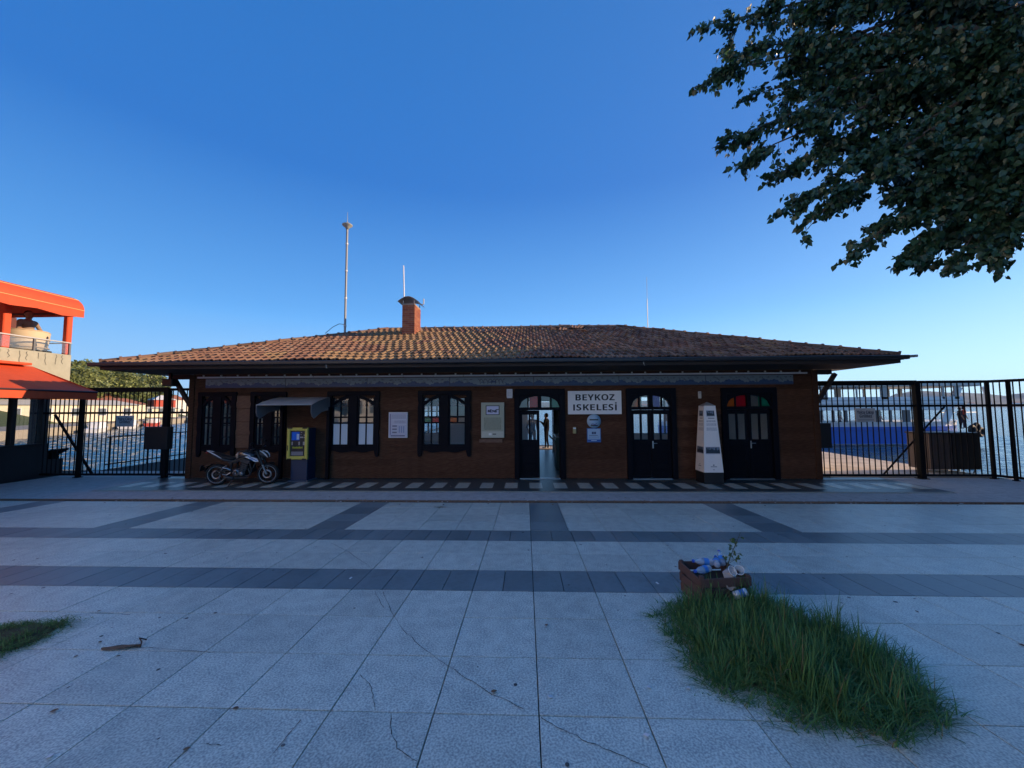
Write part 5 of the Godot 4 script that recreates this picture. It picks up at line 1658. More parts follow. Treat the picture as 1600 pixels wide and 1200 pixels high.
func make_fences() -> void:
	var z := ZF - 0.12
	var pl := wz(54, 700, z)
	var p1 := wz(124.5, 700, z)
	var p2 := wz(259, 700, z)
	var p3 := wz(296, 700, z)
	var top := wz(200, 609, z).y
	var midr := wz(200, 645, z).y
	var t := thing("railing_gate", "black barred gate beside the orange awnings, closed, with a notice", "gate", Vector3(p1.x, 0, z))
	fence_run(t, pl, p1, top, midr, 0.132, true)
	fence_run(t, p1, p2, top, midr, 0.132, true)
	fence_run(t, p2, p3, top, midr, 0.132, false)
	fence_post(t, p1, top + 0.04, 0.10)
	fence_post(t, p2, top + 0.04, 0.125)
	fence_post(t, pl, top + 0.04, 0.08)
	var bx := tool()
	var b0 := wz(229, 667, z + 0.06)
	var b1 := wz(262, 702, z + 0.06)
	mmx(bx, Vector3(b0.x, b1.y, z - 0.10), Vector3(b1.x, b0.y, z + 0.10), 0.01)
	obj("lock_box", bx, M.black, t)
	var sr := tool()
	bar(sr, wz(86, 648, z - 0.35), wz(144, 741, z - 0.35), 0.06, 0.05, 0.006, Vector3(0, 0, 1))
	obj("strut", sr, M.iron, t)
	notice("small grey no entry notice on the gate beside the orange awnings", Vector2(182, 649.5), Vector2(208.5, 666.5), z + 0.045)
	# right hand
	var q0 := wz(1277, 690, z)
	var q1 := wz(1437, 690, z)
	var q2 := wz(1549, 690, z)
	var q3 := wy(1665, 760, 0.0)
	var r := thing("railing_fence", "black barred fence along the quay in front of the blue ferry", "fence", Vector3(q1.x, 0, z))
	var top2 := wz(1437, 598, z).y
	var mid2 := wz(1437, 634, z).y
	fence_run(r, q0, q1, top2, mid2, 0.150, true)
	fence_run(r, q1, q2, top2 + 0.02, mid2, 0.150, false)
	fence_run(r, q2, q3, top2 + 0.02, mid2, 0.150, false)
	fence_post(r, q1, top2 + 0.05, 0.135)
	fence_post(r, q2, top2 + 0.05, 0.075)
	fence_post(r, wz(1583, 690, z + 0.3), top2 + 0.05, 0.065)
	var b2 := tool()
	var c0 := wz(1275, 661, z + 0.06)
	var c1 := wz(1299, 700, z + 0.06)
	mmx(b2, Vector3(c0.x, c1.y, z - 0.10), Vector3(c1.x, c0.y, z + 0.10), 0.01)
	obj("lock_box", b2, M.black, r)
	for e in [[[1476, 635], [1380, 742]]]:
		var s2 := tool()
		bar(s2, wz(e[0][0], e[0][1], z - 0.30), wz(e[1][0], e[1][1], z - 0.30), 0.04, 0.03, 0.005, Vector3(0, 0, 1))
		obj("strut", s2, M.iron, r)
	notice("small grey no entry notice on the fence in front of the blue ferry", Vector2(1336, 638), Vector2(1368.5, 659), z + 0.045)
	# guard rail on the quay edge behind the gate
	var g := thing("guard_rail", "low steel guard rail on the quay edge behind the gate", "guard rail", Vector3(-13.8, 0, -14))
	for h in [1.05, 0.16]:
		var st := tool()
		tube(st, [Vector3(-13.8, h, -12.3), Vector3(-13.8, h, -20.4)], 0.02, 8)
		obj("rail", st, M.iron, g)
	for k in 7:
		var st := tool()
		tube(st, [Vector3(-13.8, -0.012, -12.4 - k * 1.3), Vector3(-13.8, 1.05, -12.4 - k * 1.3)], 0.028, 8)
		obj("post", st, M.iron, g)
	# slanted cabinet behind the gate, and two big bins behind the fence
	var cb := thing("slanted_cabinet", "dark metal cabinet with a slanted lid behind the gate", "cabinet", wz(71, 740, -11.15) * Vector3(1, 0, 1))
	var e0 := wz(56, 705, -11.15)
	var e1 := wz(76, 740, -11.15)
	var s3 := tool()
	mmx(s3, Vector3(e0.x, -0.01, -11.5), Vector3(e1.x, e0.y - 0.25, -11.1), 0.01)
	obj("case", s3, M.charcoal, cb)
	var s4 := tool()
	bar(s4, Vector3(e0.x - 0.02, e0.y - 0.26, -11.3), Vector3(e1.x + 0.12, e0.y + 0.04, -11.3), 0.05, 0.46, 0.008, Vector3(0, 0, 1))
	mmx(s4, Vector3(e1.x - 0.14, e0.y - 0.26, -11.4), Vector3(e1.x - 0.02, e0.y - 0.02, -11.2))
	obj("lid", s4, M.iron, cb)
	for i in 2:
		var xa := wz([1452, 1489][i], 700, -11.7).x
		var xb := wz([1487, 1531][i], 700, -11.7).x
		var y1 := wz(1490, 676, -11.7).y
		var bn := thing("waste_bin", ["brown boarded waste bin behind the fence", "black ribbed waste bin behind the fence"][i], "bin", Vector3((xa + xb) * 0.5, -0.012, -12.0))
		var mm: Material = [mat(0.075, 0.055, 0.05, 0.7), mat(0.014, 0.016, 0.018, 0.6)][i]
		for k in 4:
			var sb := tool()
			mmx(sb, Vector3(lerpf(xa, xb, k / 4.0) + 0.005, 0.12, -11.74), Vector3(lerpf(xa, xb, (k + 1) / 4.0) - 0.005, y1 - 0.04, -11.69), 0.006)
			obj("board", sb, mm, bn)
		var bd := tool()
		mmx(bd, Vector3(xa, 0.10, -12.35), Vector3(xb, y1 - 0.05, -11.742))
		obj("body", bd, mm, bn)
		var ld := tool()
		mmx(ld, Vector3(xa - 0.02, y1 - 0.045, -12.4), Vector3(xb + 0.02, y1, -11.67), 0.01)
		obj("lid", ld, M.eave_wood if i == 0 else M.black, bn)
		for k in 2:
			var wh := tool()
			bar(wh, Vector3(lerpf(xa, xb, 0.2 + 0.6 * k) - 0.05, -0.012, -11.72), Vector3(lerpf(xa, xb, 0.2 + 0.6 * k) + 0.05, 0.12, -11.75), 0.03, 0.03)
			obj("foot", wh, M.steel, bn)

# ---------- café ----------
const CX := -14.1
func make_cafe() -> void:
	var b := thing("cafe_building", "two-storey cafe with olive grey upper wall and a dark ground floor", "building", Vector3(CX - 3, 0, -8))
	var zc := wx(112, 555, CX).z
	var flr := wx(112, 555, CX).y
	var st := tool()
	mmx(st, Vector3(-24, 2.35, zc), Vector3(CX, flr, 6.0), 0.01)
	obj("upper_wall", st, M.olive, b)
	var lo := tool()
	mmx(lo, Vector3(CX - 0.2, -0.01, -10.95), Vector3(CX + 0.004, 0.92, 6.0))
	mmx(lo, Vector3(-24, -0.01, -10.95), Vector3(CX - 0.2, 0.92, -10.75))
	obj("low_wall", lo, M.charcoal, b)
	for k in 10:
		var pz := -10.95 + k * 0.98 + (0.0 if k == 0 else -0.25)
		var ps := tool()
		mmx(ps, Vector3(CX - 0.16, 0.92, pz), Vector3(CX - 0.01, 2.35, pz + (0.16 if k % 2 == 0 else 0.10)), 0.005)
		obj("window_post", ps, M.black, b)
		if k < 9:
			var gp := tool()
			mmx(gp, Vector3(CX - 0.08, 0.95, pz + 0.16), Vector3(CX - 0.074, 2.32, pz + 0.73))
			obj("pane", gp, M.glass, b)
	var sl := tool()
	mmx(sl, Vector3(CX - 0.18, 0.92, -10.95), Vector3(CX + 0.02, 0.98, 6.0), 0.006)
	obj("sill", sl, M.black, b)
	for k in 3:
		var ps := tool()
		mmx(ps, Vector3(-22 + k * 3.5, -0.01, zc + 0.05), Vector3(-21.8 + k * 3.5, 2.35, zc + 0.25))
		obj("column", ps, M.black, b)
	# balcony rail: dark posts, top rail, glass
	var rt := wx(113, 535.5, CX).y
	var rl := tool()
	mmx(rl, Vector3(CX - 0.05, rt - 0.035, zc), Vector3(CX - 0.005, rt, 3.0), 0.004)
	mmx(rl, Vector3(-20, rt - 0.035, zc), Vector3(CX - 0.055, rt, zc + 0.045), 0.004)
	var rail := obj("balcony_rail", rl, M.galv, b)
	for k in 7:
		var pz := zc + 0.02 + k * 0.86
		var ps := tool()
		mmx(ps, Vector3(CX - 0.05, flr, pz), Vector3(CX - 0.006, rt - 0.03, pz + 0.05), 0.003)
		obj("rail_post", ps, mat(0.12, 0.13, 0.14, 0.5), rail)
		var gp := tool()
		mmx(gp, Vector3(CX - 0.03, flr + 0.03, pz + 0.07), Vector3(CX - 0.024, rt - 0.05, pz + 0.84))
		obj("rail_glass", gp, M.glass, rail)
	var ps2 := tool()
	mmx(ps2, Vector3(CX - 0.95, flr, zc + 0.01), Vector3(CX - 0.89, rt - 0.03, zc + 0.05))
	obj("rail_post", ps2, M.galv, rail)
	# icicle cables hanging on the wall
	for k in 14:
		var s := tool()
		var pz := zc + 0.22 + k * 0.21 + rnd(-0.06, 0.06)
		var pts := []
		var drop := rnd(0.02, 0.07)
		for j in 6: pts.append(Vector3(CX + 0.012, flr - 0.04 - j * drop, pz + rnd(-0.025, 0.025)))
		tube(s, pts, 0.0035, 5)
		obj("light_string", s, M.black, b)
	# canopy posts
	for e in [[105.5, 0.075], [6, 0.085]]:
		var s := tool()
		var pz := wx(e[0], 520, CX - 0.12).z
		mmx(s, Vector3(CX - 0.12 - e[1], flr, pz - e[1]), Vector3(CX - 0.12 + e[1], 4.95, pz + e[1]), 0.02)
		obj("terrace_post", s, M.orange_cloth, b)
	var ds := tool()
	mmx(ds, Vector3(CX - 2.6, flr, -11.8), Vector3(CX - 2.45, 4.95, -11.65))
	obj("inner_post", ds, mat(0.10, 0.02, 0.012, 0.7), b)
	# barrel canopy over the terrace
	var cn := thing("terrace_canopy", "bright orange rounded canopy over the cafe's upper terrace", "canopy", Vector3(CX - 1.5, 4.7, -9))
	var prof := []      # [x, y] over the outer edge
	for i in 11:
		var a := PI * 0.5 * i / 10.0
		prof.append(Vector2(-13.5 - 0.72 * (1.0 - cos(a)), 4.98 + 0.46 * sin(a)))
	prof.append(Vector2(-15.4, 5.56)); prof.append(Vector2(-17.4, 5.62))
	var full := [Vector2(-13.5, 4.74), Vector2(-13.5, 4.98)]
	for p in prof: full.append(p)
	var z0 := wx(132, 485, -13.5).z
	var cs := tool()
	var nz := 26
	for i in full.size() - 1:
		for k in nz:
			var za := lerpf(z0, 3.5, k / float(nz))
			var zb := lerpf(z0, 3.5, (k + 1) / float(nz))
			var wa := 0.03 * sin(za * 5.5) if i == 0 else 0.0
			var wb2 := 0.03 * sin(zb * 5.5) if i == 0 else 0.0
			f4(cs, Vector3(full[i].x, full[i].y + wa, za), Vector3(full[i].x, full[i].y + wb2, zb), Vector3(full[i + 1].x, full[i + 1].y, zb), Vector3(full[i + 1].x, full[i + 1].y, za), Vector3(1, 1, 0))
	for i in range(1, full.size() - 1):        # closed end
		f4(cs, Vector3(full[i].x, full[i].y, z0), Vector3(full[i + 1].x, full[i + 1].y, z0), Vector3(full[i + 1].x, 4.80, z0), Vector3(full[i].x, 4.80, z0), Vector3.FORWARD)
	f4(cs, Vector3(-17.4, 4.9, z0), Vector3(-17.4, 4.9, 3.5), Vector3(-17.4, 5.62, 3.5), Vector3(-17.4, 5.62, z0), Vector3.LEFT)
	obj("cloth", cs, M.orange_cloth, cn)
	for h in [full[1] + Vector2(0.006, 0), prof[5] + Vector2(0.006, 0.004)]:
		var s := tool()
		tube(s, [Vector3(h.x, h.y, z0), Vector3(h.x, h.y, 3.5)], 0.010, 6)
		obj("piping", s, M.piping, cn)
	var fr := tool()
	tube(fr, [Vector3(-13.55, 4.84, z0 + 0.03), Vector3(-13.55, 4.84, 3.5)], 0.025, 6)
	tube(fr, [Vector3(-16.6, 4.90, z0 + 0.03), Vector3(-13.55, 4.90, z0 + 0.03)], 0.025, 6)
	obj("frame", fr, mat(0.10, 0.02, 0.012, 0.7), cn)
	# awning over the ground floor
	var tip := wx(152, 618, -12.1)
	var aw := thing("cafe_awning", "red orange sloping awning over the cafe's ground floor windows", "awning", Vector3(-13, 2.2, -9.5))
	var s1 := tool()
	var yo := 2.46
	var cloth := func(u: float, w: float) -> Vector3:      # the cloth sags between its arms
		var zz := lerpf(tip.z, 3.0, w)
		return Vector3(lerpf(-12.1, CX + 0.01, u), lerpf(yo, 3.20, u) - sin(u * PI) * (0.035 + 0.022 * cos((zz - tip.z - 0.4) / 2.2 * TAU)) - 0.006 * sin(zz * 9.0) * u * (1.0 - u) * 4.0, zz)
	for i in 10:
		for k in 60:
			var ca: Vector3 = cloth.call(i / 10.0, k / 60.0)
			var cb2: Vector3 = cloth.call(i / 10.0, (k + 1) / 60.0)
			var cc3: Vector3 = cloth.call((i + 1) / 10.0, (k + 1) / 60.0)
			var cd2: Vector3 = cloth.call((i + 1) / 10.0, k / 60.0)
			f4(s1, ca, cb2, cc3, cd2, Vector3(1, 1, 0))
	f3(s1, Vector3(-12.1, yo, tip.z), Vector3(CX + 0.01, 3.2, tip.z), Vector3(CX + 0.01, 2.5, tip.z), Vector3.FORWARD)
	obj("cloth", s1, M.orange_cloth, aw)
	var s2 := tool()
	mmx(s2, Vector3(-12.112, 2.24, tip.z), Vector3(-12.1, yo - 0.03, 3.0))
	mmx(s2, Vector3(CX + 0.02, 2.26, tip.z - 0.006), Vector3(-12.12, yo - 0.03, tip.z + 0.006))
	obj("valance", s2, M.orange_cloth, aw)
	var s3 := tool()
	tube(s3, [Vector3(-12.10, yo - 0.015, tip.z), Vector3(-12.10, yo - 0.015, 3.0)], 0.024, 8)
	for k in 3: tube(s3, [Vector3(CX, 2.75, tip.z + 0.4 + k * 2.2), Vector3(-12.12, yo - 0.03, tip.z + 0.4 + k * 2.2)], 0.02, 6)
	obj("front_bar", s3, mat(0.03, 0.016, 0.02, 0.5), aw)
	var s4 := tool()
	mmx(s4, Vector3(CX, 3.20, tip.z + 0.2), Vector3(CX + 0.28, 3.27, 3.0), 0.01)
	obj("cassette", s4, M.orange_cloth, aw)
	# round wicker armchair on the terrace
	var cc := wx(40, 540, CX - 0.75)
	var ch := thing("wicker_armchair", "beige round-backed armchair behind the terrace rail", "armchair", Vector3(cc.x, flr, cc.z))
	var sh := soft()
	lathe(sh, Vector3(cc.x, flr, cc.z), [[0.30, 0.05], [0.42, 0.12], [0.45, 0.40], [0.47, 0.62], [0.45, 0.66], [0.41, 0.60], [0.36, 0.36], [0.0, 0.33]], 20)
	obj("shell", sh, mat(0.55, 0.46, 0.32, 0.8), ch)
	var bn := soft()
	for hgt in [0.16, 0.40, 0.63]: torus(bn, Vector3(cc.x, flr + hgt, cc.z), Vector3.UP, 0.455, 0.016, 24, 6)
	obj("band", bn, mat(0.40, 0.31, 0.20, 0.8), ch)
	person(Vector3(cc.x - 0.05, flr + 0.36, cc.z - 0.05), PI * 0.5, "sit", [Color(0.30, 0.22, 0.17), Color(0.05, 0.05, 0.06), Color(0.02, 0.016, 0.014)], "person sitting in the beige armchair on the cafe terrace")

# ---------- people: capsules blended into one skin ----------
func smin(a: float, b: float, k: float) -> float:
	var h := maxf(k - absf(a - b), 0.0) / k
	return minf(a, b) - h * h * k * 0.25
func skin_mesh(bones: Array, cell: float, k: float) -> Mesh:
	var lo := Vector3.ONE * 1e9
	var hi := Vector3.ONE * -1e9
	for b in bones:
		var r: float = maxf(b[2], b[3]) + cell * 3.0
		for p in [b[0], b[1]]:
			lo = lo.min(p - Vector3.ONE * r)
			hi = hi.max(p + Vector3.ONE * r)
	var nx := int((hi.x - lo.x) / cell) + 2
	var ny := int((hi.y - lo.y) / cell) + 2
	var nz := int((hi.z - lo.z) / cell) + 2
	var v := PackedFloat32Array()
	v.resize(nx * ny * nz)
	v.fill(1.0)
	for b in bones:
		var A: Vector3 = b[0]
		var B: Vector3 = b[1]
		var rad: float = maxf(b[2], b[3]) + k + cell * 2.0
		var l := (A.min(B) - Vector3.ONE * rad - lo) / cell
		var h := (A.max(B) + Vector3.ONE * rad - lo) / cell
		var ab := B - A
		var inv := 1.0 / maxf(ab.length_squared(), 1e-8)
		for iz in range(maxi(0, int(l.z)), mini(nz, int(h.z) + 1)):
			for iy in range(maxi(0, int(l.y)), mini(ny, int(h.y) + 1)):
				for ix in range(maxi(0, int(l.x)), mini(nx, int(h.x) + 1)):
					var p := lo + Vector3(ix, iy, iz) * cell
					var t := clampf((p - A).dot(ab) * inv, 0, 1)
					var d: float = p.distance_to(A + ab * t) - lerpf(b[2], b[3], t)
					var id := (iz * ny + iy) * nx + ix
					v[id] = smin(v[id], d, k)
	var idx := {}
	var verts := []
	var cols := []
	var offs := [0, 1, nx, nx + 1, nx * ny, nx * ny + 1, nx * ny + nx, nx * ny + nx + 1]
	for iz in nz - 1:
		for iy in ny - 1:
			for ix in nx - 1:
				var id := (iz * ny + iy) * nx + ix
				var mask := 0
				for c in 8:
					if v[id + offs[c]] < 0.0: mask |= 1 << c
				if mask == 0 or mask == 255: continue
				var s := Vector3.ZERO
				var n := 0
				for e in [[0, 1], [2, 3], [4, 5], [6, 7], [0, 2], [1, 3], [4, 6], [5, 7], [0, 4], [1, 5], [2, 6], [3, 7]]:
					var a: float = v[id + offs[e[0]]]
					var b: float = v[id + offs[e[1]]]
					if (a < 0.0) == (b < 0.0): continue
					var t := a / (a - b)
					var pa := Vector3(e[0] & 1, (e[0] >> 1) & 1, e[0] >> 2)
					var pb := Vector3(e[1] & 1, (e[1] >> 1) & 1, e[1] >> 2)
					s += pa.lerp(pb, t)
					n += 1
				var pos := lo + (Vector3(ix, iy, iz) + s / n) * cell
				idx[id] = verts.size()
				verts.append(pos)
				var best := 1e9
				var cc := Color.BLACK
				for b in bones:
					var ab: Vector3 = b[1] - b[0]
					var t := clampf((pos - b[0]).dot(ab) / maxf(ab.length_squared(), 1e-8), 0, 1)
					var d: float = pos.distance_to(b[0] + ab * t) - lerpf(b[2], b[3], t)
					if d < best:
						best = d
						cc = b[4]
				cols.append(cc)
	var st := SurfaceTool.new()
	st.begin(Mesh.PRIMITIVE_TRIANGLES)
	for i in verts.size():
		st.set_color(cols[i])
		st.set_smooth_group(0)
		st.add_vertex(verts[i])
	for id in idx:
		for ax in 3:
			var step: int = [1, nx, nx * ny][ax]
			if (v[id] < 0.0) == (v[id + step] < 0.0): continue
			var u: int = [nx, nx * ny, 1][ax]
			var w: int = [nx * ny, 1, nx][ax]
			if not (idx.has(id - u) and idx.has(id - w) and idx.has(id - u - w)): continue
			var q := [idx[id], idx[id - u], idx[id - u - w], idx[id - w]]
			if v[id] < 0.0: q = [q[0], q[3], q[2], q[1]]
			for k3 in [0, 2, 1, 0, 3, 2]: st.add_index(q[k3])
	st.generate_normals()
	return st.commit()
var person_cache := {}
func person(at: Vector3, turn: float, pose: String, cols: Array, label: String, size := 1.0) -> Node3D:
	var skinc := Color(0.36, 0.20, 0.13)
	var key := pose + str(cols)
	if not person_cache.has(key):
		var T: Color = cols[0]
		var L: Color = cols[1]
		var H: Color = cols[2]
		var b := []
		var hip := 0.93 if pose != "sit" else 0.10
		# z forward
		b.append([Vector3(0, hip, 0), Vector3(0, hip + 0.20, -0.01), 0.135, 0.125, L if pose != "sit" else T])
		b.append([Vector3(0, hip + 0.15, -0.01), Vector3(0, hip + 0.42, 0.0), 0.125, 0.145, T])
		b.append([Vector3(-0.14, hip + 0.47, 0), Vector3(0.14, hip + 0.47, 0), 0.075, 0.075, T])
		b.append([Vector3(0, hip + 0.46, 0), Vector3(0, hip + 0.60, 0.015), 0.06, 0.05, skinc])
		b.append([Vector3(0, hip + 0.64, 0.03), Vector3(0, hip + 0.72, 0.02), 0.072, 0.085, skinc])
		b.append([Vector3(0, hip + 0.65, 0.105), Vector3(0, hip + 0.675, 0.11), 0.014, 0.010, skinc])
		b.append([Vector3(0, hip + 0.70, -0.02), Vector3(0, hip + 0.745, -0.005), 0.090, 0.085, H])
		for s in [-1.0, 1.0]:
			b.append([Vector3(s * 0.085, hip + 0.68, 0.01), Vector3(s * 0.092, hip + 0.70, 0.005), 0.014, 0.016, skinc])
			var sh := Vector3(s * 0.19, hip + 0.46, 0)
			var el := Vector3(s * 0.25, hip + 0.19, -0.03)
			var wr := Vector3(s * 0.23, hip - 0.04, 0.06)
			if pose == "phone":
				el = Vector3(s * 0.22, hip + 0.20, 0.04); wr = Vector3(s * 0.06, hip + 0.34, 0.24)
			if pose == "sit":
				el = Vector3(s * 0.26, hip + 0.24, 0.08); wr = Vector3(s * 0.16, hip + 0.17, 0.30)
			b.append([sh, el, 0.056, 0.043, T])
			b.append([el, wr, 0.041, 0.030, T if pose == "phone" else skinc])
			var hd := (wr - el).normalized()
			b.append([wr, wr + hd * 0.08, 0.030, 0.028, skinc])
			for f in 4:
				var fb := wr + hd * 0.09 + Vector3(0, 0, (f - 1.5) * 0.018)
				b.append([fb, fb + hd * (0.06 - 0.008 * absf(f - 1.3)) + Vector3(0, -0.01, 0.01), 0.010, 0.008, skinc])
			b.append([wr + hd * 0.03, wr + hd * 0.075 + Vector3(-s * 0.035, 0, 0.02), 0.012, 0.009, skinc])
			var hp := Vector3(s * 0.085, hip, 0)
			var kn := Vector3(s * 0.10, 0.50, 0.015)
			var an := Vector3(s * 0.105, 0.09, -0.02 + s * 0.03)
			if pose == "sit":
				kn = Vector3(s * 0.12, hip + 0.02, 0.42); an = Vector3(s * 0.12, hip - 0.36, 0.44)
			b.append([hp, kn, 0.088, 0.058, L])
			b.append([kn, an, 0.056, 0.038, L])
			b.append([an + Vector3(0, -0.045, -0.02), an + Vector3(s * 0.02, -0.055, 0.15), 0.04, 0.033, Color(0.5, 0.5, 0.5) if pose == "phone" else Color(0.03, 0.03, 0.03)])
		person_cache[key] = skin_mesh(b, 0.018, 0.035)
	var o := objm("person", person_cache[key], mat(1, 1, 1, 0.85, {"vcol": true, "spec": 0.1}), self)
	o.position = at
	o.rotation.y = turn
	o.scale = Vector3.ONE * size
	tag(o, label, "person")
	return o

# ---------- inside and behind the station ----------
func make_interior() -> void:
	var at := wy(853, 706, 0.0)
	person(Vector3(at.x + 0.12, 0.0, -18.9), -2.0, "phone", [Color(0.012, 0.012, 0.014), Color(0.012, 0.012, 0.016), Color(0.01, 0.008, 0.007)], "person in black with pale shoes standing on the quay beyond the open door", 0.97)
	person(Vector3(wz(832, 690, -17.3).x, 0.014, -17.3), 2.7, "stand", [Color(0.02, 0.025, 0.05), Color(0.012, 0.014, 0.025), Color(0.012, 0.010, 0.010)], "person in dark clothes seen through the glass of the closed door leaf", 0.97)
	# turnstile
	var tx := wz(871, 720, -13.0).x
	var t := thing("turnstile", "dark green turnstile cabinet just inside the open door", "turnstile", Vector3(tx, 0.014, -12.6))
	var st := tool()
	mmx(st, Vector3(tx - 0.10, 0.014, -13.1), Vector3(tx + 0.16, 1.02, -12.1), 0.02)
	obj("cabinet", st, mat(0.02, 0.055, 0.05, 0.35), t)
	var tp := tool()
	mmx(tp, Vector3(tx - 0.12, 1.02, -13.15), Vector3(tx + 0.18, 1.07, -12.05), 0.012)
	obj("top_plate", tp, M.steel, t)
	for k in 3:
		var a := TAU * k / 3.0 + 0.5
		var arm := tool()
		tube(arm, [Vector3(tx - 0.10, 0.86, -12.6), Vector3(tx - 0.18 - 0.12 * absf(cos(a)), 0.86 + 0.36 * sin(a), -12.6 + 0.30 * cos(a))], 0.018, 8)
		obj("arm", arm, M.steel, t)
	# open leaf of the back door, notice boards and frames on the walls
	var bl := tool()
	mmx(bl, Vector3(1.22, 0.014, -17.84), Vector3(1.27, 2.2, -16.9), 0.004)
	var bd := thing("back_door_leaf", "dark panelled door leaf standing open at the far end of the passage", "door", Vector3(1.25, 0.014, -17.4))
	obj("leaf", bl, M.trim, bd)
	for k in 6:
		var pn := tool()
		mmx(pn, Vector3(1.205, 1.2 + (k / 2) * 0.32, -17.75 + (k % 2) * 0.43), Vector3(1.222, 1.46 + (k / 2) * 0.32, -17.42 + (k % 2) * 0.43), 0.004)
		obj("pane", pn, M.galv, bd)
	var no := thing("notice_frame", "dark framed notice on the pale waiting room wall", "frame", Vector3(-2.9, 1.5, -17.8))
	for q in [[-3.9, 1.3, 0.3, 0.42], [-1.75, 1.15, 0.36, 0.42]]:
		var fr := tool()
		mmx(fr, Vector3(q[0], q[1], BACK_Z + 0.162), Vector3(q[0] + q[2], q[1] + q[3], BACK_Z + 0.185), 0.004)
		var o := obj("frame", fr, M.black, no)
		var pa := tool()
		mmx(pa, Vector3(q[0] + 0.04, q[1] + 0.05, BACK_Z + 0.184), Vector3(q[0] + q[2] - 0.04, q[1] + q[3] - 0.05, BACK_Z + 0.188))
		obj("sheet", pa, M.offwhite, o)
	# a row of waiting room benches
	for k in 2:
		var b := thing("waiting_bench", ["pale slatted bench in the waiting room behind the coloured panes", "pale bench in the hall behind the double doors"][k], "bench", Vector3([-4.4, 4.3][k], 0.014, -16.4))
		var bx: float = [-4.4, 4.3][k]
		for i in 4:
			var s := tool()
			mmx(s, Vector3(bx - 0.9, 0.44, -16.6 + i * 0.11), Vector3(bx + 0.9, 0.465, -16.5 + i * 0.11), 0.004)
			obj("slat", s, M.shutter, b)
		for i in 2:
			var s := tool()
			mmx(s, Vector3(bx - 0.75 + i * 1.45, 0.014, -16.58), Vector3(bx - 0.68 + i * 1.45, 0.44, -16.22))
			obj("leg", s, M.iron, b)

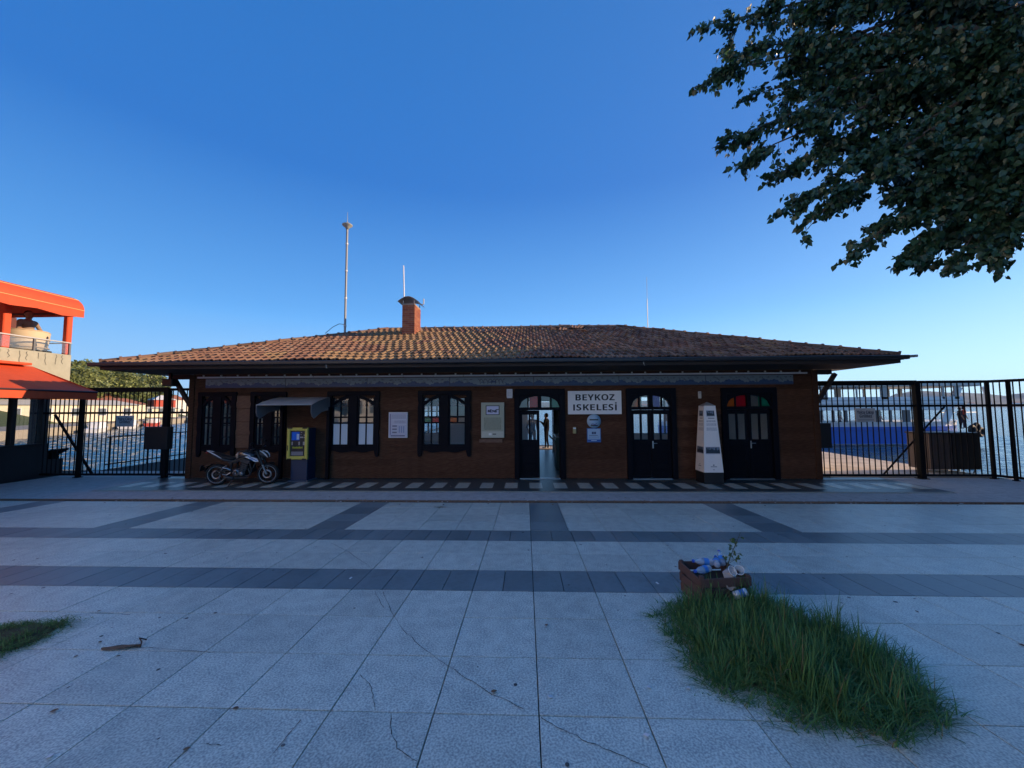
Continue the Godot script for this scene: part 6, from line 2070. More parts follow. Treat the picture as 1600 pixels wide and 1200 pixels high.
# ---------- ferry ----------
func make_ferry() -> void:
	var z := -31.5
	var xb := wz(1549, 690, z).x
	var xs := xb - 24.0
	var fh := func(py: float) -> float: return wz(1400, py, z).y
	var t := thing("blue_ferry", "white two-deck passenger ferry with a blue hull lying off the quay", "ferry", Vector3((xb + xs) * 0.5, SEA, z - 2.4))
	var sheer: float = fh.call(667.0)
	var section := func(x: float, y0: float, y1: float, out: float) -> Array:
		var u := clampf((x - (xb - 4.2)) / 4.2, 0, 1)
		var hw := lerpf(2.4, 0.06, u * u) + out
		return [Vector3(x, y0, z - 2.4 + hw * 0.92), Vector3(x, y1, z - 2.4 + hw), Vector3(x, y1, z - 2.4 - hw), Vector3(x, y0, z - 2.4 - hw * 0.92)]
	for part in [["hull", SEA - 0.4, sheer, 0.0, mat(0.02, 0.12, 0.50, 0.4)], ["boot_stripe", -1.14, -1.0, 0.03, M.white], ["rubbing_strake", sheer - 0.32, sheer - 0.27, 0.03, mat(0.008, 0.05, 0.28, 0.5)], ["bulwark", sheer, fh.call(659.5), 0.015, M.white]]:
		var st := tool()
		var rings := []
		for i in 25:
			var x := lerpf(xs, xb, i / 24.0)
			var rise := 0.0 if part[0] == "boot_stripe" else 0.10 * pow(clampf((x - xb + 7.0) / 7.0, 0, 1), 2.0)
			rings.append(PackedVector3Array(section.call(x, part[1] + (rise if part[0] != "hull" else 0.0), part[2] + rise, part[3])))
		loft(st, rings)
		obj(part[0], st, part[4], t)
	var y1: float = fh.call(658.0)
	var y2: float = fh.call(641.0)
	var y3: float = fh.call(634.5)
	var y4: float = fh.call(620.0)
	var y5: float = fh.call(604.0)
	var y6: float = fh.call(595.5)
	var xe := wz(1452, 650, z).x        # forward end of the saloon
	var xr := wz(1531, 600, z).x        # forward end of the roof
	var grey_p := mat(0.34, 0.34, 0.34, 0.5)
	var dk := tool()
	mmx(dk, Vector3(xs + 0.3, y2, z - 4.7), Vector3(xe + 2.0, y3, z - 0.05), 0.03)
	obj("upper_deck", dk, M.white, t)
	var k := 0
	var x := xs + 0.5
	while x < xe:
		var st := tool()
		var w := 0.55 if k % 3 == 0 else 0.16
		for zz in [z - 0.22, z - 4.6]: mmx(st, Vector3(x, y1 - 0.1, zz), Vector3(x + w, y2, zz + 0.12))
		obj("saloon_pillar", st, mat(0.10, 0.10, 0.11, 0.5), t)
		var gl := tool()
		mmx(gl, Vector3(x + w, y1, z - 0.18), Vector3(x + w + 0.84, y2 - 0.05, z - 0.17))
		obj("saloon_window", gl, M.glass, t)
		x += w + 0.85
		k += 1
	var rp := tool()
	mmx(rp, Vector3(xs + 0.3, y3, z - 0.10), Vector3(xr - 1.2, y4, z - 0.04), 0.01)
	mmx(rp, Vector3(xs + 0.3, y3, z - 4.72), Vector3(xr - 1.2, y4 - 0.1, z - 4.66), 0.01)
	obj("deck_side", rp, M.white, t)
	for i in 2:
		var st := tool()
		tube(st, [Vector3(xs + 0.3, y3 + 0.18 + i * 0.26, z - 0.03), Vector3(xr - 1.2, y3 + 0.18 + i * 0.26, z - 0.03)], 0.02, 6)
		obj("hand_rail", st, mat(0.25, 0.28, 0.34, 0.5), t)
	for e in [[1289, 0.5], [1383, 0.55], [1431, 0.2], [1475, 0.16], [1496, 0.34], [1340, 0.08]]:
		var st := tool()
		var cx := wz(e[0], 615, z).x
		for zz in [z - 0.14, z - 4.7]: mmx(st, Vector3(cx - e[1] * 0.5, y4 - 0.2, zz), Vector3(cx + e[1] * 0.5, y5 + 0.02, zz + 0.10))
		obj("roof_pillar", st, grey_p, t)
	var rf := tool()
	mmx(rf, Vector3(xs, y5, z - 4.9), Vector3(xr, y6, z + 0.05), 0.05)
	obj("roof", rf, mat(0.52, 0.52, 0.50, 0.55), t)
	for e in [[1498, 604.0, 1476, 660.0, 0.55], [1536, 604.0, 1548, 636.0, 0.22]]:
		var st := tool()
		var a := wz(e[0], e[1], z - 0.2)
		var b := wz(e[2], e[3], z - 0.2)
		bar(st, a, b, e[4], 0.12, 0.02, Vector3(0, 0, 1))
		obj("raked_stay", st, M.white, t)
	var br := tool()
	for i in 6: tube(br, [Vector3(xe + 0.9 + i * 0.9, y1 - 0.05, z - 0.25 - i * 0.28), Vector3(xe + 0.9 + i * 0.9, y1 + 0.65, z - 0.25 - i * 0.28)], 0.02, 6)
	tube(br, [Vector3(xe + 0.9, y1 + 0.65, z - 0.25), Vector3(xe + 5.4, y1 + 0.65, z - 1.65)], 0.022, 6)
	obj("bow_rail", br, M.white, t)
	for i in 3:
		var fd := soft()
		var c := wz([1519, 1526, 1532][i], [672, 668, 675][i], z + 0.18 - i * 0.5)
		torus(fd, c, Vector3(0.35, 0, 0.94).normalized(), 0.30, 0.12, 18, 8)
		obj("tyre_fender", fd, M.rubber, t)
	var cols := [[Color(0.05, 0.05, 0.06), Color(0.03, 0.03, 0.05), Color(0.01, 0.01, 0.01)], [Color(0.5, 0.12, 0.10), Color(0.05, 0.05, 0.08), Color(0.02, 0.015, 0.01)]]
	var who := [[1282, y1 - 0.55, 0, "passenger in red in the ferry saloon beside the station corner"], [1312, y1 - 0.55, 1, "passenger in dark clothes sitting in the ferry saloon"], [1374, y1 - 0.55, 1, "passenger in dark clothes in the saloon right of the notice"], [1500, y1 - 0.55, 1, "person in dark clothes standing at the ferry's foredeck"], [1506, y1 - 0.5, 0, "person in red standing on the ferry's foredeck"]]
	for p in who:
		var x2 := wz(p[0], 650, z - 1.0).x
		person(Vector3(x2, p[1] - 0.1, z - 1.0), 1.2, "stand", cols[1 - p[2]] , p[3], 0.98)

# ---------- trees ----------
func leaf_mesh(heart := true) -> Mesh:
	var st := tool()
	var o := [Vector2(0, 0), Vector2(0.30, -0.06), Vector2(0.46, 0.16), Vector2(0.40, 0.46), Vector2(0.20, 0.78), Vector2(0, 1.08)] if heart else [Vector2(0, 0), Vector2(0.26, 0.25), Vector2(0.30, 0.55), Vector2(0, 1.0)]
	for s in [-1.0, 1.0]:
		for i in range(1, o.size() - 1):
			var p := [Vector3(0, 0, 0), Vector3(o[i].x * s, 0.10 * o[i].x - 0.06 * o[i].y * o[i].y, o[i].y), Vector3(o[i + 1].x * s, 0.10 * o[i + 1].x - 0.06 * o[i + 1].y * o[i + 1].y, o[i + 1].y)]
			f3(st, p[0], p[1], p[2], Vector3.UP)
	st.generate_normals()
	return st.commit()
func sprig_mesh(n: int, leaf: float, spread: float, sd: int) -> Mesh:
	var r := RandomNumberGenerator.new()
	r.seed = sd
	var st := tool()
	var o := [Vector2(0, 0), Vector2(0.36, 0.1), Vector2(0.36, 0.55), Vector2(0, 1.0)]
	for k in n:
		var b := Basis.from_euler(Vector3(r.randf_range(-1.2, 1.2), r.randf_range(0, TAU), r.randf_range(-0.8, 0.8))).scaled(Vector3.ONE * leaf * r.randf_range(0.7, 1.3))
		var c := Vector3(r.randf_range(-1, 1), r.randf_range(-0.8, 0.8), r.randf_range(-1, 1)) * spread
		for s in [-1.0, 1.0]:
			for i in range(1, 3):
				f3(st, c, c + b * Vector3(o[i].x * s, 0.1 * o[i].x, o[i].y), c + b * Vector3(o[i + 1].x * s, 0.1 * o[i + 1].x, o[i + 1].y), b * Vector3.UP)
	st.generate_normals()
	return st.commit()
func leaf_basis(dir: Vector3, size: float) -> Basis:
	# a leaf hangs from its stalk: tip down and outwards, blade turned any way
	var z := (dir * rnd(0.2, 0.9) + Vector3(rnd(-0.7, 0.7), rnd(-1.3, -0.1), rnd(-0.7, 0.7))).normalized()
	var x := z.cross(Vector3(rnd(-1, 1), rnd(-0.4, 1), rnd(-1, 1))).normalized()
	return Basis(x, z.cross(x), z).scaled(Vector3.ONE * size)
func leaf_col() -> Color:
	var v := rnd(0.65, 1.35)
	return Color(0.026 * v, 0.068 * v, 0.034 * v).lerp(Color(0.05, 0.095, 0.035), 0.35 * rng.randf())

func make_near_tree() -> void:
	var base := Vector3(9.4, ph(-3.6), -3.6)
	var root := Vector3(8.6, 6.3, -5.0)
	var t := thing("overhanging_tree", "big leafy tree whose dark heart-leaved branches hang over the square", "tree", base)
	var tr := tool()
	tube(tr, [base, base + Vector3(-0.05, 1.6, -0.1), base + Vector3(-0.2, 3.6, -0.6), root, root + Vector3(-0.3, 2.5, -0.4)], [0.34, 0.27, 0.24, 0.20, 0.09], 12)
	obj("trunk", tr, M.bark, t)
	var tips := []
	for p in [[1083, 138, 6.6], [1100, 40, 7.0], [1128, 92, 6.9], [1112, 232, 6.4], [1150, 262, 6.3], [1165, 150, 6.8], [1226, 328, 6.0], [1212, 270, 6.4], [1256, 386, 5.7], [1300, 350, 6.0], [1336, 415, 5.5], [1372, 380, 5.8], [1410, 428, 5.3], [1452, 418, 5.4], [1492, 440, 5.1], [1528, 428, 5.0], [1560, 345, 5.0], [1250, 180, 7.0], [1330, 240, 6.6], [1400, 300, 6.2], [1480, 350, 5.8], [1550, 300, 5.6], [1200, 40, 7.2], [1290, 90, 7.4], [1390, 150, 7.2], [1480, 210, 6.8], [1570, 180, 6.4], [1150, -60, 7.6], [1260, -90, 7.8], [1380, -40, 7.8], [1500, 40, 7.4], [1600, 60, 7.0], [1320, 10, 6.0], [1440, 110, 5.6], [1520, 140, 5.4], [1580, 250, 5.0], [1230, 130, 6.2], [1350, 160, 5.8], [1460, 280, 5.2]]:
		var d := ray(p[0], p[1] - (22.0 if p[1] > 340 else 0.0))
		tips.append(Vector3(0, EYE, 0) + d * p[2])
	for k in 26:      # the rest of the crown, out of the picture
		var a := rnd(0, TAU)
		var far_tip := root + Vector3(1.0 + cos(a) * rnd(2.0, 5.2), rnd(-1.0, 5.0), 1.0 + sin(a) * rnd(2.0, 5.2))
		if far_tip.z < -1.0: far_tip.x = maxf(far_tip.x, 1.75 * absf(far_tip.z) + 1.0)
		tips.append(far_tip)
	var xfs := []
	var cols := []
	var edge := []
	var limbs := tool()
	var n_seen := 39
	for i in tips.size():
		var tip: Vector3 = tips[i]
		var seen := i < n_seen
		var len := root.distance_to(tip)
		var pts := []
		for k in 9:
			var s := k / 8.0
			pts.append(root.lerp(tip, s) + Vector3(0, 0.75 * sin(s * PI) * len / 6.0, 0) + Vector3(rnd(-0.16, 0.16), rnd(-0.12, 0.12), rnd(-0.16, 0.16)) * (0.0 if k == 0 or k == 8 else 1.0))
		var rad := []
		for k in 9: rad.append(lerpf(0.085, 0.004, pow(k / 8.0, 0.6)))
		tube(limbs, pts, rad, 6)
		var along := (tip - root).normalized()
		var stems := [[pts, 0.0]]
		if seen:       # side branches, so that the boughs are ragged
			for k in 7:
				var s := lerpf(0.35, 0.97, (k + rng.randf()) / 7.0)
				var q: Vector3 = pts[int(s * 8.0)]
				var dir := (along * rnd(0.35, 1.0) + Vector3(rnd(-1, 1), rnd(-0.9, 0.6), rnd(-1, 1)) * 0.9).normalized()
				var l2 := rnd(0.22, 0.62) * lerpf(1.5, 0.75, s)
				var line := []
				for j in 9: line.append(q + dir * l2 * (j / 8.0) + Vector3(0, -0.30 * l2 * pow(j / 8.0, 2.0), 0))
				tube(limbs, [line[0], line[4], line[8]], [0.012, 0.008, 0.003], 5, false)
				stems.append([line, s])
		for sm in stems:
			var main: bool = sm[1] == 0.0
			var twigs := (30 if seen else 12) if main else 9
			for w in twigs:
				var s := lerpf(0.25 if main else 0.1, 1.0, pow(rng.randf(), 0.6))
				var f := s * 8.0
				var i0 := mini(int(f), 7)
				var q: Vector3 = sm[0][i0].lerp(sm[0][i0 + 1], f - i0)
				var inner: float = (1.0 - s) if main else (1.0 - sm[1]) * 0.6
				var dir := (along * rnd(0.1, 1.0) + Vector3(rnd(-1, 1), rnd(-1.1, 0.5), rnd(-1, 1)) * 0.9).normalized()
				var tl := rnd(0.08, 0.26) * (1.0 + inner)
				var e := q + dir * tl + Vector3(0, -0.25 * tl * tl, 0)
				tube(limbs, [q, e], [0.005, 0.002], 4, false)
				for l in (23 if seen else 26):
					var u := rnd(0.0, 1.1)
					var spread := 0.05 + 0.24 * inner
					var p := q.lerp(e, u) + Vector3(rnd(-1, 1), rnd(-1, 0.7), rnd(-1, 1)) * spread
					var size := rnd(0.042, 0.095) if seen else rnd(0.14, 0.2)
					var lens := cam_basis.inverse() * (p - Vector3(0, EYE, 0))
					if not seen and lens.z < 0.0 and lens.x < 1.7 * -lens.z and lens.y < 1.2 * -lens.z: continue
					var xf := Transform3D(leaf_basis(dir, size), p)
					if seen and s > 0.8 and u > 0.6 and edge.size() < 300 and i < 17 and rng.randf() < 0.4: edge.append(xf)
					else:
						xfs.append(xf)
						cols.append(leaf_col())
	obj("branches", limbs, M.bark, t)
	many("crown", leaf_mesh(), M.leaf, xfs, cols, t)
	var lm := leaf_mesh()
	var tones := []
	for k in 4:
		var c := leaf_col()
		tones.append(mat(c.r, c.g, c.b, 0.42, {"back": Color(0.30, 0.40, 0.12)}))
	for xf in edge: piece("leaf", lm, tones[rng.randi() % 4], xf, t)
	print("near tree leaves ", xfs.size(), " single ", edge.size())

func crown_points(n: int, h0: float, h1: float, r: float, clumps: int, sd: int, csize: float) -> Array:
	var g := RandomNumberGenerator.new()
	g.seed = sd
	var cs := []
	for k in clumps:
		var y := g.randf()
		var rr := r * sqrt(maxf(0.05, sin(PI * clampf(y * 0.86 + 0.08, 0, 1)))) * sqrt(g.randf_range(0.15, 1.0))
		var a := g.randf_range(0, TAU)
		cs.append([Vector3(cos(a) * rr, lerpf(h0, h1, y), sin(a) * rr), csize * g.randf_range(0.6, 1.25)])
	var out := []
	for i in n:
		var c: Array = cs[g.randi() % clumps]
		var d := Vector3(g.randfn(0, 1), g.randfn(0, 0.75), g.randfn(0, 1)).normalized() * pow(g.randf(), 0.45)
		out.append(Transform3D(Basis.from_euler(Vector3(g.randf_range(-0.6, 0.6), g.randf_range(0, TAU), g.randf_range(-0.6, 0.6))).scaled(Vector3.ONE * g.randf_range(0.7, 1.3)), c[0] + d * c[1]))
	return out
func tree_proto(called: String, label: String, group: String, h: float, r: float, h0: float, n: int, clumps: int, csize: float, sprig: Mesh, tone: Color, sd: int) -> Node3D:
	var t := thing(called, label, "tree", Vector3.ZERO, group)
	var tr := tool()
	tube(tr, [Vector3.ZERO, Vector3(0.05, h * 0.3, 0), Vector3(-0.05, h * 0.6, 0.08), Vector3(0, h * 0.92, 0)], [h * 0.026, h * 0.02, h * 0.012, 0.02], 8)
	for k in 6:
		var a := k * 1.05 + sd
		tube(tr, [Vector3(0, h * (0.25 + 0.07 * k), 0), Vector3(cos(a) * r * 0.4, h * (0.42 + 0.07 * k), sin(a) * r * 0.4), Vector3(cos(a) * r * 0.75, h * (0.48 + 0.07 * k), sin(a) * r * 0.75)], [h * 0.011, h * 0.007, 0.01], 6)
	obj("trunk", tr, M.bark, t)
	var xs := crown_points(n, h0, h, r, clumps, sd, csize)
	var cols := []
	for i in xs.size():
		var v := rnd(0.7, 1.3)
		cols.append(Color(tone.r * v, tone.g * v, tone.b * v))
	many("crown", sprig, M.leaf, xs, cols, t)
	return t
func make_added_shade_trees() -> void:  # unseen row, added and leafy to the ground to block the low sun
	var sp := sprig_mesh(14, 0.26, 0.30, 5)
	var a := tree_proto("added_shade_tree", "dense broad tree out of view, added in a row to shade the square", "unseen row of trees added for shade", 8.9, 4.0, 0.15, 6000, 60, 1.45, sp, Color(0.04, 0.08, 0.022), 7)
	a.position = Vector3(19.6, 0, -7.9)
	for q in [[17.6, -3.0, 1.3], [18.2, 2.2, 2.2], [17.6, 7.0, 3.9], [18.5, 12.0, 0.6]]:
		copy(a, Vector3(q[0], ph(q[1]), q[1]), q[2])

# ---------- far shores ----------
func shore_at(along: float, inland: float) -> Vector3:
	var d := Vector3(-0.51, 0, -0.86)
	return Vector3(-58, 0, -45) + d * along + Vector3(-0.86, 0, 0.51) * inland
func house(label: String, c: Vector3, w: float, d: float, h: float, roof_h: float, wall: Material, roofm: Material, turn: float, wins: int) -> void:
	var t := thing("shore_house", label, "house", c)
	var b := Basis(Vector3.UP, turn)
	var st := tool()
	box(st, c + Vector3(0, h * 0.5, 0), Vector3(w, h, d), 0.0, b)
	obj("wall", st, wall, t)
	var rf := tool()
	var o := 0.4
	var A := c + b * Vector3(-w * 0.5 - o, h, d * 0.5 + o)
	var B := c + b * Vector3(w * 0.5 + o, h, d * 0.5 + o)
	var C := c + b * Vector3(w * 0.5 + o, h, -d * 0.5 - o)
	var D := c + b * Vector3(-w * 0.5 - o, h, -d * 0.5 - o)
	var E := c + b * Vector3(-w * 0.5 + d * 0.35, h + roof_h, 0)
	var G := c + b * Vector3(w * 0.5 - d * 0.35, h + roof_h, 0)
	f4(rf, A, B, G, E, Vector3(0, 1, 0) + b.z)
	f4(rf, D, C, G, E, Vector3(0, 1, 0) - b.z)
	f3(rf, A, D, E, -b.x)
	f3(rf, B, C, G, b.x)
	f4(rf, A, B, C, D, Vector3.DOWN)
	obj("roof", rf, roofm, t)
	for k in wins:
		for fl in maxi(1, int(h / 3.2)):
			var wn := tool()
			box(wn, c + b * Vector3(lerpf(-w * 0.5, w * 0.5, (k + 0.5) / wins), 1.7 + fl * 2.9, d * 0.5 + 0.02), Vector3(minf(1.1, w / wins * 0.5), 1.4, 0.08), 0.0, b)
			var fr := obj("window", wn, M.white, t)
			var gl := tool()
			box(gl, c + b * Vector3(lerpf(-w * 0.5, w * 0.5, (k + 0.5) / wins), 1.7 + fl * 2.9, d * 0.5 + 0.05), Vector3(minf(0.9, w / wins * 0.4), 1.2, 0.08), 0.0, b)
			obj("pane", gl, M.far_glass, fr)
func slope_h(al: float, il: float) -> float:
	return -0.15 + (11.0 + 1.5 * sin(al * 0.07)) * (1.0 - exp(-maxf(0.0, il - 8.0) / 26.0)) * clampf(1.0 - (al - 110.0) / 160.0, 0.2, 1.0)
func make_shores() -> void:
	var st := tool()       # near shore to the left: a stone quay with land behind
	var a := shore_at(-60, 0)
	var b := shore_at(240, 0)
	var qt := Vector3(0, -0.15, 0)
	f4(st, a + qt, b + qt, b + Vector3(0, SEA - 1, 0), a + Vector3(0, SEA - 1, 0), Vector3(0.86, 0, -0.51))
	f4(st, a + qt, b + qt, shore_at(240, 9) + qt, shore_at(-60, 9) + qt, Vector3.UP)
	struct("shore_quay", st, mat(0.40, 0.36, 0.28, 0.9, {"tex": M.quay.albedo_texture, "tri": Vector3.ONE * 0.15}))
	var hl := soft()
	var nn := 40
	for i in nn:
		for j in 8:
			var pts := []
			for q in [[i, j], [i + 1, j], [i + 1, j + 1], [i, j + 1]]:
				var al: float = lerpf(-60, 320, q[0] / float(nn))
				var il: float = 8.0 + pow(q[1] / 8.0, 1.3) * 140.0
				var hh := slope_h(al, il)
				pts.append(shore_at(al, il) + Vector3(0, hh, 0))
			f4(hl, pts[0], pts[1], pts[2], pts[3], Vector3.UP)
	struct("wooded_slope", hl, mat(0.07, 0.10, 0.03, 0.9, {"tex": M.quay.albedo_texture, "tri": Vector3.ONE * 0.2}))
	var cream := mat(0.72, 0.66, 0.50, 0.85)
	var red := mat(0.45, 0.07, 0.04, 0.8)
	var tile_m := mat(0.36, 0.14, 0.08, 0.85)
	var wt := mat(0.75, 0.74, 0.70, 0.8)
	var turn := atan2(0.86, -0.51) + 0.0
	turn = PI * 0.5 - 0.535
	house("long low cream building on the far quay behind the awning", shore_at(26, 11), 22, 7, 2.9, 0.9, cream, mat(0.6, 0.56, 0.46, 0.8), turn, 7)
	house("cream terrace house with brown roof on the far quay", shore_at(50, 12.5), 14, 7, 3.3, 1.4, cream, tile_m, turn, 4)
	house("pale house with a red roof set back above the far quay", shore_at(70, 22), 12, 8, 5.2, 1.8, wt, tile_m, turn, 4)
	house("red wooden house with white gable on the far quay", shore_at(86, 10.5), 5, 6, 5.0, 1.5, red, wt, turn, 3)
	house("low cream shed beside the red house on the far quay", shore_at(70, 9.5), 12, 4, 2.4, 0.5, cream, cream, turn, 5)
	house("white narrow house among trees past the red house", shore_at(106, 12), 5, 6, 5.5, 1.6, wt, tile_m, turn, 2)
	house("red roofed cottage near the end of the far quay", shore_at(125, 14), 11, 7, 4.0, 1.8, cream, tile_m, turn, 3)
	house("ochre house half hidden behind the cream building", shore_at(47, 20), 11, 8, 5.0, 2.0, mat(0.5, 0.3, 0.14, 0.85), tile_m, turn, 4)
	# trees on the slope
	var sp := sprig_mesh(16, 0.55, 0.75, 9)
	var pr := tree_proto("slope_tree", "round green tree on the wooded slope across the inlet", "trees on the slope across the inlet", 9.0, 3.6, 2.2, 520, 26, 1.4, sp, Color(0.17, 0.20, 0.06), 3)
	pr.position = shore_at(60, 24) + Vector3(0, slope_h(60, 24) - 0.2, 0)
	var g := RandomNumberGenerator.new()
	g.seed = 77
	for k in 84:
		var al := g.randf_range(24, 190)
		var il := g.randf_range(15, 22.0 + 0.40 * al)
		var hh := slope_h(al, il) - 0.2
		var c := copy(pr, shore_at(al, il) + Vector3(0, hh, 0), g.randf_range(0, TAU), "", g.randf_range(0.6, 1.1) * (1.0 if al < 120 else 0.7))
	# small boats along the far quay
	for e in [[8.0, "small white motor boat moored at the cream building", M.white], [20.0, "white open boat moored along the far quay", M.white], [32.0, "small boat with a red stripe moored on the far quay", mat(0.55, 0.08, 0.05, 0.5)], [64.0, "white boat moored past the red house", M.white]]:
		var c := shore_at(e[0], -1.6) + Vector3(0, SEA, 0)
		var t := thing("moored_boat", e[1], "boat", c)
		var d := Vector3(-0.51, 0, -0.86)
		var s := Vector3(0.86, 0, -0.51)
		var hs := tool()
		var rings := []
		for i in 8:
			var u := i / 7.0
			var hw := 0.9 * sqrt(maxf(0.01, 1.0 - pow(maxf(0.0, u * 1.5 - 0.5), 2.0)))
			var p := c + d * lerpf(-2.4, 2.6, u)
			rings.append(PackedVector3Array([p + s * hw * 0.6 - Vector3(0, 0.2, 0), p + s * hw + Vector3(0, 0.7 + 0.25 * u, 0), p - s * hw + Vector3(0, 0.7 + 0.25 * u, 0), p - s * hw * 0.6 - Vector3(0, 0.2, 0)]))
		loft(hs, rings)
		obj("hull", hs, e[2], t)
		var cb := tool()
		box(cb, c + Vector3(0, 1.15, 0), Vector3(1.3, 0.9, 1.8), 0.1, Basis(Vector3.UP, 0.535))
		obj("cabin", cb, M.white, t)
	# the other side of the strait: far hills
	for part in [[-2600.0, 4200.0, -1500.0, 92.0, 1], [-2900.0, 4200.0, -1800.0, 135.0, 5]]:
		var h := soft()
		var n := 150
		for i in n:
			for j in 6:
				var pts := []
				for q in [[i, j], [i + 1, j], [i + 1, j + 1], [i, j + 1]]:
					var x := lerpf(part[0], part[1], q[0] / float(n))
					var v: float = q[1] / 6.0
					var top: float = part[3] * (0.62 + 0.25 * sin(x * 0.0021 + part[4]) + 0.13 * sin(x * 0.0071 + part[4] * 2.0) + 0.07 * sin(x * 0.021) + 0.03 * sin(x * 0.063))
					top *= lerpf(0.42, 1.0, smoothstep(1450.0, 1900.0, x * 1500.0 / absf(part[2])))
					pts.append(Vector3(x, SEA - 1.0 + top * sin(v * PI * 0.5), part[2] - v * 500.0 + 30.0 * sin(x * 0.004)))
				f4(h, pts[0], pts[1], pts[2], pts[3], Vector3(0, 1, 1))
		struct("far_hills", h, mat(0.05, 0.065, 0.035, 0.95, {"tex": M.quay.albedo_texture, "tri": Vector3.ONE * 0.01}))
	var g2 := RandomNumberGenerator.new()
	g2.seed = 5
	for k in 40:
		var x := g2.randf_range(-900, 2300)
		var t := tool()
		var w := g2.randf_range(14, 40)
		var hh := g2.randf_range(8, 18)
		var p := Vector3(x, SEA + g2.randf_range(0.0, 5.0), -1490.0 + 30.0 * sin(x * 0.004))
		box(t, p + Vector3(0, hh * 0.5, 0), Vector3(w, hh, 14))
		var o := thing("far_house", "pale block at the foot of the hills across the strait", "house", p, "buildings along the far side of the strait")
		obj("wall", t, [wt, cream, tile_m][k % 3], o)
		var rf := tool()
		prism(rf, PackedVector2Array([Vector2(-8, 0), Vector2(8, 0), Vector2(0, 5)]), Transform3D(Basis(Vector3(0, 0, 1), Vector3.UP, Vector3(-1, 0, 0)), p + Vector3(w * 0.5, hh, 0)), w)
		obj("roof", rf, tile_m, o)

# ---------- unseen pale houses, added to bounce warm sunlight onto the square ----------
func make_added_houses() -> void:
	var walls := [mat(0.80, 0.76, 0.68, 0.85), mat(0.82, 0.80, 0.76, 0.85), mat(0.78, 0.70, 0.58, 0.85)]
	var says := ["unseen cream four-storey apartment house added next to the cafe to reflect sunlight", "unseen white four-storey apartment house added facing the square to reflect sunlight", "unseen sand coloured apartment house added at the far end of the square to reflect sunlight"]
	for k in 3:
		var z0: float = [-5.5, 11.5, 29.0][k]
		var z1: float = [10.5, 28.0, 46.0][k]
		var x1 := -19.0 if k == 0 else -18.0
		var h: float = [15.5, 14.0, 16.5][k]
		var c := Vector3(x1 - 6.0, ph(4.0) - 0.02, (z0 + z1) * 0.5)
		var t := thing("added_apartment_house", says[k], "building", c)
		var st := tool()
		mmx(st, Vector3(x1 - 12, c.y, z0), Vector3(x1, h, z1))
		obj("wall", st, walls[k], t)
		var rf := tool()
		mmx(rf, Vector3(x1 - 12.4, h, z0 - 0.3), Vector3(x1 + 0.5, h + 0.3, z1 + 0.3), 0.03)
		obj("roof_slab", rf, M.offwhite, t)
		for fl in 4:
			for i in 5:
				var zc := lerpf(z0, z1, (i + 0.5) / 5.0)
				var y := 1.4 + fl * 3.5
				var w := tool()
				mmx(w, Vector3(x1 - 0.05, y, zc - 0.65), Vector3(x1 + 0.06, y + 1.5, zc + 0.65), 0.01)
				var fr := obj("window", w, M.white, t)
				var g := tool()
				mmx(g, Vector3(x1 + 0.03, y + 0.08, zc - 0.57), Vector3(x1 + 0.068, y + 1.42, zc + 0.57))
				obj("pane", g, M.far_glass, fr)

# ---------- crate, litter, grass ----------
func bottle(at: Vector3, dir: Vector3, label: String, s := 1.0) -> void:
	var y := dir.normalized()
	var x := y.cross(Vector3.UP if absf(y.y) < 0.9 else Vector3.RIGHT).normalized()
	var b := Basis(x, y, x.cross(y)).scaled(Vector3.ONE * s)
	var t := thing("plastic_bottle", label, "bottle", at)
	var st := soft()
	lathe(st, at, [[0.006, 0.0], [0.030, 0.004], [0.033, 0.02], [0.031, 0.055], [0.033, 0.09], [0.031, 0.12], [0.030, 0.145], [0.013, 0.182], [0.012, 0.195]], 14, b)
	obj("body", st, mat(0.62, 0.76, 0.88, 0.08, {"alpha": 0.38}), t)
	var lb := soft()
	lathe(lb, at, [[0.0345, 0.055], [0.0345, 0.105]], 14, b, false)
	obj("label_band", lb, mat(0.04, 0.22, 0.62, 0.4), t)
	var cp := soft()
	lathe(cp, at, [[0.015, 0.190], [0.015, 0.207], [0.0, 0.208]], 12, b)
	obj("cap", cp, mat(0.02, 0.10, 0.55, 0.4), t)
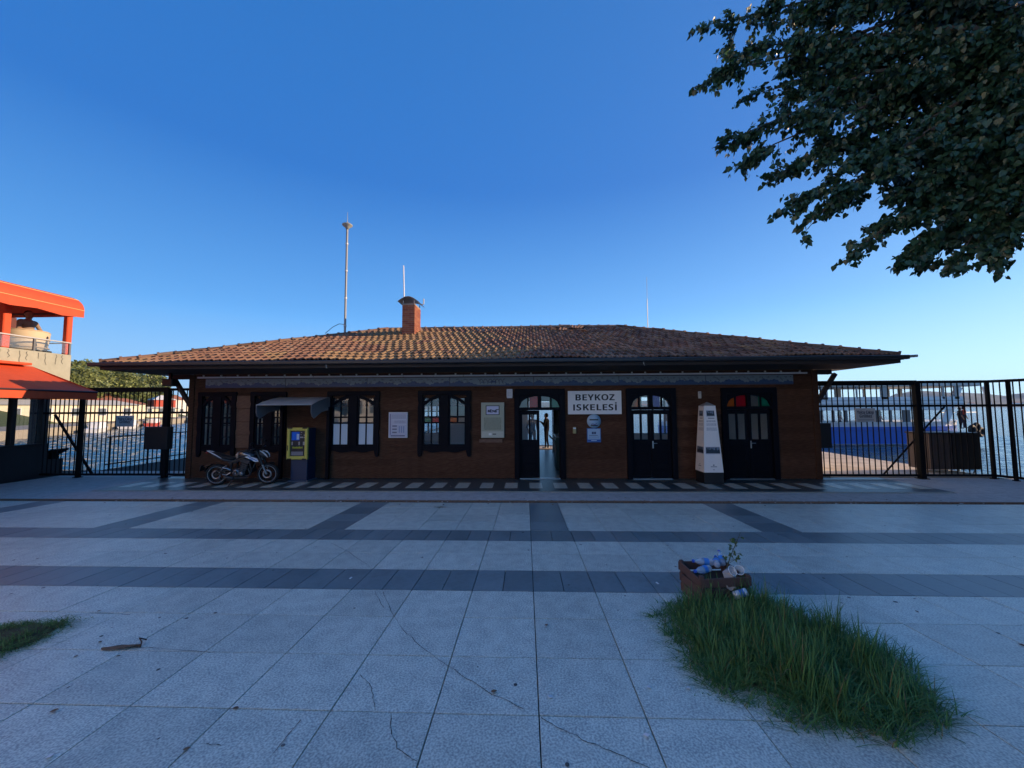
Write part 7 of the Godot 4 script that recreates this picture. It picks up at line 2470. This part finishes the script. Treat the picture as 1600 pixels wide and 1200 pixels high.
func make_crate() -> void:
	var c := Vector3(1.73, ph(-3.74), -3.74)
	var t := thing("wooden_crate", "weathered brown slatted wooden crate heaped with bottles and cups", "crate", c)
	var b := Basis(Vector3.UP, 0.10)
	var wood := mat(0.16, 0.075, 0.055, 0.85, {"tex": M.shutter.albedo_texture, "tri": Vector3(3, 14, 3)})
	wood = mat(0.115, 0.07, 0.06, 0.85, {"tex": M.clay_tex, "tri": Vector3(2, 12, 2)})
	var hw := 0.225
	var hd := 0.19
	var h := 0.30
	for k in 3:
		var y0 := 0.03 + k * 0.093
		var g := 0.94 + 0.03 * k
		for s in [-1.0, 1.0]:
			var s1 := tool()
			box(s1, c + b * Vector3(0, y0 + 0.04, s * hd * g), Vector3(hw * 2 * g + 0.02, 0.078, 0.014), 0.003, b * Basis(Vector3(0, 0, 1), rnd(-0.02, 0.02)))
			obj("slat", s1, wood, t)
			var s2 := tool()
			box(s2, c + b * Vector3(s * hw * g, y0 + 0.04, 0), Vector3(0.014, 0.078, hd * 2 * g - 0.02), 0.003, b * Basis(Vector3(1, 0, 0), rnd(-0.06, 0.10)))
			obj("slat", s2, wood, t)
	for sx in [-1.0, 1.0]:
		for sz in [-1.0, 1.0]:
			var p := tool()
			bar(p, c + b * Vector3(sx * (hw - 0.03), 0.0, sz * (hd - 0.03)), c + b * Vector3(sx * (hw - 0.012), h + 0.015, sz * (hd - 0.012)), 0.035, 0.035, 0.004)
			obj("post", p, wood, t)
	var so := tool()
	box(so, c + b * Vector3(0, 0.11, 0), Vector3(hw * 2 - 0.06, 0.20, hd * 2 - 0.06), 0.02, b)
	obj("filling", so, mat(0.03, 0.022, 0.016, 0.95), t)
	var y := h - 0.035
	bottle(c + b * Vector3(-0.02, y + 0.03, -0.02), Vector3(-1, 0.05, 0.55), "clear bottle with blue band and cap lying at the crate's corner", 1.0)
	bottle(c + b * Vector3(0.07, y + 0.045, -0.11), Vector3(-1, 0.10, 0.10), "clear bottle lying along the back edge of the crate", 1.0)
	bottle(c + b * Vector3(0.06, y + 0.05, -0.03), Vector3(0.4, 0.1, -1), "clear bottle lying across the middle of the crate", 0.9)
	bottle(c + b * Vector3(0.16, y + 0.025, -0.10), Vector3(0.2, 0.4, -0.8), "crumpled clear bottle pushed in beside the sapling", 0.85)
	for k in 2:
		var at := c + b * Vector3(0.09 + k * 0.09, y + 0.04, 0.10 - k * 0.01)
		var cu := thing("plastic_cup", ["clear plastic cup tipped towards the paper in the crate", "clear plastic cup tipped over the crate's front corner"][k], "cup", at)
		var cs := soft()
		lathe(cs, at, [[0.026, -0.05], [0.040, 0.04], [0.043, 0.042], [0.040, 0.038], [0.025, -0.045]], 16, Basis(Vector3.RIGHT, 0.9) * Basis(Vector3(0, 0, 1), -0.4 + 0.5 * k), false)
		obj("cup", cs, mat(0.75, 0.82, 0.86, 0.1, {"alpha": 0.45}), cu)
		var rm := soft()
		torus(rm, at + Basis(Vector3.RIGHT, 0.9) * (Basis(Vector3(0, 0, 1), -0.4 + 0.5 * k) * Vector3(0, 0.042, 0)), Basis(Vector3.RIGHT, 0.9) * (Basis(Vector3(0, 0, 1), -0.4 + 0.5 * k) * Vector3.UP), 0.042, 0.003, 18, 5)
		obj("rim", rm, mat(0.8, 0.84, 0.86, 0.2), cu)
	var pp := tool()       # crumpled paper hanging over the edge
	var g2 := []
	for i in 5:
		for j in 4: g2.append(c + b * Vector3(0.01 + i * 0.022 - j * 0.004, y + 0.055 - j * 0.038 + rnd(-0.012, 0.012), 0.14 + j * 0.022 + rnd(-0.012, 0.012)))
	for i in 4:
		for j in 3: f4(pp, g2[i * 4 + j], g2[(i + 1) * 4 + j], g2[(i + 1) * 4 + j + 1], g2[i * 4 + j + 1], Vector3.BACK)
	tag(obj("crumpled_paper", pp, mat(0.42, 0.34, 0.28, 0.8), self), "crumpled brown paper hanging over the crate's front edge", "paper")
	# sapling
	var s0 := c + b * Vector3(0.12, 0.18, -0.04)
	var sap := thing("sapling", "thin leafy sapling growing out of the wooden crate", "plant", s0)
	var top := wz(1157, 832, s0.z)
	var stm := tool()
	tube(stm, [s0, s0.lerp(top, 0.5) + Vector3(-0.012, 0, 0), top], [0.006, 0.004, 0.0015], 6)
	obj("stem", stm, mat(0.08, 0.09, 0.04, 0.8), sap)
	var lm := leaf_mesh(false)
	var tones := [mat(0.05, 0.10, 0.03, 0.5, {"back": Color(0.3, 0.4, 0.1)}), mat(0.075, 0.12, 0.04, 0.5, {"back": Color(0.3, 0.4, 0.1)})]
	for k in 15:
		var u := pow(rng.randf(), 1.3)
		var q := s0.lerp(top, lerpf(0.32, 0.92, u))
		var d := Vector3(rnd(-1, 0.8), rnd(0.1, 0.6), rnd(-0.8, 0.8)).normalized()
		var len := lerpf(0.10, 0.03, u)
		var tw := tool()
		tube(tw, [q, q + d * len], 0.0018, 5)
		obj("twig", tw, mat(0.08, 0.09, 0.04, 0.8), sap)
		for l in 5:
			piece("leaf", lm, tones[l % 2], Transform3D(leaf_basis(d + Vector3(0, 1.2, 0), rnd(0.020, 0.034)), q + d * len * rnd(0.4, 1.0)), sap)
	# can and bag in the grass
	var ca := wz(1146, 931, -3.50)
	var cn := thing("drink_can", "crushed blue and white can caught in the grass below the crate", "can", ca)
	var cs2 := soft()
	lathe(cs2, ca, [[0.024, 0.0], [0.033, 0.006], [0.033, 0.05], [0.028, 0.07], [0.033, 0.095], [0.033, 0.11], [0.026, 0.118]], 14, Basis(Vector3(0, 0, 1), -1.15) * Basis(Vector3.RIGHT, 0.2))
	obj("body", cs2, mat(0.60, 0.68, 0.74, 0.3, {"metal": 0.3}), cn)
	var cb := soft()
	lathe(cb, ca, [[0.0345, 0.055], [0.0300, 0.072], [0.0345, 0.092]], 14, Basis(Vector3(0, 0, 1), -1.15) * Basis(Vector3.RIGHT, 0.2), false)
	obj("label_band", cb, mat(0.03, 0.18, 0.55, 0.35), cn)

func blade_mesh(bend: float) -> Mesh:
	var st := tool()
	var n := 5
	for i in n:
		var a := i / float(n)
		var b := (i + 1) / float(n)
		var wa := 0.5 * (1.0 - pow(a, 1.6))
		var wb := 0.5 * (1.0 - pow(b, 1.6))
		var pa := Vector3(0, sin(a * bend) / bend, (1.0 - cos(a * bend)) / bend)
		var pb := Vector3(0, sin(b * bend) / bend, (1.0 - cos(b * bend)) / bend)
		var w := 0.030
		f4(st, pa - Vector3(wa * w, 0, 0), pa + Vector3(wa * w, 0, 0), pb + Vector3(wb * w, 0, 0), pb - Vector3(wb * w, 0, 0), Vector3(0, 0.4, -1))
	st.generate_normals()
	return st.commit()
func grass_patch(label: String, px: Array, count: int, hmax: float, sd: int, mat_share: float) -> void:
	var g := RandomNumberGenerator.new()
	g.seed = sd
	var poly := PackedVector2Array()
	var lo := Vector2(1e9, 1e9)
	var hi := Vector2(-1e9, -1e9)
	for p in px:
		var w := wp(p[0], p[1])
		poly.append(Vector2(w.x, w.z))
		lo = lo.min(poly[-1]); hi = hi.max(poly[-1])
	var big := FastNoiseLite.new()
	big.seed = sd
	big.frequency = 1.6
	var xs := [[], []]
	var cols := [[], []]
	while xs[0].size() + xs[1].size() < count:
		var p := Vector2(g.randf_range(lo.x - 0.06, hi.x + 0.06), g.randf_range(lo.y - 0.06, hi.y + 0.06))
		var d := 1e9
		for i in poly.size():
			d = minf(d, p.distance_to(Geometry2D.get_closest_point_to_segment(p, poly[i], poly[(i + 1) % poly.size()])))
		if not Geometry2D.is_point_in_polygon(p, poly): d = -d
		d += 0.10 * big.get_noise_2d(p.x * 3.1 + 40.0, p.y * 3.1) + 0.05 * big.get_noise_2d(p.x * 9.0, p.y * 9.0 + 7.0)
		if d < -0.04 or (d < 0.04 and g.randf() < 0.6): continue
		var edge := clampf(d / 0.22, 0.0, 1.0)
		var nv := big.get_noise_2d(p.x * 2.0, p.y * 2.0)
		if nv < -0.32 and g.randf() < 0.5: continue
		var west := clampf((p.x - lo.x) / (0.62), 0.0, 1.0)
		var h := hmax * lerpf(lerpf(0.28, 0.62, west), 1.0, edge) * lerpf(0.58, 1.0, west) * (0.75 + 0.8 * nv) * g.randf_range(0.40, 1.2)
		if mat_share > 0.5: h = hmax * g.randf_range(0.4, 1.1)
		var flat := g.randf() < mat_share * (1.0 - edge * 0.7)
		var k := 1 if flat or g.randf() < lerpf(0.8, 0.4, edge) else 0
		var b := Basis(Vector3.UP, g.randf_range(0, TAU)) * Basis(Vector3.RIGHT, g.randf_range(-0.15, 0.35) + (g.randf_range(0.5, 1.1) if flat else 0.0))
		b = b.scaled(Vector3(g.randf_range(0.20, 0.34), h, h))
		xs[k].append(Transform3D(b * Basis(), Vector3(p.x, ph(p.y) - 0.012, p.y)))
		var v := g.randf_range(0.65, 1.3)
		var c := Color(0.078 * v, 0.19 * v, 0.066 * v)
		if g.randf() < 0.05: c = Color(0.22, 0.19, 0.09)
		elif g.randf() < 0.25: c = Color(0.12 * v, 0.23 * v, 0.075 * v)
		cols[k].append(c)
	var soil := tool()
	var cen := Vector2.ZERO
	for p in poly: cen += p / poly.size()
	for i in poly.size():
		var p := poly[i].lerp(cen, 0.30)
		var q := poly[(i + 1) % poly.size()].lerp(cen, 0.30)
		var yy := 0.006
		f3(soil, Vector3(cen.x, ph(cen.y) + 0.03, cen.y), Vector3(p.x, ph(p.y) + yy, p.y), Vector3(q.x, ph(q.y) + yy, q.y), Vector3.UP)
	var root := Node3D.new()
	root.name = numbered("grass")
	add_child(root)
	root.position = Vector3(cen.x, ph(cen.y), cen.y)
	tag(root, label, "grass", "", "stuff")
	obj("soil", soil, mat(0.05, 0.036, 0.022, 0.95, {"tex": M.clay_tex, "tri": Vector3.ONE * 2.0}), root)
	many("tall_blades", blade_mesh(0.55), M.grass, xs[0], cols[0], root)
	many("arched_blades", blade_mesh(1.7), M.grass, xs[1], cols[1], root)

func make_litter() -> void:
	# a heap of dirt and dead leaf on the slabs, loose leaves
	var brown := [mat(0.14, 0.09, 0.06, 0.9), mat(0.09, 0.06, 0.045, 0.9), mat(0.19, 0.12, 0.07, 0.9)]
	var c := wp(187, 1013)
	var t := thing("dead_leaf", "long curled brown leaf lying on the paving beside the short grass", "leaf", c)
	var st := tool()
	var a := wp(158, 1015)
	var b := wp(219, 1011)
	var prev := []
	for i in 13:
		var u := i / 12.0
		var p := a.lerp(b, u)
		var w := 0.030 * sin(PI * pow(u, 0.8)) + 0.004
		var cur := [p + Vector3(0, 0.004 + 0.012 * sin(u * 5.0) * u, -w), p + Vector3(0, 0.012 + 0.010 * u + rnd(0, 0.004), 0), p + Vector3(0, 0.004 + 0.016 * u, w * 0.9)]
		if i > 0:
			for k in 2: f4(st, prev[k], prev[k + 1], cur[k + 1], cur[k], Vector3.UP)
		prev = cur
	obj("blade", st, brown[0], t)
	var sk := tool()
	tube(sk, [b, b + Vector3(-0.02, 0.02, -0.03), b + Vector3(-0.06, 0.035, -0.05), b + Vector3(-0.02, 0.012, -0.07)], 0.005, 5)
	obj("stalk", sk, brown[1], t)
	var lm := leaf_mesh(false)
	for e in [[158, 1005, 0.05], [123, 1025, 0.045], [181, 1027, 0.04], [92, 1110, 0.06], [151, 957, 0.05], [285, 1174, 0.05], [364, 1108, 0.05], [767, 1083, 0.06], [852, 979, 0.05], [1058, 887, 0.05], [930, 795, 0.05], [1590, 1007, 0.07], [1268, 955, 0.05], [685, 795, 0.06], [1430, 955, 0.05]]:
		var p := wp(e[0], e[1])
		var o := piece("fallen_leaf", lm, brown[rng.randi() % 3], Transform3D(Basis(Vector3.UP, rnd(0, TAU)).scaled(Vector3.ONE * e[2] * 0.7), p + Vector3(0, 0.008, 0)), self)
		tag(o, "small dry leaf lying on the paving", "leaf", "dry leaves on the paving")
	var scrap := slab_mesh(0.022, 0.003, 0.03, 0.001)
	for e in [[1014, 1075], [1076, 1076], [738, 883], [1027, 912], [548, 904], [1010, 1150], [78, 1183], [540, 890], [1432, 830], [1490, 1092], [704, 760], [860, 1090]]:
		var o := piece("paper_scrap", scrap, M.white, Transform3D(Basis(Vector3.UP, rnd(0, TAU)) * Basis(Vector3.RIGHT, 0.25), (wp(e[0], e[1]) if e[1] > 786 else wy(e[0], e[1], 0.004)) + Vector3(0, 0.007, 0)), self)
		tag(o, "tiny white scrap of paper on the paving", "paper", "paper scraps on the paving")
	# trodden gum and oil spots
	var disc := soft()
	lathe(disc, Vector3.ZERO, [[1.0, 0.0], [0.9, 0.05], [0.0, 0.06]], 9)
	disc.generate_normals()
	var spots := []
	var tones := []
	for k in 150:
		var p := Vector3(rnd(-9, 9), 0, -rnd(1.9, 7.6))
		p.y = ph(p.z) + 0.0015
		var s := rnd(0.005, 0.016)
		spots.append(Transform3D(Basis(Vector3.UP, rnd(0, TAU)).scaled(Vector3(s * rnd(0.7, 1.4), 0.012, s)), p))
		var v := rnd(0.06, 0.16)
		tones.append(Color(v, v, v * 0.95))
	tag(many("gum_spots", disc.commit(), mat(1, 1, 1, 0.7, {"vcol": true}), spots, tones), "small dark spots of trodden gum all over the paving", "gum")
	# weeds at the fence foot and by the wall
	var g := RandomNumberGenerator.new()
	g.seed = 4
	for e in [[1432, 744, 0.30, "weeds growing round the foot of the fence's thick post"], [1292, 746, 0.20, "weeds in the corner of fence and station wall"], [687, 793, 0.12, "tuft of weed in a joint of the paving panels"], [1560, 748, 0.35, "straw and weeds along the fence near the far post"], [1205, 782, 0.5, "green weeds growing along the drain"]]:
		var p := wy(e[0], e[1], 0.0)
		if e[1] > 790: p = wp(e[0], e[1])
		var xs := []
		var cs := []
		for k in 160:
			var q := p + Vector3(g.randfn(0, e[2] * 0.45), -0.006, g.randfn(0, 0.035))
			var h := g.randf_range(0.03, 0.11) if e[1] < 770 else g.randf_range(0.015, 0.045)
			xs.append(Transform3D((Basis(Vector3.UP, g.randf_range(0, TAU)) * Basis(Vector3.RIGHT, g.randf_range(0, 0.9))).scaled(Vector3(0.22, h, h)), q))
			cs.append(Color(0.05, 0.08, 0.025) if g.randf() < 0.6 else Color(0.13, 0.10, 0.05))
		var o := many("weeds", blade_mesh(1.1), M.grass, xs, cs)
		tag(o, e[3], "weeds")

# ---------- all ----------
func _ready() -> void:
	rng.seed = 2024
	cam_basis = Basis.from_euler(Vector3(deg_to_rad(3.65), deg_to_rad(2.0), deg_to_rad(-0.28)))
	var cam := Camera3D.new()
	cam.name = "camera"
	add_child(cam)
	cam.transform = Transform3D(cam_basis, Vector3(0, EYE, 0))
	cam.fov = rad_to_deg(2.0 * atan(600.0 / F))
	cam.near = 0.05
	cam.far = 9000.0
	cam.current = true
	var az := deg_to_rad(84.0)
	var el := deg_to_rad(14.5)
	var to_sun := Vector3(sin(az) * cos(el), sin(el), -cos(az) * cos(el))
	var env := Environment.new()
	env.background_mode = Environment.BG_SKY
	var sky := Sky.new()
	var pm := PanoramaSkyMaterial.new()
	pm.panorama = sky_texture(to_sun)
	sky.sky_material = pm
	env.sky = sky
	env.background_energy_multiplier = 1.0
	env.tonemap_mode = Environment.TONE_MAPPER_LINEAR
	env.tonemap_exposure = 1.45
	env.fog_enabled = true
	env.fog_density = 0.00016
	env.fog_light_color = Color(0.78, 0.88, 1.0)
	env.sdfgi_enabled = true
	env.ssao_enabled = true
	env.ssil_enabled = true
	var we := WorldEnvironment.new()
	we.name = "environment"
	we.environment = env
	add_child(we)
	var sun := DirectionalLight3D.new()
	sun.name = "sun"
	sun.light_energy = 1.6
	sun.light_color = Color(1.0, 0.86, 0.70)
	sun.light_angular_distance = 0.5
	sun.shadow_enabled = true
	add_child(sun)
	sun.look_at_from_position(to_sun * 50.0, Vector3.ZERO, Vector3.UP)
	make_materials()
	make_ground()
	make_station()
	make_masts()
	make_cafe()
	make_fences()
	make_ferry()
	make_shores()
	make_added_houses()
	make_added_shade_trees()
	make_near_tree()
	make_front()
	make_canopy_and_kiosk()
	make_totem()
	make_interior()
	make_motorcycle()
	make_crate()
	grass_patch("thick clump of long dark grass growing through the paving by the crate", [[1008, 962], [1060, 945], [1110, 945], [1180, 945], [1240, 965], [1330, 1000], [1402, 1040], [1460, 1085], [1480, 1125], [1395, 1155], [1280, 1140], [1188, 1112], [1100, 1080], [1060, 1030], [1040, 990]], 17000, 0.35, 8, 0.35)
	grass_patch("low mat of short green grass at the broken edge of the paving", [[-60, 985], [0, 975], [60, 968], [128, 968], [100, 985], [75, 1003], [30, 1022], [-60, 1045]], 7000, 0.09, 9, 0.5)
	make_litter()
	print("built")
